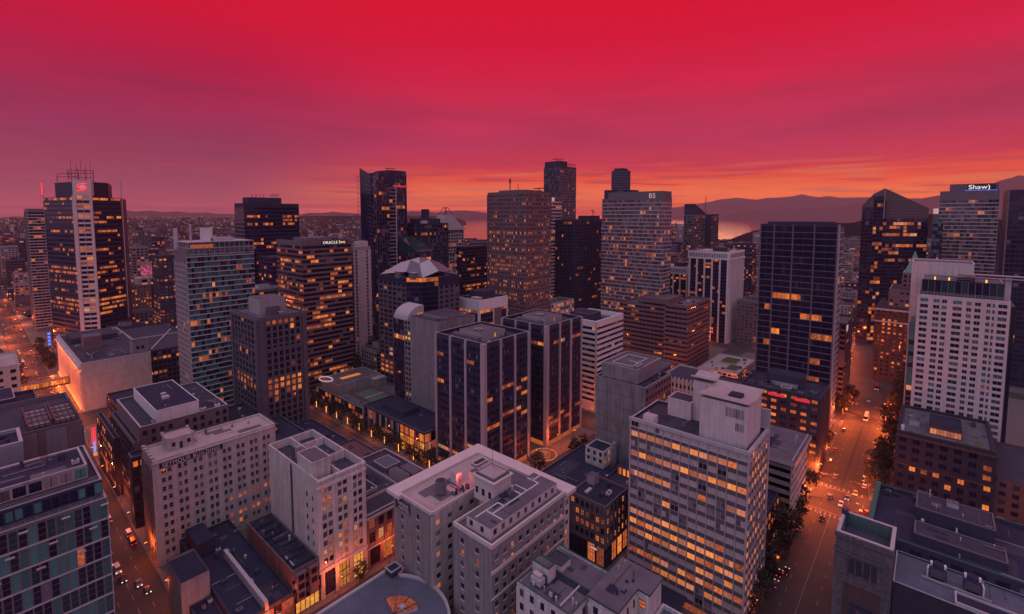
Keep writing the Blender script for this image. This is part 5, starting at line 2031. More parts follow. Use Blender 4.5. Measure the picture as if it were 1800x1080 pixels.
# 25 --- teal balconied apartments
b = Building('apartment_tower', 'slender apartment tower with teal windows and pale balcony edges, left of centre', 'apartment tower', 94.1, 134.2, 360, 388)
b.vol(0, 118.5, 'steel_grey', 'roof_grey', 'slab_edge', ph=1)
PT = ('glass_teal', 'glass_teal', 'glass_teal', 'glass_teal', 'glass_blue', 'glass_black')
b.facade(b.S(), 2, 116, 21, 33, pw=.16, sh=.6, wall='slab_edge', pm='steel_grey', panes=PT, lit=.05, rows={8: .2, 9: .15, 13: .2, 16: .2}, pd=.25, sd=.9, ispan=True, indiv=True, lits=('lit', 'lit_dim', 'lit_rose', 'lit'))
b.facade(b.W(), 2, 110, 8, 31, pw=1.3, sh=1.6, wall='pale_concrete', panes=('glass_black', 'glass_grey', 'glass'), lit=.03, pd=.4, sd=.25)
m = MB()
for k in range(3):
    z = 114 + k * 4
    m.box(94.3, 359.3, z, 134.6, 388, z + .4, 'light_metal')
for q in range(14):
    m.box(94.5 + q * 3.05, 359.4, 114, 94.7 + q * 3.05, 359.7, 122, 'light_metal')
for q in range(8):
    m.box(94.4, 360 + q * 3.9, 114, 94.7, 360.3 + q * 3.9, 122, 'light_metal')
b.sub('roof_pergola', m)
b.block('penthouse', 97, 130, 363, 385, 117.6, 121.5, 'glass_teal', 'roof_grey', 'light_metal')
b.block('roof_fin', 93.6, 94.6, 380, 386, 117, 131, 'light_metal')
b.block('roof_fin', 104, 111, 366, 367, 121.5, 131.5, 'white')
b.block('roof_fin', 100, 101, 374, 375, 121.5, 134, 'light_metal')
b.block('roof_box', 110, 124, 366, 380, 121.5, 124.5, 'light_metal', 'roof_pink')
m = MB()
m.box(97, 362.8, 118, 110, 362.95, 120.6, 'lit')
b.sub('penthouse_window', m)
for x, y, z in ((119, 372, 131), (122, 370, 133)):
    m = MB()
    m.bar((x, y, 124), (x, y, z), .15, 'steel_grey')
    b.sub('antenna', m)
b.done()

# 26 --- brown banded office with lit lettering
b = Building('office_tower', 'wide brown banded office tower with small lit lettering on its top band', 'office tower', 173.8, 215.5, 370, 416)
b.vol(0, 119.7, 'dark_panel', 'roof_grey', 'brown_wall', ph=4.2)
RO = {1: .12, 3: .25, 5: .35, 7: .3, 8: .5, 9: .35, 11: .45, 13: .5, 15: .4, 17: .4, 21: .3, 25: .25, 27: .45, 28: .4}
for PQ, nc in ((b.W(), 14), (b.S(), 13)):
    b.facade(PQ, 3, 115.5, nc, 30, pw=.14, sh=1.55, wall='brown_wall', pm='dark_panel', panes=('glass_black', 'glass', 'glass_black'), lit=.05, rows=RO, cluster=.6, pd=.1, sd=.5, ispan=True, lits=('lit', 'lit', 'lit_dim', 'lit_hot'))
    F, L = fr(*PQ)
    m = MB()
    m.obox(F, -.5, L, 0, .5, 115.5, 119.6, 'brown')
    b.sub('parapet_band', m)
F, L = fr(*b.S())
m = MB()
m.obox(F, 15, 38, .5, .56, 116.3, 119, 'dark_panel')
sg = b.sub('sign_board', m)
text('lettering', 'ORACLE', 3.0, F, 16.5, 116.6, .6, 'neon_white', sg, b.loc, .1, 1.1, 1.05)
m = MB()
m.obox(F, 30.6, 30.9, .5, .65, 116.3, 119.1, 'neon_white')
m.build('divider', sg, b.loc)
text('lettering', 'beauty', 3.0, F, 31.4, 116.8, .6, 'neon_yellow', sg, b.loc, .1, .95, .62)
b.vents(8, 115.6, 178, 210, 374, 410, (1.5, 4))
b.block('penthouse', 184, 206, 384, 408, 115.6, 121, 'steel_grey', 'roof_grey')
b.done()

# 27 --- slim pale slab
b = Building('apartment_tower', 'slim pale apartment slab with a ribbed face beside the tall finned glass tower', 'apartment tower', 230, 247, 391, 415)
b.vol(0, 111, 'pale_concrete', 'roof_grey', 'pinkish', ph=1)
b.facade(b.W(), 6, 108, 5, 32, pw=1.6, sh=1.2, wall='pale_concrete', lit=.05, pd=.3, panes=PANM)
b.facade(b.S(), 6, 108, 4, 32, pw=2.2, sh=1.2, wall='pinkish', lit=.06, pd=.8, panes=PANM, wins=[(1, 3), (12, 14)])
b.block('penthouse', 238, 246, 393, 403, 110, 116, 'pinkish', 'roof_pink')
b.done()

# 28 --- dark wide tower on the left
b = Building('office_tower', 'broad near black tower with an annex and red lit roof gear, left of centre skyline', 'office tower', 200.5, 260, 559, 586)
b.vol(0, 152.6, 'dark_panel', 'roof_black', 'dark_panel', ph=1)
RB = {2: .5, 3: .1, 4: .45, 9: .4, 10: .5, 14: .15, 20: .2}
b.facade(b.S(), 4, 148, 22, 34, pw=.2, sh=1.7, wall='dark_panel', panes=('glass_black',), lit=.02, rows=RB, cluster=.75, pd=.1, sd=.12, lits=('lit', 'lit_dim', 'lit_hot'))
b.facade(b.W(), 4, 148, 9, 34, pw=.2, sh=1.7, wall='steel_grey', panes=('glass_black',), lit=.015, pd=.1, sd=.12)
b.block('penthouse', 207, 242, 563, 580, 151, 159, 'dark_wall', 'roof_black')
m = MB()
for q in range(4):
    m.bar((212 + q * 4, 566, 159), (212 + q * 4, 566, 162 - q * .2), .25, 'dark_panel')
m.bar((210, 566, 162), (226, 566, 163), .3, 'neon_red_dim')
for q in range(5):
    m.bar((232 + q * 2, 566, 159), (232 + q * 2, 566, 163 + q % 2), .18, 'dark_panel')
m.bar((231, 566, 161.5), (241, 566, 161.5), .12, 'dark_panel')
b.sub('roof_mast', m)
b.done()
b = Building('office_block', 'lower dark glass annex in front of the broad near black tower', 'office block', 206, 240, 505, 540)
b.vol(0, 97, 'dark_panel', 'roof_dark', 'steel_grey', ph=1)
b.facade(b.S(), 4, 95, 13, 22, pw=.2, sh=1.5, wall='dark_panel', panes=('glass_black',), lit=.03, rows={4: .6, 8: .2, 9: .5, 12: .3, 13: .4}, pd=.1, sd=.12, lits=('lit', 'lit_dim', 'lit_hot'))
b.facade(b.W(), 4, 95, 10, 22, pw=.2, sh=1.5, wall='dark_panel', panes=('glass_black',), lit=.05, rows={4: .4}, pd=.1, sd=.12)
b.done()

# 29 --- tall finned glass tower
b = Building('hotel_tower', 'tallest dark glass tower with a sail shaped edge and a column of balconies', 'hotel tower', 268, 304.6, 412, 440)
b.mb('wall').box(268.3, 412.3, 0, 304.3, 440, 181, 'dark_panel', 'roof_black')
PS = ('glass_blue', 'glass_black', 'glass_blue', 'glass_grey')
RT = {5: .5, 6: .1, 9: .3, 22: .25, 26: .2, 38: .4}
b.facade(((268.3, 412.3), (283, 412.3)), 4, 181, 5, 48, pw=.14, sh=.6, wall='dark_panel', pm='steel_grey', panes=PS, lit=.03, rows=RT, pd=.14, sd=.1)
b.facade(((291, 412.3), (304.3, 412.3)), 4, 183, 5, 48, pw=.14, sh=.6, wall='dark_panel', pm='steel_grey', panes=PS, lit=.04, rows=RT, pd=.14, sd=.1)
b.facade(((268.3, 440), (268.3, 412.3)), 4, 178, 8, 48, pw=.14, sh=.6, wall='dark_panel', pm='steel_grey', panes=PS, lit=.05, pd=.14, sd=.1)
F, L = fr((283, 412.3), (291, 412.3))
b.facade(((283, 412.3), (291, 412.3)), 70, 170, 2, 27, pw=.3, sh=1.1, wall='dark_panel', panes=PS, lit=.08, pd=.1, sd=.12)
for k in range(27):
    b.link('balcony', box_mesh(8.4, 1.8, .5, 'slab_edge'), (282.8, 412.3, 70 + k * 3.7), 0)
m = MB()
m.box(289.6, 410.4, 66, 290.4, 411.2, 172, 'light_metal')
b.sub('fin', m)
m = MB()
k = 0
m.v += [(267.0, 438, 60), (268.0, 438, 60), (268.0, 414, 60), (267.0, 414, 60), (266.4, 438, 186.5), (267.4, 438, 186.5), (268.2, 420, 179), (267.2, 420, 179)]
for q in ((0, 3, 2, 1), (4, 5, 6, 7), (0, 1, 5, 4), (1, 2, 6, 5), (2, 3, 7, 6), (3, 0, 4, 7)):
    m.f.append(q)
    m.m.append(m.mi('glass_black'))
for k in range(30):
    m.bar((266.8, 437.9, 64 + k * 4), (267.0, 416, 62 + k * 4 - (k * .1)), .12, 'steel_grey')
b.sub('sail_wall', m)
m = MB()
for k in range(9):
    m.bar((263.5, 438.4, 178 - k * 4.2), (268, 438.4, 178 - k * 4.2), .16, 'steel_grey')
m.bar((264.2, 438.4, 140), (264.2, 438.4, 180), .12, 'steel_grey')
b.sub('scaffold', m)
b.block('crown', 284, 304.3, 413, 439, 181, 184.5, 'dark_panel', 'roof_black')
m = MB()
m.bar((284, 420, 186.8), (296, 420, 186.8), .35, 'rust')
m.bar((287, 420, 184), (287, 420, 186.8), .25, 'rust')
b.sub('cleaning_crane', m)
m = MB()
m.box(288, 412.0, 168, 303, 412.15, 169.6, 'neon_red_dim')
b.sub('lit_band', m)
b.done()

# 30 --- bank tower with white framed corner
S0, S1, S2, S3 = (57.6, 699), (74, 640), (87.6, 634), (112, 650)
b = Building('office_tower', 'near black bank tower with a white ladder like strip and a glowing red roof emblem', 'office tower', 57.6, 120, 634, 720)
pl = [S0, S1, S2, S3, (128, 712), (84, 735)]
b.mb('wall').prism(pl, 0, 157.5, 'dark_panel', 'roof_black')
RK = {0: .65, 1: .2, 2: .08, 3: .1, 4: .3, 5: .1, 7: .5, 8: .05, 11: .55, 12: .05, 15: .6, 16: .5, 17: .2, 18: .55, 19: .1, 20: .4, 22: .6, 23: .9, 24: .6, 25: .2}
kw = dict(wall='dark_panel', panes=('glass_black',), pw=.2, sh=2.3, pd=.1, sd=.14, cluster=.7, lits=('lit', 'lit_hot', 'lit', 'lit_dim'))
b.facade((S0, S1), 4, 157, 22, 33, lit=.03, rows=RK, **kw)
b.facade((S2, S3), 4, 157, 11, 33, lit=.05, rows={**RK, 0: .95, 4: .8, 22: .9}, **kw)
b.facade((S1, S2), 4, 159, 2, 33, pw=2.6, sh=1.7, wall='warm_white', panes=('glass_black',), lit=.12, rows={0: .5, 1: .7, 2: .5, 3: .5, 4: 1, 7: .9, 11: .8, 13: .6, 14: .5, 17: .8, 20: .6, 22: .7, 24: .8}, pd=1.0, sd=.8,
         indiv=True, split=True, frame='warm_white', wins=[(2.4, 7.3), (7.5, 12.5)])
F, L = fr(S1, S2)
m = MB()
m.obox(F, 0, L, -5, 1.0, 159, 174, 'warm_white')
b.sub('sign_tower', m)
k = MB()
for a in (0, L - 2.2):
    k.obox(F, a, a + 2.2, 0, 1.3, 4, 159, 'warm_white')
b.sub('strip_frame', k)
# the emblem: a winged S ribbon round a globe, in red neon
m = MB()


def stroke(pts, r_, mat):
    P, d, n = F
    for (a0, z0), (a1, z1) in zip(pts, pts[1:]):
        m.bar((P[0] + d[0] * a0 + n[0] * 1.3, P[1] + d[1] * a0 + n[1] * 1.3, z0), (P[0] + d[0] * a1 + n[0] * 1.3, P[1] + d[1] * a1 + n[1] * 1.3, z1), r_, mat)


stroke([(11.2, 170.6), (6.6, 170.2), (4.9, 169.4), (4.4, 168), (5.0, 166.8), (6.4, 166.2)], .42, 'neon_red')
stroke([(9.2, 168.8), (10.4, 167.6), (10.6, 166), (9.8, 164.6), (8.4, 163.9), (3.8, 163.4)], .42, 'neon_red')
gl = [(7.6 + 1.7 * math.cos(q * .524), 167 + 1.7 * math.sin(q * .524)) for q in range(13)]
stroke(gl, .22, 'neon_pale')
stroke([(6.0, 167), (9.2, 167)], .16, 'neon_pale')
stroke([(7.6, 165.4), (7.1, 167), (7.6, 168.6)], .16, 'neon_pale')
stroke([(6.3, 168), (9.0, 168)], .14, 'neon_pale')
b.sub('neon_emblem', m)
m = MB()
m.prism([(66, 690), (78, 647), (88, 642), (103, 652), (114, 702), (86, 718)], 157.4, 173, 'dark_panel', 'roof_black')
b.sub('crown', m)
m = MB()
m.bar((57.6, 700, 20), (57.6, 700, 175), .35, 'light_metal')
m.bar((113.4, 650, 30), (113.4, 650, 176), .35, 'light_metal')
for q in range(44):
    m.bar((57.4, 700, 20 + q * 3.5), (59, 700, 20 + q * 3.5), .3, 'light_metal')
b.sub('edge_fin', m)
m = MB()
m.bar((57, 700, 160.5), (57, 700, 173), .45, 'neon_red')
b.sub('neon_edge', m)
m = MB()
rng = random.Random(7)
for (x, y, z0, z1) in ((77, 690, 173, 190), (80, 688, 173, 180), (84, 680, 173, 187), (74, 644, 174, 200), (78, 642, 174, 197), (81, 641, 174, 202), (85, 640, 174, 195), (88, 640, 174, 199), (79, 660, 173, 190)):
    m = MB()
    m.bar((x, y, z0), (x, y, z0 + (z1 - z0) * .75), .12, 'dark_wall')
    if y == 690:
        for q in range(6):
            m.bar((x - 1.2 + q * .1, y, 178 + q * 1.8), (x + 1.4 - q * .1, y, 179 + q * 1.8), .3, 'dark_wall')
    b.sub('antenna_mast', m)
m = MB()
for z in (177, 181, 184):
    m.bar((74, 644, z), (90, 639, z), .2, 'dark_wall')
for z in (178, 181):
    m.bar((66, 668, z), (78, 645, z), .2, 'dark_wall')
for x, y in ((74, 644), (79, 642.5), (84, 641), (90, 639), (66, 668)):
    m.bar((x, y, 173), (x, y, 185 if x > 70 else 180), .25, 'dark_wall')
b.sub('antenna_frame', m)
b.done()

# 31 --- residential tower at its left
b = Building('apartment_tower', 'grey balconied apartment tower half hidden left of the bank tower', 'apartment tower', 52, 84, 806, 853)
b.vol(0, 147.2, 'steel_grey', 'roof_grey', 'slab_edge', ph=1)
b.facade(b.S(), 4, 143, 9, 40, pw=.4, sh=1.1, wall='slab_edge', pm='steel_grey', panes=('glass', 'glass_black', 'glass_grey', 'glass_blue'), lit=.09, pd=.3, sd=1.0, lits=('lit', 'lit_dim'))
b.facade(b.W(), 4, 143, 11, 40, pw=1., sh=1.3, wall='steel_grey', panes=('glass', 'glass_black', 'glass_grey'), lit=.06, pd=.3, sd=.3)
m = MB()
m.box(53, 806.2, 144, 83, 807, 147, 'lit_dim')
b.sub('lit_crown', m)
b.done()

# 32 --- old brown hotel with a billboard
b = Building('hotel_building', 'old brown hotel with rows of lit windows right of the bank tower', 'hotel', 120, 158, 764, 800)
b.vol(0, 50.4, 'tan_wall', 'roof_dark', 'brown', ph=1.3)
b.facade(b.S(), 4, 48, 13, 12, pw=1.6, sh=1.9, wall='tan_wall', lit=.12, rows={2: .35, 4: .6, 6: .75, 8: .4, 10: .5}, pd=.3, lits=('lit', 'lit_hot'))
b.facade(b.W(), 4, 48, 11, 12, pw=1.8, sh=1.9, wall='tan_wall', lit=.15, pd=.3)
b.block('roof_house', 146, 170, 772, 792, 49, 58, 'pinkish', 'roof_pink')
m = MB()
for xx in (150, 160):
    m.box(xx, 771.9, 52, xx + 6, 772.02, 56, 'glass_black')
    m.box(xx, 771.85, 49.4, xx + 6, 772.02, 51.6, 'lit_rose')
b.sub('window', m)
b.block('roof_kerb', 122, 140, 770, 778, 49, 52, 'brown_wall', 'roof_pink')
b.done()
b = Building('hotel_wing', 'dark wing of the old brown hotel with a glowing street corner', 'hotel wing', 158.5, 176, 764, 800)
b.vol(0, 47, 'dark_brick', 'roof_dark', 'brown', ph=1.3)
b.facade(b.S(), 4, 45, 5, 11, pw=1.6, sh=1.9, wall='dark_brick', lit=.25, pd=.3)
m = MB()
m.box(170, 763.4, 2, 176.6, 764.4, 30, 'lit_hot')
b.sub('lit_corner', m)
b.done()
r_ = empty('billboard', (160, 776, 58), 'pink glowing advertising screen on posts above the old brown hotel', 'billboard')
off = (160, 776, 58)
m = MB()
m.box(150, 775, 60.5, 169, 776.4, 79, 'pinkish')
m.build('housing', r_, off)
m = MB()
m.box(150.6, 774.9, 61, 168.4, 775.0, 74.2, 'screen_pink')
m.build('screen', r_, off)
m = MB()
for xx in (152, 159, 166):
    m.box(xx, 775.4, 57.6, xx + .8, 776.2, 60.6, 'steel_grey')
m.build('post', r_, off)

# 33 --- pyramid topped tower and its dark neighbour
b = Building('office_tower', 'stepped glass tower with a pale pyramid roof and open tip, centre skyline', 'office tower', 350, 396, 412, 440)
b.vol(0, 96, 'dark_panel', 'roof_grey', 'light_metal', ph=1)
b.vol(96, 122.8, 'steel_grey', 'roof_grey', 'light_metal', x0=352, x1=384, y0=413, y1=438, ph=1)
b.facade(((352, 413), (384, 413)), 97, 121, 8, 7, pw=.8, sh=1.1, wall='light_metal', panes=PS, lit=.15, pd=.6, sd=.4)
b.facade(((352, 438), (352, 413)), 97, 121, 6, 7, pw=.8, sh=1.1, wall='steel_grey', panes=PS, lit=.1, pd=.6, sd=.4)
b.facade(b.S(), 4, 95, 12, 25, pw=.8, sh=1.2, wall='light_metal', panes=PS, lit=.16, rows={3: .5, 15: .5, 16: .8}, pd=.6, sd=.4)
b.facade(b.W(), 4, 95, 7, 25, pw=.8, sh=1.2, wall='steel_grey', panes=PS, lit=.1, pd=.6, sd=.4)
m = MB()
k = 0
base = [(350.5, 411.5), (385.5, 411.5), (385.5, 439.5), (350.5, 439.5)]
tp = [(362, 420.5), (374, 420.5), (374, 430.5), (362, 430.5)]
m.v += [(x, y, 122.8) for x, y in base] + [(x, y, 140) for x, y in tp]
for q in ((0, 1, 5, 4), (1, 2, 6, 5), (2, 3, 7, 6), (3, 0, 4, 7), (4, 5, 6, 7)):
    m.f.append(q)
    m.m.append(m.mi('pale_concrete'))
b.sub('pyramid_roof', m)
m = MB()
ap = (368, 425.5, 150)
for x, y in tp:
    m.bar((x, y, 140), (368 + (x - 368) * .35, 425.5 + (y - 425.5) * .35, 148), .35, 'dark_wall')
m.bar((366, 424, 148), (370, 424, 148), .35, 'dark_wall')
m.bar((366, 427, 148), (370, 427, 148), .35, 'dark_wall')
m.bar((365, 423, 144), (371, 423, 144), .25, 'dark_wall')
b.sub('open_tip', m)
b.done()
b = Building('office_tower', 'dark stepped office tower with a teal lit terrace left of the pale pyramid roof', 'office tower', 312, 349.5, 400, 432)
b.vol(0, 131, 'dark_panel', 'roof_dark', 'dark_wall', ph=1)
b.facade(b.S(), 4, 129, 13, 33, pw=.5, sh=1.2, wall='dark_wall', panes=PS, lit=.06, rows={1: .3, 2: .2}, pd=.3)
b.facade(b.W(), 4, 129, 10, 33, pw=.5, sh=1.2, wall='dark_wall', panes=PS, lit=.05, pd=.3)
b.block('penthouse', 318, 342, 404, 426, 130, 136, 'dark_wall', 'roof_black')
b.block('penthouse', 324, 330, 408, 414, 136, 146, 'dark_wall', 'roof_black')
b.block('roof_box', 315, 322, 401, 404, 130, 134, 'pinkish', 'roof_pink')
b.done()
b = Building('office_block', 'dark glass block with a sloping teal roof left of the dark stepped tower', 'office block', 292, 311.5, 380, 410)
b.vol(0, 104, 'dark_panel', 'roof_black', 'dark_wall', ph=.5)
m = MB()
m.hexa([(292, 380, 104), (311.5, 380, 104), (311.5, 410, 104), (292, 410, 104), (292, 380.5, 104.3), (311.5, 380.5, 104.3), (311.5, 410, 118), (292, 410, 118)], 'glass_dark_teal')
b.sub('sloping_roof', m)
b.facade(b.S(), 4, 102, 7, 25, pw=.2, sh=.8, wall='dark_panel', panes=PS, lit=.05, rows={3: .3}, pd=.15)
b.facade(b.W(), 4, 102, 10, 25, pw=.2, sh=.8, wall='dark_panel', panes=PS, lit=.03, pd=.15)
b.done()

# 34 --- flat dark block, white capped block
b = Building('office_block', 'flat topped dark block with lit rows left of the brown gridded tower', 'office block', 372, 428, 398, 430)
b.vol(0, 104, 'dark_panel', 'roof_dark', 'dark_wall', ph=1)
b.facade(b.S(), 4, 102, 18, 26, pw=.3, sh=1.6, wall='dark_wall', panes=('glass_black',), lit=.08, rows={3: .45, 6: .5, 8: .5, 11: .7, 14: .5, 16: .5}, pd=.2, lits=('lit', 'lit_dim'))
b.facade(b.W(), 4, 102, 10, 26, pw=.3, sh=1.6, wall='dark_wall', panes=('glass_black',), lit=.08, pd=.2)
b.done()
b = Building('office_building', 'squat dark block with a broad white cap and pale corner piers, behind the twins', 'office building', 265.3, 298, 268, 292.5)
b.vol(0, 72.8, 'dark_panel', 'roof_grey', 'white', ph=1.5)
for PQ in (b.W(), b.S()):
    F, L = fr(*PQ)
    m = MB()
    m.obox(F, -.8, L + .2, 0, .8, 64.5, 72.6, 'white')
    b.sub('cap_band', m)
    m = MB()
    m.obox(F, -.8, .8, 0, .82, 0, 64.5, 'white')
    m.obox(F, L - 1, L, 0, .82, 0, 64.5, 'white')
    m.obox(F, L / 2 - .7, L / 2 + .7, 0, .82, 0, 64.5, 'white')
    b.sub('pier', m)
    b.facade(PQ, 4, 64.5, 8, 16, pw=.2, sh=1.3, wall='dark_panel', panes=('glass_black',), lit=.05, rows={0: 1., 3: .7, 4: .3}, pd=.15, sd=.2, indiv=True)
F, L = fr(*b.S())
m = MB()
m.obox(F, 16.5, 25, 0, .9, 0, 64.4, 'steel_grey')
b.sub('service_shaft', m)
b.block('penthouse', 274, 290, 274, 288, 71, 78, 'dark_wall', 'roof_black')
b.block('roof_box', 268, 273, 272, 280, 71, 74, 'pinkish', 'roof_pink')
b.done()

# 35 --- brown gridded tower
b = Building('office_tower', 'tall brown gridded tower with many small lit windows, centre skyline', 'office tower', 361.9, 402, 300.2, 352.3)
b.vol(0, 162.9, 'brown_wall', 'roof_grey', 'brown_wall', ph=1)
RBR = {5: .2, 9: .45, 11: .3, 13: .5, 15: .55, 16: .5, 17: .55, 18: .5, 19: .45, 21: .5, 22: .5, 24: .55, 25: .5, 26: .35}
for PQ, nc in ((b.W(), 19), (b.S(), 15)):
    b.facade(PQ, 4, 160, nc, 38, pw=1.25, sh=2.0, wall='brown_wall', panes=('glass_black', 'glass', 'glass_grey'), lit=.1, rows=RBR, cluster=.4, pd=.5, sd=.495, lits=('lit', 'lit_dim', 'lit_hot', 'lit'))
b.block('roof_house', 366, 396, 306, 340, 161.8, 164.6, 'brown_wall', 'roof_grey')
m = MB()
m.bar((372, 330, 164), (372, 330, 177), .35, 'dark_wall')
m.cyl(372, 330, 172, 176, .9, 'dark_wall', 8)
m.bar((380, 326, 164), (380, 326, 172), .2, 'dark_wall')
m.bar((386, 310, 166.6), (398, 306, 167.4), .5, 'dark_wall')
m.bar((392, 308, 164), (392, 308, 167), .4, 'dark_wall')
b.sub('roof_mast', m)
b.done()
b = Building('apartment_tower', 'narrow pale tower with wavy balcony bands right of the brown gridded tower', 'apartment tower', 447, 475, 339.5, 352)
b.vol(0, 161.4, 'steel_grey', 'roof_grey', 'light_metal', ph=2.5)
b.facade(b.S(), 4, 158, 5, 38, pw=.4, sh=1.7, wall='pinkish', panes=('glass_black', 'glass'), lit=.05, pd=.3, sd=1.2, ispan=True)
b.facade(b.W(), 4, 158, 4, 38, pw=.4, sh=1.7, wall='pinkish', panes=('glass_black',), lit=.05, pd=.3, sd=1.2)
m = MB()
m.box(456, 339.3, 155, 461, 339.45, 160, 'neon_pale')
b.sub('lit_panel', m)
b.done()
b = Building('apartment_tower', 'very tall slim tower with a roof crane behind the brown gridded tower', 'apartment tower', 554.9, 594, 398.8, 427)
b.vol(0, 208, 'dark_wall', 'roof_dark', 'steel_grey', ph=1)
PV = ('glass_grey', 'glass_blue', 'glass_grey', 'glass_black')
b.facade(b.S(), 4, 206, 14, 52, pw=.4, sh=1.2, wall='steel_grey', panes=PV, lit=.05, pd=.3, sd=.5, lits=('lit_dim', 'lit_rose', 'lit_dim'))
b.facade(b.W(), 4, 206, 10, 52, pw=.5, sh=1.2, wall='dark_wall', panes=PV, lit=.02, pd=.3, sd=.3)
b.block('crown', 555, 572, 399, 426, 207, 215, 'dark_wall', 'roof_dark')
m = MB()
for q in range(9):
    m.bar((572 + q * 2.7, 399, 207), (572 + q * 2.7, 399, 212), .2, 'steel_grey')
m.bar((571, 399, 212), (594, 399, 212), .3, 'steel_grey')
b.sub('crown_screen', m)
m = MB()
m.bar((563, 410, 215), (563, 410, 219), .5, 'rust')
m.bar((555, 412, 218), (574, 406, 219.5), .45, 'rust')
b.sub('roof_crane', m)
b.done()
b = Building('office_tower', 'dark finned office tower between the brown gridded tower and the lettered glass tower', 'office tower', 462, 527, 312, 338)
b.vol(0, 134.6, 'dark_wall', 'roof_dark', 'dark_wall', ph=1)
b.facade(b.S(), 4, 132, 20, 34, pw=.9, sh=1.2, wall='dark_wall', panes=('glass_black',), lit=.05, rows={20: .25, 24: .3, 28: .2}, pd=.6, sd=.2, lits=('lit', 'lit_dim'))
b.facade(b.W(), 4, 132, 9, 34, pw=.9, sh=1.2, wall='dark_wall', panes=('glass_black',), lit=.03, rows={32: .8, 31: .7}, pd=.6, sd=.2)
b.block('penthouse', 500, 524, 316, 332, 133, 139, 'dark_wall', 'roof_black')
m = MB()
m.bar((518, 322, 139), (518, 322, 147), .3, 'dark_wall')
m.bar((513, 322, 145.6), (523, 322, 143), .3, 'dark_wall')
b.sub('roof_crane', m)
b.done()

# 36 --- lettered glass tower
b = Building('office_tower', 'hazy reflective glass tower with two large pale characters near its top right corner', 'office tower', 478, 500, 213.6, 285)
b.vol(0, 158, 'steel_grey', 'roof_dark', 'steel_grey', ph=.6)
b.mb('wall').box(478.1, 213.7, 158, 499, 278, 164.6, 'steel_grey', 'roof_dark')
b.mb('wall').box(480, 278.1, 158, 499, 284, 167.6, 'dark_wall', 'roof_dark')
RM = {8: .25, 10: .3, 12: .35, 14: .3, 24: .35, 25: .35, 28: .55, 29: .45, 31: .3, 33: .4}
b.facade(b.W(), 6, 156, 34, 37, pw=.2, sh=1.1, wall='mullion', pm='steel_grey', panes=('glass_grey', 'glass_mauve', 'glass_mauve', 'glass_grey'), lit=.05, rows=RM, pd=.15, sd=.6, ispan=True, cluster=.4, lits=('lit', 'lit_dim', 'lit_dim', 'lit_rose'))
b.facade(b.S(), 6, 156, 5, 37, pw=.3, sh=.9, wall='slab_edge', panes=('glass_grey', 'glass_blue'), lit=.1, pd=.15, sd=.3)
F, L = fr(*b.W())
text('lettering', 'B5', 7.2, F, 55.5, 157.4, .25, 'neon_pale', b.root, b.loc, .3, 1.05, 1.0)
b.block('roof_house', 484, 496, 250, 262, 164.6, 167, 'dark_wall', 'roof_dark')
m = MB()
m.obox(F, 8, 62, .1, .8, 8.5, 13, 'strip_orange')
b.sub('lit_lobby_band', m)
b.done()
b = Building('apartment_tower', 'round topped dark cylinder tower rising behind the lettered glass tower', 'apartment tower', 720, 752, 392, 416)
m = MB()
pts = [(736 + 15.5 * math.cos(2 * math.pi * q / 24), 404 + 15.5 * math.sin(2 * math.pi * q / 24)) for q in range(24)]
m.prism(pts, 0, 213, 'dark_wall', 'roof_dark')
b.sub('wall', m)
m = MB()
for k in range(52):
    z = 6 + k * 4
    pts2 = [(736 + 15.9 * math.cos(2 * math.pi * q / 24), 404 + 15.9 * math.sin(2 * math.pi * q / 24)) for q in range(24)]
    m.prism(pts2, z, z + 1.1, 'steel_grey', 'steel_grey')
b.sub('floor_band', m, 'stuff')
b.block('crown', 727, 745, 396, 412, 213, 217, 'dark_wall', 'roof_dark')
b.done()

# 37 --- white columned blocks
for (x0, x1, y0, y1, h, lab, nc, ns) in ((543.3, 594, 167, 210, 100.2, 'dark office block with tall white columns right of the stepped banded block', 5, 10),
                                         (553, 600, 215, 249, 79.5, 'lower white columned block with a flat cap half hidden left of its taller twin', 4, 6)):
    b = Building('office_building', lab, 'office building', x0, x1, y0, y1, 'white columned office blocks')
    b.vol(0, h, 'dark_panel', 'roof_pink', 'white', ph=1)
    for PQ, n_ in ((b.W(), nc), (b.S(), ns)):
        F, L = fr(*PQ)
        m = MB()
        m.obox(F, -1.2, L + .2, 0, 1.3, h - 9, h - .3, 'white')
        for q in range(int(L / 1.8)):
            m.obox(F, .6 + q * 1.8, 1.4 + q * 1.8, 1.3, 1.36, h - 7, h - 2.5, 'glass_black')
        b.sub('cap_band', m)
        for q in range(n_ + 1):
            a = q * (L - 1.6) / n_
            b.link('column', box_mesh(1.6, 1.25, h - 9, 'white'), (F[0][0] + F[1][0] * a, F[0][1] + F[1][1] * a, 0), math.atan2(F[1][1], F[1][0]))
        b.facade(PQ, 4, h - 9, n_ * 3, int(h / 4.2), pw=.25, sh=1.6, wall='dark_panel', panes=('glass_black',), lit=.07, rows={1: .25, 2: .3, 5: .15, 12: .35, 13: .3, 17: .4}, pd=.15, sd=.2, lits=('lit', 'lit_dim'))
    b.block('penthouse', x0 + 8, x0 + 20, y0 + 8, y0 + 20, h - 1, h + 4, 'dark_wall', 'roof_grey')
    b.vents(6, h - .9, x0 + 22, x1 - 4, y0 + 3, y1 - 4, (2, 4), ('pinkish', 'steel_grey'))
    b.done()

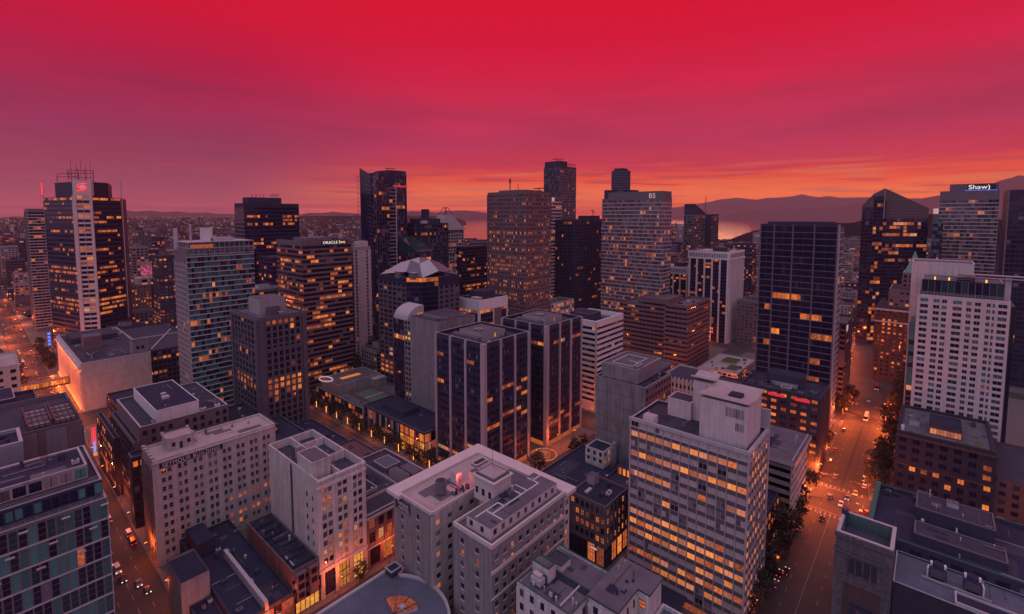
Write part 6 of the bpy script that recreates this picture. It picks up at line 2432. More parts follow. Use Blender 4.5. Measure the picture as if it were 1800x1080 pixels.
# 38 --- stepped, banded concrete block
b = Building('office_building', 'brownish banded concrete block with a notched corner below the white columned block', 'office building', 415, 471, 161, 180.5)
b.vol(0, 60.5, 'brown_wall', 'roof_grey', 'brown_wall', ph=2.5)
for PQ, nc in ((b.W(), 5), (b.S(), 14)):
    b.facade(PQ, 3, 58, nc, 13, pw=.3, sh=2.4, wall='brown_wall', panes=('glass_black',), lit=.03, rows={7: .15}, pd=.2, sd=1.0, ispan=True)
b.vents(6, 58.1, 418, 465, 163, 177, (2, 4))
b.done()
b = Building('office_building', 'lower banded concrete wing stepping back left of the notched block', 'office building', 440, 495, 190, 240)
b.vol(0, 52, 'brown_wall', 'roof_grey', 'brown_wall', ph=2)
b.vol(52, 57, 'brown_wall', 'roof_grey', 'brown_wall', x0=452, x1=490, y0=195, y1=225, ph=1)
b.facade(b.W(), 3, 50, 12, 11, pw=.3, sh=2.4, wall='brown_wall', panes=('glass_black',), lit=.08, pd=.2, sd=1.0, ispan=True)
b.facade(b.S(), 3, 50, 12, 11, pw=.3, sh=2.4, wall='brown_wall', panes=('glass_black',), lit=.05, pd=.2, sd=1.0, ispan=True)
b.done()

# 39 --- black gridded tower
b = Building('office_tower', 'large black tower ruled into a grid of thin pale lines, right of centre', 'office tower', 356, 375.5, 45.7, 89.9)
b.vol(0, 134, 'dark_panel', 'roof_black', 'dark_panel', ph=1.6)
F, L = fr(*b.W())
for q in range(5):
    a = (0, 8.2, 19.2, 31.2, 43.5)[q]
    b.link('pier', box_mesh(.7, .7, 134, 'steel_grey'), (F[0][0] + F[1][0] * a, F[0][1] + F[1][1] * a, 0), R(-90))
LG = dict(sh=.42, wall='steel_grey', panes=('glass_black',), frame='dark_panel', lit=.03, cluster=.3, pd=.2, sd=.45, ispan=True, indiv=True, npn=3, lits=('lit', 'lit_hot'))
b.facade(b.W(), 4, 132.5, 8, 32, rows={0: 0, 1: 0, 2: 0, 3: .02, 6: .12, 8: .14, 11: .14, 13: .14, 18: .14, 19: .1, 24: .14, 26: .2, 27: .1, 30: .3}, pm='dark_panel',
         wins=[(.8, 4.3), (4.5, 8.1), (9.0, 13.9), (14.1, 19.1), (20, 25.4), (25.6, 31.1), (32, 37.6), (37.8, 43.4)], **LG)
b.facade(b.S(), 4, 132.5, 3, 32, pw=.8, pm='light_metal', **{**LG, 'wall': 'light_metal', 'sd': .6, 'indiv': False})
m = MB()
m.box(355.6, 45, 104, 356.6, 46.2, 132, 'light_metal')
m.box(355.5, 44.9, 0, 356.2, 45.6, 134, 'mullion')
b.sub('corner_pier', m)
m = MB()
F, L = fr(*b.W())
m.obox(F, 4, 40, .0, .3, 132.6, 133.8, 'dark_wall')
b.sub('parapet_band', m)
b.block('roof_rail', 358, 374, 50, 86, 132.4, 135.5, 'dark_wall', 'roof_black')
b.done()
b = Building('podium_building', 'dark podium with a lit strip at the foot of the black gridded tower', 'podium building', 330, 355.4, 46, 96)
b.vol(0, 18, 'dark_brick', 'roof_black', 'dark_wall', ph=1)
b.facade(b.S(), 1, 16.5, 7, 4, pw=.5, sh=1.4, wall='dark_panel', lit=.5, indiv=True)
b.vents(8, 17.1, 333, 352, 48, 92)
b.done()
b = Building('office_tower', 'narrow grey tower glimpsed just right of the black gridded tower', 'office tower', 430, 460, 58, 74)
b.vol(0, 113, 'steel_grey', 'roof_grey', 'steel_grey', ph=1)
b.facade(b.W(), 4, 111, 5, 28, pw=.5, sh=1.5, wall='steel_grey', panes=('glass_grey', 'glass'), lit=.05, pd=.2)
b.facade(b.S(), 4, 111, 8, 28, pw=.5, sh=1.5, wall='dark_wall', panes=('glass_black',), lit=.12, rows={7: .6, 11: .5}, pd=.2)
m = MB()
m.box(431, 57.6, 110, 446, 58, 113, 'lit_rose')
b.sub('lit_crown', m)
b.done()
b = Building('office_block', 'dark low office with faint bands beside the street right of the black gridded tower', 'office block', 416, 452, 46, 57)
b.vol(0, 62, 'dark_wall', 'roof_grey', 'steel_grey', ph=1)
b.facade(b.S(), 3, 60, 9, 15, pw=.5, sh=1.5, wall='dark_wall', panes=('glass_black',), lit=.12, pd=.2)
b.facade(b.W(), 3, 60, 3, 15, pw=.5, sh=1.5, wall='steel_grey', panes=('glass_black', 'glass'), lit=.05, pd=.2)
m = MB()
m.box(416.5, 45.6, 56, 424, 46, 60, 'neon_pale')
b.sub('lit_sign', m)
b.done()

# 40 --- dark tower with pointed glass roof
b = Building('office_tower', 'dark tower with a gabled glass top and a zigzag of lit stair windows, right skyline', 'office tower', 640, 690, 8, 62)
PX = [(640, 62), (640, 52), (646, 44), (672, 8), (690, 8), (690, 62)]
b.mb('wall').prism(PX, 0, 136, 'dark_panel', 'roof_black')
kw = dict(wall='dark_panel', panes=('glass_black', 'glass_blue', 'glass_black'), pw=.2, sh=.9, pd=.1, sd=.12, cluster=.75)
b.facade((PX[0], PX[1]), 4, 148, 3, 37, lit=.02, **kw)
b.facade((PX[1], PX[2]), 4, 160, 3, 38, lit=.36, rows={0: .1, 1: .1}, **{**kw, 'cluster': .3})
b.facade((PX[2], PX[3]), 4, 136, 13, 34, lit=.05, rows={1: .35, 2: .2, 4: .7, 7: .45, 8: .25, 11: .2}, **kw)
m = MB()
k = 0
m.v += [(640, 62, 136), (640, 52, 136), (646, 44, 136), (672, 8, 136), (690, 20, 136), (688, 62, 136),
        (640, 62, 150), (640.5, 53, 162), (646.5, 44, 168), (672, 8, 147), (690, 20, 146), (688, 62, 150)]
for q in ((0, 1, 7, 6), (1, 2, 8, 7), (2, 3, 9, 8), (3, 4, 10, 9), (4, 5, 11, 10), (5, 0, 6, 11), (6, 7, 8), (6, 8, 11), (8, 9, 10), (8, 10, 11)):
    m.f.append(q)
    m.m.append(m.mi('glass_grey'))
b.sub('gabled_top', m)
m = MB()
for q in range(9):
    z = 139 + q * 3.4
    m.bar((646.2, 43.8, z), (646.2 + (26 - q * 2.6), 43.8 - (36 - q * 3.6), z), .12, 'steel_grey')
m.bar((646.1, 43.8, 136), (646.1, 43.8, 168), .25, 'light_metal')
b.sub('roof_rib', m)
b.done()

# 41 --- old hotel with green pyramid
b = Building('hotel_building', 'old stepped brick hotel with a green pyramid roof below the gabled glass tower', 'hotel', 508, 560, 2, 36)
b.vol(0, 62, 'brick', 'roof_dark', 'brown_wall', ph=1)
b.vol(62, 78, 'brown', 'roof_dark', 'pinkish', x0=512, x1=550, y0=4, y1=28, ph=1)
b.vol(78, 92, 'brown', 'roof_dark', 'pinkish', x0=516, x1=540, y0=6, y1=20, ph=1)
b.facade(b.W(), 3, 60, 9, 16, pw=2.0, sh=1.9, wall='brick', lit=.14, rows={10: .3, 13: .4, 14: .4}, pd=.3, lits=('lit', 'lit_hot'))
b.facade(b.S(), 3, 60, 12, 16, pw=2.0, sh=1.9, wall='brick', lit=.1, pd=.3)
b.facade(((512, 28), (512, 4)), 63, 76, 7, 4, pw=1.4, sh=1.4, wall='brown', lit=.08, pd=.3)
b.facade(((516, 20), (516, 6)), 79, 90, 4, 3, pw=1.4, sh=1.4, wall='brown', lit=.1, pd=.3)
m = MB()
pts = [(517, 7), (539, 7), (539, 19.5), (517, 19.5)]
m.v += [(x, y, 92) for x, y in pts] + [(525, 11, 103), (531, 11, 103), (531, 15.5, 103), (525, 15.5, 103), (528, 13.2, 110)]
for q in ((0, 1, 5, 4), (1, 2, 6, 5), (2, 3, 7, 6), (3, 0, 4, 7), (4, 5, 8), (5, 6, 8), (6, 7, 8), (7, 4, 8)):
    m.f.append(q)
    m.m.append(m.mi('green_tile'))
b.sub('pyramid_roof', m)
m = MB()
F, L = fr(*b.W())
m.obox(F, -.6, L + .4, 0, .9, 50, 51.2, 'pinkish')
m.obox(F, -.6, L + .4, 0, .9, 60, 61.4, 'pinkish')
b.sub('cornice', m)
b.done()

# 42 --- white residential tower on the right
b = Building('apartment_tower', 'tall white apartment tower with a grid of square dark windows, right edge', 'apartment tower', 345, 372, -29.3, 6.3)
b.vol(0, 96.7, 'warm_white', 'roof_grey', 'warm_white', ph=.8)
wins = [(1.0, 4.4), (6.4, 9.0), (9.9, 12.0), (14.2, 17.9), (19.5, 21.5), (22.6, 25.0), (27.0, 28.6), (29.2, 30.2), (31.2, 34.6)]
b.facade(b.W(), 2.4, 94.8, 9, 28, sh=1.25, wall='warm_white', panes=('glass_dark_teal', 'glass_black', 'glass', 'glass_teal', 'glass_grey', 'glass_black'), frame='light_metal', lit=.03, pd=.35, sd=.345,
         bars=(1, 0), indiv=True, split=True, wins=wins, lits=('lit', 'lit_dim', 'lit_rose'))
b.facade(b.S(), 2.4, 94.8, 7, 28, pw=.3, sh=.7, wall='steel_grey', panes=('glass_teal', 'glass_black', 'glass_blue'), lit=.05, pd=.3)
b.facade(((347, 9.2), (347, 6.4)), 2.4, 80, 1, 24, pw=.3, sh=.6, wall='steel_grey', panes=('glass_blue', 'glass_teal'), lit=.1, pd=.2)
b.mb('glass_bay').box(347.1, 6.4, 0, 370, 9.2, 80, 'glass_blue', 'roof_grey')
b.mb('glass_bay').box(346, -31.2, 0, 371, -29.4, 94, 'glass_blue', 'roof_grey')
b.vol(96.7, 105, 'glass_dark_teal', 'roof_grey', 'light_metal', x0=346.4, x1=371, y0=-26.8, y1=5.0, ph=.5, part='penthouse')
b.facade(((346.4, 5), (346.4, -26.8)), 97, 104.4, 12, 1, pw=.25, sh=.3, wall='steel_grey', panes=('glass_dark_teal', 'glass_dark_teal', 'glass_black'), lit=0, pd=.2, indiv=True, frame='steel_grey')
m = MB()
F, L = fr((345, 6.3), (345, -29.3))
for z in (97.6, 98.3, 106, 106.8):
    m.obox(F, 1, L - .4, -1.6 if z > 100 else -.2, -1.5 if z > 100 else -.1, z, z + .12, 'light_metal')
for q in range(26):
    m.obox(F, 1 + q * 1.35, 1.1 + q * 1.35, -.2, -.1, 96.7, 98.3, 'light_metal')
m.obox(F, L - 15, L + 5, -4, -1, 107.4, 107.8, 'light_metal')
m.obox(F, L - 17, L + 5, -5, -1, 108.8, 109.1, 'light_metal')
b.sub('railing', m)
b.block('penthouse_column', 347, 350, -29.2, -26.9, 96.7, 108.4, 'pinkish')
for q, yy in enumerate((-.5, -6.2, -20.5)):
    b.block('roof_lamp', 347.5, 348.0, yy, yy + .6, 105, 106.4, 'lamp_soft')
b.block('roof_box', 350, 364, -16, -9, 104.4, 107, 'glass_dark_teal', 'roof_grey', 'light_metal')
b.done()
b = Building('apartment_tower', 'taller blank white wall of a tower standing directly behind the white apartment tower', 'apartment tower', 374, 400, -16.5, 10.6)
b.vol(0, 112.5, 'warm_white', 'roof_grey', 'warm_white', ph=.8)
F, L = fr(*b.W())
m = MB()
for k in range(1, 16):
    m.obox(F, 0, L, 0, .04, k * 7, k * 7 + .14, 'pale_concrete')
for k in range(1, 9):
    m.obox(F, k * 3, k * 3 + .14, 0, .05, 0, 111, 'pale_concrete')
b.sub('panel_joint', m)
b.done()

# 43 --- glass tower with the lit sign, right edge
b = Building('office_tower', 'hazy teal glass tower with a lit word on its roof, far right', 'office tower', 722, 760, -47, 0)
b.vol(0, 166, 'steel_grey', 'roof_dark', 'steel_grey', ph=1)
b.facade(b.W(), 6, 156, 18, 37, pw=.2, sh=.9, wall='slab_edge', pm='steel_grey', panes=('glass_grey', 'glass_grey', 'glass_mauve', 'glass_dark_teal'), lit=.03, rows={9: .1, 15: .12, 22: .1}, pd=.15, sd=.5, lits=('lit', 'lit_dim', 'lit_rose'))
b.facade(b.S(), 6, 156, 12, 37, pw=.2, sh=.9, wall='slab_edge', panes=('glass_teal', 'glass_grey'), lit=.02, pd=.15, sd=.5)
b.block('crown', 724, 758, -46, -8, 166, 173.5, 'steel_grey', 'roof_dark')
F, L = fr((724, -8), (724, -46))
sgm = MB()
sgm.obox(F, 14, 36, .05, .15, 167, 172.6, 'dark_panel')
sg = b.sub('sign_board', sgm)
text('lettering', 'Shaw)', 6.6, F, 14.6, 167.6, .3, 'neon_white', sg, b.loc, .2, 1.0, 1.08)
m = MB()
m.obox(F, 12, 37, .1, .4, 166.1, 166.5, 'neon_blue')
b.sub('blue_strip', m)
b.block('side_house', 721, 740, .2, 5, 0, 147, 'steel_grey', 'roof_dark')
m = MB()
m.box(720.8, .3, 141, 721, 4.8, 147, 'neon_pale')
b.sub('lit_panel', m)
b.done()
b = Building('office_tower', 'dark slab with a thin bright edge cut off by the right side of the picture', 'office tower', 560, 600, -80, -41.5)
b.vol(0, 160, 'dark_panel', 'roof_black', 'dark_wall', ph=1)
b.facade(b.W(), 4, 158, 12, 40, pw=.2, sh=1.2, wall='dark_panel', panes=('glass_black', 'glass_blue'), lit=.02, pd=.1)
b.block('edge_fin', 559, 560, -42.2, -41.3, 0, 160, 'steel_grey')
b.done()
b = Building('office_tower', 'dark teal slab between the gabled tower and the lit word tower', 'office tower', 660, 690, -4, 4)
b.vol(0, 133, 'glass_teal', 'roof_black', 'dark_wall', ph=1)
b.facade(b.W(), 4, 131, 4, 33, pw=.2, sh=1., wall='dark_panel', panes=('glass_teal', 'glass_black'), lit=.02, pd=.1)
b.done()
b = Building('office_tower', 'slant topped tower with a thin mast behind the white columned block', 'office tower', 800, 848, 302, 320)
b.vol(0, 140, 'steel_grey', 'roof_dark', 'steel_grey', ph=1)
m = MB()
m.hexa([(800, 302, 140), (848, 302, 140), (848, 320, 140), (800, 320, 140), (800, 302, 158), (848, 302, 143), (848, 320, 143), (800, 320, 158)], 'dark_wall')
m.bar((848, 302, 140), (848, 302, 172), .5, 'steel_grey')
b.sub('slanted_top', m)
b.facade(b.W(), 4, 138, 6, 30, pw=.5, sh=1.3, wall='steel_grey', panes=('glass_grey', 'glass'), lit=.05, pd=.2)
b.facade(b.S(), 4, 138, 15, 30, pw=.5, sh=1.3, wall='steel_grey', panes=('glass_grey', 'glass', 'glass_blue'), lit=.06, rows={0: .4}, pd=.2)
b.done()
b = Building('apartment_tower', 'plain dark tower right beside the slant topped tower', 'apartment tower', 850, 885, 292, 312)
b.vol(0, 141, 'dark_wall', 'roof_dark', 'dark_wall', ph=1)
b.facade(b.S(), 4, 138, 10, 30, pw=.8, sh=1.4, wall='brown', panes=('glass_black', 'glass'), lit=.1, pd=.2)
b.done()

# low things between the towers
for i, (x0, x1, y0, y1, h, lab, wl, rf) in enumerate([
        (415, 470, 118, 150, 9, 'flat pinkish terrace roof with planters below the notched block', 'pinkish', 'roof_pink'),
        (340, 385, 104, 140, 15, 'dark flat roof behind the ornate beige building', 'dark_brick', 'roof_dark'),
        (415, 455, 62, 112, 13, 'flat grey roof at the foot of the white columned block', 'steel_grey', 'roof_grey'),
        (330, 388, 160, 200, 17, 'blue grey flat roof below the banded wing', 'steel_grey', 'roof_blue'),
        (330, 386, 210, 260, 20, 'dim flat roof behind the white banded office', 'dark_brick', 'roof_dark'),
        (416, 470, 250, 300, 18, 'low pale roof with a glowing edge near the domed pavilion', 'pinkish', 'roof_pink'),
        (268, 286, 214, 250, 16, 'small dark roof between the twins and the white capped block', 'dark_brick', 'roof_black'),
        (226, 262, 214, 270, 21, 'dark flat roof directly behind the rear twin tower', 'dark_brick', 'roof_dark')]):
    b = Building('low_building', lab, 'building', x0, x1, y0, y1)
    b.vol(0, h, wl, rf, 'steel_grey', ph=.9)
    b.facade(b.W(), 1.5, h - 1.4, int((y1 - y0) / 4), max(2, int(h / 4)), pw=.9, sh=1.3, wall=wl, lit=.25)
    b.facade(b.S(), 1.5, h - 1.4, int((x1 - x0) / 4), max(2, int(h / 4)), pw=.9, sh=1.3, wall=wl, lit=.3)
    b.vents(10, h - .8, x0 + 2, x1 - 4, y0 + 2, y1 - 4, (1, 3))
    if i == 0:
        b.block('planter', x0 + 6, x0 + 22, y0 + 4, y0 + 12, h - .8, h + .6, 'cream', 'moss')
        b.block('planter', x0 + 26, x0 + 44, y0 + 10, y0 + 22, h - .8, h + .6, 'cream', 'moss')
    b.done()
b = Building('domed_pavilion', 'small pavilion with a pale green stepped dome right of the brown gridded tower', 'pavilion', 355, 380, 268, 293)
b.vol(0, 36, 'brown_wall', 'roof_dark', 'pinkish', ph=1)
m = MB()
m.cyl(367, 280, 35, 40, 9, 'brown_wall', 10)
m.cyl(367, 280, 40, 44, 10, 'green_tile', 10, 5)
m.cyl(367, 280, 44, 46, 4.6, 'pinkish', 10)
m.cyl(367, 280, 46, 49, 5.4, 'green_tile', 10, 1)
b.sub('dome', m)
b.facade(b.W(), 2, 34, 6, 8, pw=1, sh=1.3, wall='brown_wall', lit=.3)
b.facade(b.S(), 2, 34, 6, 8, pw=1, sh=1.3, wall='brown_wall', lit=.2)
b.done()
b = Building('station_building', 'long low terrace building with a warm lit front behind the domed pavilion', 'building', 405, 460, 310, 330)
b.vol(0, 44, 'pinkish', 'roof_grey', 'pinkish', ph=1)
b.facade(b.S(), 2, 42, 14, 9, pw=1, sh=1.6, wall='pinkish', lit=.35, rows={0: .8}, lits=('lit', 'lit_rose'))
b.facade(b.W(), 2, 42, 5, 9, pw=1, sh=1.6, wall='pinkish', lit=.3)
b.done()

# ------------------------------------------------------------------ courtyard, street furniture, trees, cars
m = MB()
m.cyl(217, 166, .13, .5, 7.5, 'pale_concrete', 28)
m.cyl(217, 166, .5, .54, 6.8, 'lit_dim', 28)
m.cyl(217, 166, .54, 1.1, 2.2, 'pale_concrete', 16)
fo = empty('fountain', (217, 166, 0), 'round glowing fountain basin in the courtyard between the two dark twin towers', 'fountain')
m.build('basin', fo, (217, 166, 0))
m = MB()
for q in range(28):
    a0, a1 = 2 * math.pi * q / 28, 2 * math.pi * (q + 1) / 28
    m.bar((217 + 7.6 * math.cos(a0), 166 + 7.6 * math.sin(a0), .55), (217 + 7.6 * math.cos(a1), 166 + 7.6 * math.sin(a1), .55), .09, 'lit_hot')
    m.bar((217 + 3.6 * math.cos(a0), 166 + 3.6 * math.sin(a0), .6), (217 + 3.6 * math.cos(a1), 166 + 3.6 * math.sin(a1), .6), .07, 'lit_hot')
m.build('light_ring', fo, (217, 166, 0))
cv = empty('glass_canopy', (222, 172, 0), 'round glowing glass canopy beside the courtyard fountain', 'canopy')
m = MB()
m.cyl(212, 179, 4.4, 6.2, 4.4, 'neon_pale', 18, 3.0)
m.cyl(212, 179, .13, 4.4, .3, 'steel_grey', 8)
m.build('canopy_roof', cv, (222, 172, 0))

ORD = ('first second third fourth fifth sixth seventh eighth ninth tenth eleventh twelfth thirteenth fourteenth fifteenth sixteenth seventeenth eighteenth nineteenth twentieth '
       'twenty-first twenty-second twenty-third twenty-fourth twenty-fifth twenty-sixth twenty-seventh twenty-eighth twenty-ninth thirtieth').split()
COUNT = {}


def nth(base):
    """a label for one of a row, counted from the near end: {} stands for first, second ..."""
    if '{}' not in base:
        return base
    k = COUNT.get(base, 0)
    COUNT[base] = k + 1
    return base.format(ORD[min(k, 29)])


PROTO = {}


def lamp_light(parent, z, power, dx=0, dy=0, color=(1, .135, .02)):
    if 'light' not in PROTO:
        PROTO['light'] = {}
    key = (power, color)
    if key not in PROTO['light']:
        ld = bpy.data.lights.new('lamp_light', 'POINT')
        ld.energy = power
        ld.color = color
        ld.shadow_soft_size = .35
        PROTO['light'][key] = ld
    lo = bpy.data.objects.new('lamp_light', PROTO['light'][key])
    col.objects.link(lo)
    lo.parent = parent
    lo.location = (dx, dy, z)
    return lo


def meshes(kind):
    if kind in PROTO:
        return PROTO[kind]
    a, c_, d = MB(), MB(), MB()
    if kind == 'arm':
        a.cyl(0, 0, .13, 9.0, .13, 'steel_grey', 8, .08)
        a.cyl(0, 0, .13, .9, .2, 'steel_grey', 8)
        c_.bar((0, 0, 8.8), (2.2, 0, 9.3), .06, 'steel_grey')
        d.box(1.7, -.22, 9.16, 2.7, .22, 9.42, 'steel_grey')
        d.box(1.75, -.2, 9.08, 2.65, .2, 9.16, 'lamp_glow')
    else:
        a.cyl(0, 0, .13, 3.2, .10, 'steel_grey', 8)
        c_.cyl(0, 0, 3.2, 3.35, .22, 'steel_grey', 8)
        d.cyl(0, 0, 3.35, 7.6, .17, 'lamp_soft', 8)
    PROTO[kind] = (a.mesh('pole'), c_.mesh('arm'), d.mesh('lamp_head'))
    return PROTO[kind]


def street_lamp(x, y, rz, label, group, kind='arm', power=5200, light=True):
    r_ = empty('street_lamp', (x, y, 0), nth(label), 'street lamp', group)
    r_.rotation_euler = (0, 0, rz)
    for nm, me in zip(('pole', 'arm', 'lamp_head'), meshes(kind)):
        o = bpy.data.objects.new(nm, me)
        col.objects.link(o)
        o.parent = r_
    if light:
        lamp_light(r_, 8.7 if kind == 'arm' else 6, power, 2.2 if kind == 'arm' else .5)
    return r_


PW = 9500
for i, x in enumerate(range(172, 262, 28)):
    street_lamp(x, 42.2, R(-90), '{} lamp post on the left kerb of the wide right street before the first junction', 'lamp posts along the right street', power=PW * .05)
for i, x in enumerate((292, 316, 340, 364, 386)):
    street_lamp(x, 42.2, R(-90), '{} lamp post on the left kerb between the two junctions of the right street', 'lamp posts along the right street', power=PW * .6)
    street_lamp(x, 19.4, R(90), '{} lamp post under the big trees on the right kerb of the right street', 'lamp posts along the right street', power=PW * .22)
for (x, y, rz, k) in ((262, 42.4, -90, 1.6), (287, 42.4, -90, 2.8), (262, 19.2, 90, 1.2), (287, 19.2, 90, 1.2)):
    street_lamp(x, y, R(rz), '{} of four corner lamp posts round the near junction, counted from the left', 'lamp posts at the near right junction', power=PW * k)
for (x, y, rz) in ((389, 42.4, -90), (413, 43.5, -90), (389, 19.2, 90), (413, 19.2, 90)):
    street_lamp(x, y, R(rz), '{} of four corner lamp posts round the far junction, counted from the left', 'lamp posts at the far right junction', power=PW * 2.6)
for x in range(440, 690, 30):
    yy = 43.5 + (x - 410) * .087
    street_lamp(x, yy + 1.5, R(-90), '{} lamp post along the far bend of the right street', 'lamp posts along the right street', power=PW * 1.0)
for y in range(172, 410, 30):
    street_lamp(43.6, y, R(180), '{} lamp post up the right kerb of the narrow left street', 'lamp posts along the left street', power=PW * (.22 if y < 230 else .40))
for y in (430, 452, 480, 520, 560, 600, 640, 690, 740, 800, 870, 950, 1040, 1150):
    street_lamp(43.6 if y % 4 else 24.2, y, R(180) if y % 4 else 0, '{} lamp post along the far busy stretch of the left street', 'lamp posts along the left street', power=PW * (1.2 if y < 600 else 2.6))
for y in range(186, 362, 14):
    street_lamp(159.6, y, R(180), '{} glowing tube lamp from the twin tower end of the middle street, far kerb', 'tube lamps along the tree lined street', 'tube', power=PW * .22, light=(y // 14) % 2 == 0)
for y in range(214, 362, 18):
    street_lamp(140.4, y, 0, '{} glowing tube lamp from the near end of the middle street, near kerb', 'tube lamps along the tree lined street', 'tube', power=PW * .2, light=(y // 18) % 2 == 0)
for x in (62, 84, 106, 128):
    street_lamp(x, 158.6, R(-90), '{} lamp post from the left on the pavement below the narrow pale building', 'lamp posts along the front cross street', power=PW * .40)
for (x, y) in ((205, 160), (228, 162), (240, 158), (160, 176), (276, 168), (264, 190), (276, 230), (263, 130)):
    street_lamp(x, y, R(90), '{} lamp post round the courtyard of the twin towers, from the near side', 'lamp posts near the courtyard', power=PW * .45)
for (x, y) in ((276, 90), (263, 70), (400, 120), (391, 180), (402, 250), (540, 120), (535, 190)):
    street_lamp(x, y, 0, '{} lamp post on the cross streets among the towers behind the white slab', 'lamp posts on the cross streets', power=PW * .9)
for (x, y) in ((5, 446), (-20, 420), (62, 419), (170, 420)):
    street_lamp(x, y, R(-90), '{} lamp post from the left on the street before the department store', 'lamp posts by the department store', power=PW * .4)
# floodlights of the department store: on the far side of the pavement and under the cornice
for q in range(13):
    r_ = empty('floodlight', (44.4, 454 + q * 9.8, .13), nth('{} pavement floodlight from the near end below the department store columns'), 'floodlight', 'department store floodlights')
    m = MB()
    m.box(-.25, -.35, 0, .25, .35, .4, 'dark_panel')
    m.box(-.2, -.3, .4, .2, .3, .45, 'lamp_glow')
    m.build('housing', r_)
    lamp_light(r_, 1.2, 4200, 0, 0)
for q in range(13):
    r_ = empty('cornice_lamp', (47.4, 454 + q * 9.8, 29.5), nth('{} cornice lamp from the near end above the department store columns'), 'lamp', 'department store cornice lamps')
    m = MB()
    m.box(-.2, -.3, 0, .9, .3, .25, 'dark_panel')
    m.box(-.15, -.25, -.06, .15, .25, 0, 'lamp_glow')
    m.build('housing', r_)
    lamp_light(r_, -.5, 2200, 0, 0)


# ---- trees: tapered trunk and limbs, crown of many leaf clumps
def tree_meshes(seed, h, r, conifer=False):
    rng = random.Random(seed)
    t = MB()
    t.cyl(0, 0, 0, h * .55, .24, 'bark', 7, .12)
    for q in range(5):
        a = q * 1.26 + rng.random()
        t.bar((0, 0, h * (.28 + .05 * q)), (math.cos(a) * r * .6, math.sin(a) * r * .6, h * (.5 + .07 * q)), .07, 'bark')
    c_ = MB()
    blobs = []
    for q in range(11):
        a = rng.uniform(0, 6.28)
        rr = r * math.sqrt(rng.random()) * .72
        zz = rng.uniform(.36, .86)
        if conifer:
            zz = q / 11 * .8 + .15
            rr = r * .3 * (1 - zz)
        blobs.append((rr * math.cos(a), rr * math.sin(a), h * zz, r * rng.uniform(.32, .56) * ((1.25 - zz) if conifer else 1)))
    for (bx, by, bz, br) in blobs:
        for q in range(46):
            v = Vector((rng.gauss(0, 1), rng.gauss(0, 1), rng.gauss(0, .75)))
            v.normalize()
            rad = br * rng.random() ** .4
            p = Vector((bx, by, bz)) + v * rad
            s = rng.uniform(.28, .6)
            u = Vector((rng.gauss(0, 1), rng.gauss(0, 1), rng.gauss(0, 1))).normalized()
            w_ = u.cross(Vector((rng.gauss(0, 1), rng.gauss(0, 1), rng.gauss(0, 1)))).normalized()
            c_.face([tuple(p + u * s), tuple(p + w_ * s * .7), tuple(p - u * s), tuple(p - w_ * s * .7)], 'leaf')
    return t.mesh('trunk'), c_.mesh('crown')


TREES = [tree_meshes(1, 12, 4.4), tree_meshes(2, 10, 3.8), tree_meshes(3, 14, 5.0), tree_meshes(4, 11, 4.0), tree_meshes(5, 15, 3.6, True)]
trng = random.Random(12)


def tree(x, y, label, group, sc_=1., kind=None):
    r_ = empty('street_tree', (x, y, .1), nth(label), 'tree', group)
    r_.rotation_euler = (0, 0, trng.uniform(0, 6.28))
    s = sc_ * trng.uniform(.85, 1.2)
    r_.scale = (s, s, s * trng.uniform(.9, 1.12))
    t, c_ = TREES[trng.randrange(4) if kind is None else kind]
    for nm, me in (('trunk', t), ('crown', c_)):
        o = bpy.data.objects.new(nm, me)
        col.objects.link(o)
        o.parent = r_


for y in range(178, 372, 9):
    tree(161.8 + trng.uniform(-.8, .8), y + trng.uniform(-2, 2), '{} dark tree along the far kerb of the middle street from the twin tower end', 'trees along the middle street')
for y in range(222, 400, 10):
    tree(139.2 + trng.uniform(-.8, .5), y + trng.uniform(-2, 2), '{} dark tree along the near kerb of the middle street', 'trees along the middle street', .85)
for x in range(172, 264, 7):
    tree(x + trng.uniform(-2, 2), 42.9 + trng.uniform(-1.0, .9), '{} dark tree on the left pavement beside the white gridded slab', 'trees along the right street', 1.3)
for x in range(292, 352, 9):
    tree(x, 44.6 + trng.uniform(-.6, .6), '{} small lit tree beside the dark block of orange windows', 'trees along the right street', .7)
for x in range(290, 348, 6):
    tree(x + trng.uniform(-2, 2), 16.0 + trng.uniform(-.8, 2.2), '{} big dark tree on the right pavement before the mossy roofed building', 'trees along the right street', 1.15)
for i in range(26):
    tree(trng.uniform(346, 470), trng.uniform(10.6, 15.6), 'tall dark tree in the mass beside the white apartment tower', 'trees beside the white apartment tower', 1.35)
for i in range(10):
    tree(trng.uniform(402, 440), trng.uniform(41, 45), 'dark tree on the left of the far junction', 'trees along the right street', 1.0)
for i in range(24):
    tree(trng.uniform(217, 250), trng.uniform(338, 400), 'tall dark tree in the grove below the slim pale slab', 'trees in the grove between the towers', 1.7, trng.choice((0, 2, 4)))
for i in range(12):
    tree(trng.uniform(196, 262), trng.uniform(143.5, 158), 'dark tree in the courtyard strip below the rear twin tower', 'courtyard trees', .75)
for i in range(8):
    tree(trng.uniform(164, 176), trng.uniform(144, 168), 'dark tree at the foot of the front twin tower', 'courtyard trees', .8)
for i in range(8):
    tree(45 + trng.uniform(-.5, .6), 585 + i * 14, '{} dark tree on the left street beyond the department store', 'trees beyond the department store', 1.1)
for i in range(10):
    tree(23 + trng.uniform(-1, .5), 510 + i * 14, '{} dark tree on the far left pavement past the skybridge', 'trees beyond the department store', 1.1)
tree(93, 159.5, 'small dark tree before the brown corner building', None, .6)
tree(121, 159.3, 'lone street tree standing by the lit windows of the brown corner building', None, .7)


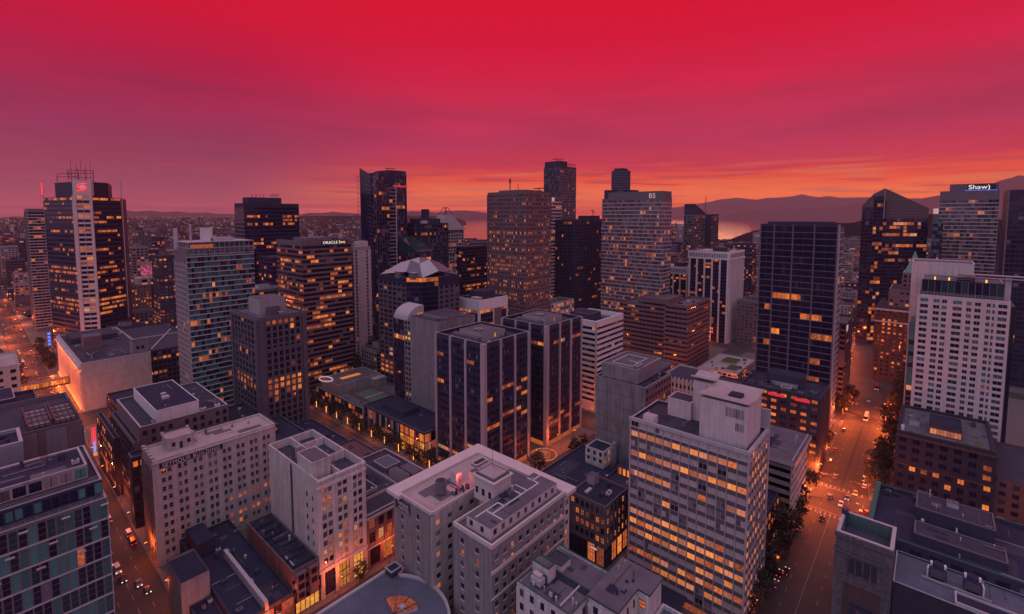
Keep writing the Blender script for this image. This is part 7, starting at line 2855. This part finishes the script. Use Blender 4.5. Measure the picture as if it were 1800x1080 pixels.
# ---- cars
def car_meshes(paint, kind):
    key = (paint, kind)
    if key in PROTO:
        return PROTO[key]
    L, W_, H1, H2 = {'car': (4.5, 1.8, .85, 1.45), 'van': (5.4, 2.0, 1.1, 2.2), 'bus': (11.5, 2.5, 1.2, 3.1)}[kind]
    bd, gl, rf, wh, hd, tl = MB(), MB(), MB(), MB(), MB(), MB()
    x0, x1 = -L / 2, L / 2
    y = W_ / 2
    bd.hexa([(x0, -y, .32), (x1, -y, .32), (x1, y, .32), (x0, y, .32), (x0 + .08, -y * .97, H1), (x1 - .25, -y * .95, H1 * .9), (x1 - .25, y * .95, H1 * .9), (x0 + .08, y * .97, H1)], paint)
    bd.box(x0 + .3, -y * .9, .2, x1 - .3, y * .9, .32, 'car_black')
    a, b_, c_, d = {'car': (x0 + .35, x1 - 1.15, x0 + .95, x1 - 2.0), 'van': (x0 + .1, x1 - .8, x0 + .2, x1 - 1.5), 'bus': (x0 + .1, x1 - .12, x0 + .15, x1 - .2)}[kind]
    gl.hexa([(a, -y * .9, H1 - .02), (b_, -y * .9, H1 - .06), (b_, y * .9, H1 - .06), (a, y * .9, H1 - .02), (c_, -y * .8, H2 - .06), (d, -y * .8, H2 - .06), (d, y * .8, H2 - .06), (c_, y * .8, H2 - .06)], 'glass_black')
    rf.box(c_ - .05, -y * .8, H2 - .06, d + .05, y * .8, H2, paint)
    n = 12
    for yy in (.10, -.10):
        for q in range(n):
            wh.v.append((.33 * math.cos(q * 2 * math.pi / n), yy, .33 * math.sin(q * 2 * math.pi / n)))
    i0 = wh.mi('tyre')
    for q in range(n):
        j = (q + 1) % n
        wh.f.append((q, j, n + j, n + q))
        wh.m.append(i0)
    wh.f.append(tuple(range(n)))
    wh.f.append(tuple(range(2 * n - 1, n - 1, -1)))
    wh.m += [i0, i0]
    wm = wh.mesh('wheel')
    res = [('body', bd.mesh('body'), (0, 0, 0)), ('cabin_glass', gl.mesh('cabin_glass'), (0, 0, 0)), ('roof_panel', rf.mesh('roof_panel'), (0, 0, 0))]
    for px in (x0 + L * .19, x1 - L * .19):
        for sy in (-1, 1):
            res.append(('wheel', wm, (px, sy * y * .93, .33)))
    hd.box(x1 - .14, -.2, .55, x1 - .02, .2, .75, 'head_white')
    tl.box(x0 - .03, -.2, .6, x0 + .06, .2, .8, 'tail_red')
    hm, tm = hd.mesh('headlight'), tl.mesh('taillight')
    for sy in (-1, 1):
        res.append(('headlight', hm, (0, sy * y * .7, 0)))
        res.append(('taillight', tm, (0, sy * y * .7, 0)))
    PROTO[key] = res
    return res


def car(x, y, rz, paint, label, kind='car', cat=None, group=None):
    r_ = empty({'car': 'parked_car', 'van': 'van', 'bus': 'bus'}[kind] if False else {'car': 'car', 'van': 'van', 'bus': 'bus'}[kind], (x, y, .03), label, cat or kind, group)
    r_.rotation_euler = (0, 0, R(rz))
    for nm, me, l_ in car_meshes('car_' + paint, kind):
        o = bpy.data.objects.new(nm, me)
        col.objects.link(o)
        o.parent = r_
        o.location = l_


CARS = [
    (31.5, 242.5, -90, 'white', 'white car ahead of the white roofed van on the left street', 'car'),
    (32.8, 236, -90, 'white', 'white roofed van behind the white car on the left street', 'van'),
    (33.2, 228, -90, 'black', 'black car following the white roofed van on the left street', 'car'),
    (36.6, 221, -90, 'grey', 'grey car nearest the bottom of the left street', 'car'),
    (38.0, 214.5, -90, 'black', 'black car parked closest to the bottom on the left street', 'car'),
    (36.6, 294, 90, 'white', 'white bus with bright lights further up the left street', 'bus'),
    (36.8, 279, 90, 'white', 'white van with bright lights behind the bus on the left street', 'van'),
    (40.6, 252, 90, 'red', 'red van parked on the right kerb of the left street', 'van'),
    (40.6, 260, 90, 'white', 'white van parked beside the red van on the left street', 'van'),
    (31, 330, -90, 'red', 'red car below the red upright neon sign on the left street', 'car'),
    (289, 24.6, 180, 'yellow', 'yellow taxi just past the near junction on the right street', 'car'),
    (277.5, 33.8, 0, 'grey', 'grey car waiting left of the white car at the near junction', 'car'),
    (281.5, 27.0, 180, 'grey', 'grey car behind the white car at the near junction', 'car'),
    (273.5, 28.6, 180, 'white', 'white car in the middle of the near junction', 'car'),
    (254, 33.5, 0, 'black', 'black car on the crossing nearest the stone tower', 'car'),
    (301, 34.5, 0, 'grey', 'grey car alone on the right street between the junctions', 'car'),
    (404.5, 30.5, 180, 'white', 'white bus crossing the far junction on the right street', 'bus'),
    (273, 19.0, 90, 'red', 'red tail lit car turning on the right side of the near junction', 'car'),
    (482, 30.5, 180, 'red', 'red bus on the far bend of the right street', 'bus'),
    (430, 38.5, 0, 'grey', 'grey car beyond the far junction', 'car'),
    (444, 32.5, 180, 'black', 'black car beyond the far junction', 'car'),
    (300, 21.8, 0, 'white', 'white car parked under the big dark trees', 'car'),
    (310, 21.8, 0, 'grey', 'grey car parked under the big dark trees', 'car'),
    (232, 23.5, 180, 'blue', 'blue car on the right street beside the stone tower', 'car'),
    (206, 38, 0, 'black', 'black car near the white gridded slab on the right street', 'car'),
]
for x, y, rz, p, lab, k in CARS:
    car(x, y, rz, p, lab, k)
crng = random.Random(3)
for i in range(70):
    y = crng.uniform(350, 1150) if i < 50 else crng.uniform(420, 720)
    lane = crng.choice((27.4, 31.2, 36, 39.6))
    car(lane, y, -90 if lane < 33 else 90, crng.choice(('white', 'grey', 'black', 'red', 'blue')), 'car in the stream of traffic on the far left street', 'car', None, 'cars streaming along the far left street')
for i in range(8):
    car(crng.uniform(143, 157), crng.uniform(185, 400), crng.choice((90, -90)), crng.choice(('white', 'grey', 'black')), 'car half hidden by trees on the middle street', 'car', None, 'cars on the middle street')
for i in range(9):
    car(crng.uniform(-20, 160), crng.choice((424, 429, 436, 442)), crng.choice((0, 180)), crng.choice(('white', 'grey', 'black')), 'car on the cross street before the department store', 'car', None, 'cars by the department store')

for i, (x, y, rz) in enumerate(((261, 42, -90), (288.5, 42, -90), (261, 19.6, 90), (288.5, 19.6, 90), (388, 42, -90), (413.5, 43.5, -90), (388, 19.6, 90), (413.5, 19.6, 90))):
    r_ = empty('traffic_signal', (x, y, 0), ORD[i % 4] + ' traffic signal mast at the ' + ('near' if i < 4 else 'far') + ' junction of the right street', 'traffic signal', 'traffic signals on the right street')
    r_.rotation_euler = (0, 0, R(rz))
    if 'signal' not in PROTO:
        a, c_, d, e_ = MB(), MB(), MB(), MB()
        a.cyl(0, 0, .13, 6.2, .12, 'dark_wall', 8)
        c_.bar((0, 0, 6.0), (7.5, 0, 6.4), .08, 'dark_wall')
        d.box(6.8, -.2, 5.3, 7.2, .2, 6.4, 'dark_panel')
        e_.box(6.85, -.26, 6.0, 7.15, -.2, 6.3, 'tail_red')
        e_.box(6.85, .2, 6.0, 7.15, .26, 6.3, 'tail_red')
        PROTO['signal'] = (('pole', a.mesh('pole')), ('arm', c_.mesh('arm')), ('signal_head', d.mesh('signal_head')), ('signal_light', e_.mesh('signal_light')))
    for nm, me in PROTO['signal']:
        o = bpy.data.objects.new(nm, me)
        col.objects.link(o)
        o.parent = r_
PARKED = (('grey', 'under the trees beside the white gridded slab'), ('black', 'behind the grey one beside the white gridded slab'), ('white', 'in the kerb row beside the pale rimmed office'),
          ('blue', 'in the kerb row past the near junction'), ('grey', 'in the kerb row below the block of orange windows'), ('red', 'in the kerb row below the block of orange windows'), ('black', 'in the kerb row before the far junction'))
for (p, t_), x in zip(PARKED, (196, 203, 240, 298, 320, 336, 372)):
    car(x, 39.6, 0, p, f'{p} car parked {t_}', 'car')

# ---- upright neon signs on the left street
r_ = empty('neon_sign', (42.4, 352, 10), 'red upright neon sign with pale letters on the left street', 'neon sign')
m = MB()
m.box(41.4, 351.8, 11, 43.4, 352.2, 21, 'dark_panel')
m.box(41.45, 351.7, 11.1, 41.75, 351.8, 20.9, 'neon_red')
m.box(43.05, 351.7, 11.1, 43.35, 351.8, 20.9, 'neon_red')
m.box(41.75, 351.7, 11.1, 43.05, 351.79, 20.9, 'neon_red_dim')
m.build('sign_box', r_, (42.4, 352, 10))
F, L = fr((41.4, 351.7), (43.4, 351.7))
for i, ch in enumerate('PARKADE'):
    text('lettering', ch, 1.3, F, .62, 19.4 - i * 1.34, .1, 'neon_pale', r_, (42.4, 352, 10), .06)
r_ = empty('neon_sign', (41.6, 344, 8), 'blue and white upright neon sign below the red one on the left street', 'neon sign')
m = MB()
m.box(41.0, 343.8, 9, 42.2, 344.2, 15, 'neon_blue')
m.box(41.3, 343.7, 9.4, 41.9, 343.8, 14.6, 'neon_pale')
m.box(40.9, 343.5, 7, 42.6, 344.4, 8.6, 'lit_yellow')
m.build('sign_box', r_, (41.6, 344, 8))
r_ = empty('neon_sign', (47, 600, 20), 'blue lit upright sign at the foot of the bank tower', 'neon sign')
m = MB()
for q in range(4):
    m.box(45.6, 599, 22 + q * 3.2, 47.4, 600, 24 + q * 3.2, 'neon_blue')
m.box(48, 599, 10, 48.6, 600, 40, 'dark_panel')
m.build('sign_box', r_, (47, 600, 20))

# ------------------------------------------------------------------ the rest of the city, near to far
FU, FV = math.cos(R(48.65)), math.sin(R(48.65))


def view(x, y, z):
    f = x * FU + y * FV
    s = x * FV - y * FU
    dz = 140 - z
    ct, st_ = math.cos(R(4.32)), math.sin(R(4.32))
    zz = f * ct + dz * st_
    return 900 + 850 * s / zz, 442 + 850 * (dz * ct - f * st_) / zz, f


# how high the buildings so far stand in every direction, to leave out what nothing can see
def span(x0, x1, y0, y1, h):
    c_ = [view(x, y, h) for x in (x0, x1) for y in (y0, y1)]
    return min(q[0] for q in c_), max(q[0] for q in c_), min(q[1] for q in c_), min(q[2] for q in c_)


DONE = [(x0, x1, y0, y1, h) for (x0, x1, y0, y1), h in zip(FOOT, HEIGHTS)]
known = []
for f_ in DONE:
    if f_[4] > 0:
        a, b_, t, d = span(*f_)
        known.append((d, a, b_, t))
brng = random.Random(21)


def skyline(px):
    for a, b_, y in ((-200, 78, 402), (78, 310, 408), (310, 415, 396), (415, 530, 420), (530, 640, 402), (640, 712, 440), (712, 865, 400), (865, 1060, 420), (1060, 1170, 420),
                     (1170, 1340, 394), (1340, 1482, 430), (1482, 1520, 402), (1520, 1630, 420), (1630, 1665, 410), (1665, 2100, 420)):
        if a <= px < b_:
            return y
    return 420


cand = []
step = 42
for ix in range(-14, 72):
    for iy in range(-14, 96):
        x, y = ix * step + brng.uniform(0, 8), iy * step + brng.uniform(0, 8)
        w_, d_ = brng.uniform(18, 32), brng.uniform(18, 32)
        f = x * FU + y * FV
        if f < 330 or f > 3900 or (f > 2450 and math.atan2(y, x) < R(59)):
            continue
        if (f > 1300 and (ix + iy) % 2) or (f > 2200 and ix % 2):
            continue
        if f > 1300:
            w_ *= 1.5
            d_ *= 1.5
        px = view(x, y, 0)[0]
        if px < -90 or px > 1880:
            continue
        if 64 < px < 335 and f < 730:
            continue
        if math.hypot(x, y) > 4200:
            continue
        if any(x0 - 3 < x + w_ and x < x1 + 3 and y0 - 3 < y + d_ and y < y1 + 3 for x0, x1, y0, y1, h in DONE):
            continue
        if any(x0 < x + w_ and x < x1 and y0 < y + d_ and y < y1 for x0, x1, y0, y1, z in ROADS):
            continue
        if 405 < x + w_ and x < 705 and 10 < y + d_ and y < 72:
            continue
        r_ = brng.random()
        h = brng.uniform(9, 24) if r_ < .42 else brng.uniform(24, 55) if r_ < .8 else brng.uniform(55, 112)
        if f > 2450:
            h = brng.uniform(8, 26)
        elif f > 1000 and r_ > .45:
            h *= 1.25
        lim = skyline(px) + brng.uniform(0, 14)
        # height that would just reach the limit on the picture of the skyline
        tz = 140 - f * ((lim - 378) / 850)
        if f < 760 and px < 330:
            tz = 140 - f * ((552 + brng.uniform(0, 25) - 378) / 850)
        h = min(h, max(8, tz))
        cand.append((f, x, y, w_, d_, h))
cand.sort()
BW = ('granite', 'pale_concrete', 'brown_wall', 'steel_grey', 'dark_wall', 'brown', 'concrete', 'dark_panel', 'steel_grey', 'pinkish')
BG = []
for f, x, y, w_, d_, h in cand:
    a, b_, t, d = span(x, x + w_, y, y + d_, h)
    # visible where no nearer building already stands higher in the same direction
    vis = 0
    n_s = 9
    for q in range(n_s):
        px = a + (b_ - a) * (q + .5) / n_s
        if all(not (ka <= px <= kb and kt < t + 1.0 and kd < d) for kd, ka, kb, kt in known):
            vis += 1
    if vis < 2:
        continue
    known.append((d, a, b_, t))
    BG.append((f, x, y, w_, d_, h))


def far_block(mb, f, x, y, w_, d_, h, rng):
    wall = rng.choice(BW)
    roof = rng.choice(('roof_dark', 'roof_grey', 'roof_black', 'roof_grey'))
    mb.box(x, y, 0, x + w_, y + d_, h, wall, roof)
    if rng.random() < .7:
        mb.box(x + w_ * .3, y + d_ * .3, h, x + w_ * .65, y + d_ * .7, h + rng.uniform(2, 5), rng.choice(BW), roof)
    if rng.random() < .5:
        for (xa, ya, xb, yb) in ((x, y, x + w_, y + .5), (x, y + .5, x + .5, y + d_)):
            mb.box(xa, ya, h, xb, yb, h + .9, wall)
    st_ = 3.7 if f < 800 else 4.6 if f < 1400 else 6.5
    lit_p = rng.uniform(.05, .26)
    gl = rng.choice(('glass', 'glass_black', 'glass_grey', 'glass_blue'))
    for F, L in (fr((x, y + d_), (x, y)), fr((x, y), (x + w_, y))):
        nx, nz_ = max(2, int(L / st_)), max(2, int(h / (st_ * .95)))
        band = rng.random() < .35
        for k in range(nz_):
            z0 = 1.5 + (h - 2.4) * k / nz_
            z1 = z0 + (h - 2.4) / nz_ * .55
            rowp = lit_p * rng.choice((.3, .6, 1, 2.2))
            for j in range(nx):
                s0 = L * (j + (.03 if band else .2)) / nx
                s1 = L * (j + (.97 if band else .8)) / nx
                mb.oquad(F, s0, s1, .06, z0, z1, rng.choice(LITS) if rng.random() < rowp else gl)
    return wall


ANCHORS = [(-10, 'the left edge'), (60, 'the grey apartment tower'), (140, 'the bank tower'), (250, 'the billboard hotel'), (376, 'the teal balconied tower'), (470, 'the near black tower'), (553, 'the brown banded tower'),
           (629, 'the slim pale slab'), (674, 'the sail edged tower'), (776, 'the pyramid roof'), (835, 'the flat dark block'), (915, 'the brown gridded tower'), (985, 'the very tall slim tower'), (1020, 'the dark finned tower'),
           (1110, 'the lettered glass tower'), (1190, 'the lower columned block'), (1225, 'the slant topped tower'), (1265, 'the white columned block'), (1405, 'the black gridded tower'), (1500, 'the far street bend'),
           (1570, 'the gabled glass tower'), (1645, 'the dark teal slab'), (1720, 'the lit word tower'), (1800, 'the right edge')]
CWORD = {'granite': 'brown', 'pale_concrete': 'pale', 'brown_wall': 'tan', 'steel_grey': 'grey', 'dark_wall': 'dark', 'brown': 'brown', 'concrete': 'grey', 'dark_panel': 'black', 'pinkish': 'pinkish'}
for i, B_ in enumerate(BG[:240]):
    f, x, y, w_, d_, h = B_
    mb = MB()
    wall = far_block(mb, *B_, brng)
    px = view(x + w_ / 2, y + d_ / 2, h)[0]
    o = mb.build('city_block', None, (x + w_ / 2, y + d_ / 2, 0))
    o.location = (x + w_ / 2, y + d_ / 2, 0)
    sz = 'low' if h < 22 else 'mid height' if h < 50 else 'tall'
    ax, an = min(ANCHORS, key=lambda q: abs(q[0] - px))
    side = 'left of' if px < ax else 'right of'
    base = f'{sz} {CWORD[wall]} city block {side} {an}'
    k = COUNT.get(base, 0)
    COUNT[base] = k + 1
    tag(o, base if k == 0 else f'{ORD[min(k, 29)]} {base}, counted from the front', 'building', 'city blocks filling the distance')
mb = MB()
for B_ in BG[240:]:
    far_block(mb, *B_, brng)
if mb.f:
    o = mb.build('distant_city', None, kind='stuff')

# trees and lights of the low lying land beyond
rng = random.Random(77)
PROF = [(-1.0, 0.), (-.78, .22), (-.55, .47), (-.36, .63), (-.2, .80), (-.08, .93), (0., 1.)]


def hill_z(az, d):
    """height of the wooded hill on the left at this place"""
    if az < R(55) or d < 2900:
        return 0
    q = min(0, (d - 5500) / 2600)
    for (a, h), (b_, g) in zip(PROF, PROF[1:]):
        if a <= q <= b_:
            return 104 * (h + (g - h) * (q - a) / (b_ - a))
    return 0


mb = MB()
n = 0
while n < 7000:
    az = R(rng.uniform(0, 98))
    d = 420 + 5050 * rng.random() ** 1.1
    if az < R(58) and d > 2450:
        continue
    x, y = d * math.cos(az), d * math.sin(az)
    f = x * FU + y * FV
    if f < 480:
        continue
    if any(x0 - 6 < x < x1 + 6 and y0 - 6 < y < y1 + 6 for x0, x1, y0, y1, h in DONE) or any(x0 - 4 < x < x1 + 4 and y0 - 4 < y < y1 + 4 for x0, x1, y0, y1, z in ROADS):
        continue
    r_ = rng.uniform(3, 6) * (1 + d / 4000)
    h = r_ * rng.uniform(1.5, 2.3)
    zb = hill_z(az, d)
    k = len(mb.v)
    seg = 6
    for q in range(seg):
        a = q * 6.283 / seg
        j = rng.uniform(.75, 1.2)
        mb.v.append((x + r_ * j * math.cos(a), y + r_ * j * math.sin(a), zb + h * rng.uniform(.3, .5)))
    mb.v.append((x, y, zb + h))
    mb.v.append((x, y, zb))
    i0 = mb.mi('leaf')
    for q in range(seg):
        mb.f.append((k + q, k + (q + 1) % seg, k + seg))
        mb.m.append(i0)
        mb.f.append((k + (q + 1) % seg, k + q, k + seg + 1))
        mb.m.append(i0)
    n += 1
mb.build('distant_trees', None, kind='stuff')
mb = MB()
n = 0
while n < 1300:
    az = R(rng.uniform(0, 98))
    d = 650 + 5300 * rng.random() ** .95
    if az < R(58) and d > 2400:
        continue
    x, y = d * math.cos(az), d * math.sin(az)
    if any(x0 - 3 < x < x1 + 3 and y0 - 3 < y < y1 + 3 for x0, x1, y0, y1, h in DONE):
        continue
    s = .3 + d * .00026
    z = rng.uniform(6, 14)
    z += hill_z(az, d) + (8 if d > 2900 else 0)
    mt = 'far_light' if rng.random() < .78 else 'far_light_white' if rng.random() < .8 else 'neon_red'
    mb.hexa([(x - s, y - s, z - s), (x + s, y - s, z - s), (x + s, y + s, z - s), (x - s, y + s, z - s), (x - s, y - s, z + s), (x + s, y - s, z + s), (x + s, y + s, z + s), (x - s, y + s, z + s)], mt)
    n += 1
mb.build('distant_lights', None, kind='stuff')
mb = MB()
for i in range(1500):
    az = R(rng.uniform(57, 96))
    d = rng.uniform(1500, 5350)
    x, y = d * math.cos(az), d * math.sin(az)
    if any(x0 - 3 < x < x1 + 3 and y0 - 3 < y < y1 + 3 for x0, x1, y0, y1, h in DONE):
        continue
    zb = hill_z(az, d)
    a, b_, h = rng.uniform(7, 22), rng.uniform(7, 22), rng.uniform(6, 20) + (4 if d > 2900 else 0)
    wl = rng.choice(('pale_concrete', 'brown_wall', 'steel_grey', 'granite', 'dark_wall', 'pinkish'))
    mb.box(x, y, zb - 3, x + a, y + b_, zb + h, wl, rng.choice(('roof_dark', 'roof_grey', 'roof_black')))
    for q in range(3):
        if rng.random() < .12:
            mb.box(x - .1, y + b_ * (.1 + .3 * q), zb + h * .4, x - .02, y + b_ * (.28 + .3 * q), zb + h * .7, 'lit')
            mb.box(x + a * (.1 + .3 * q), y - .1, zb + h * .4, x + a * (.28 + .3 * q), y - .02, zb + h * .7, 'lit_dim')
mb.build('distant_houses', None, kind='stuff')
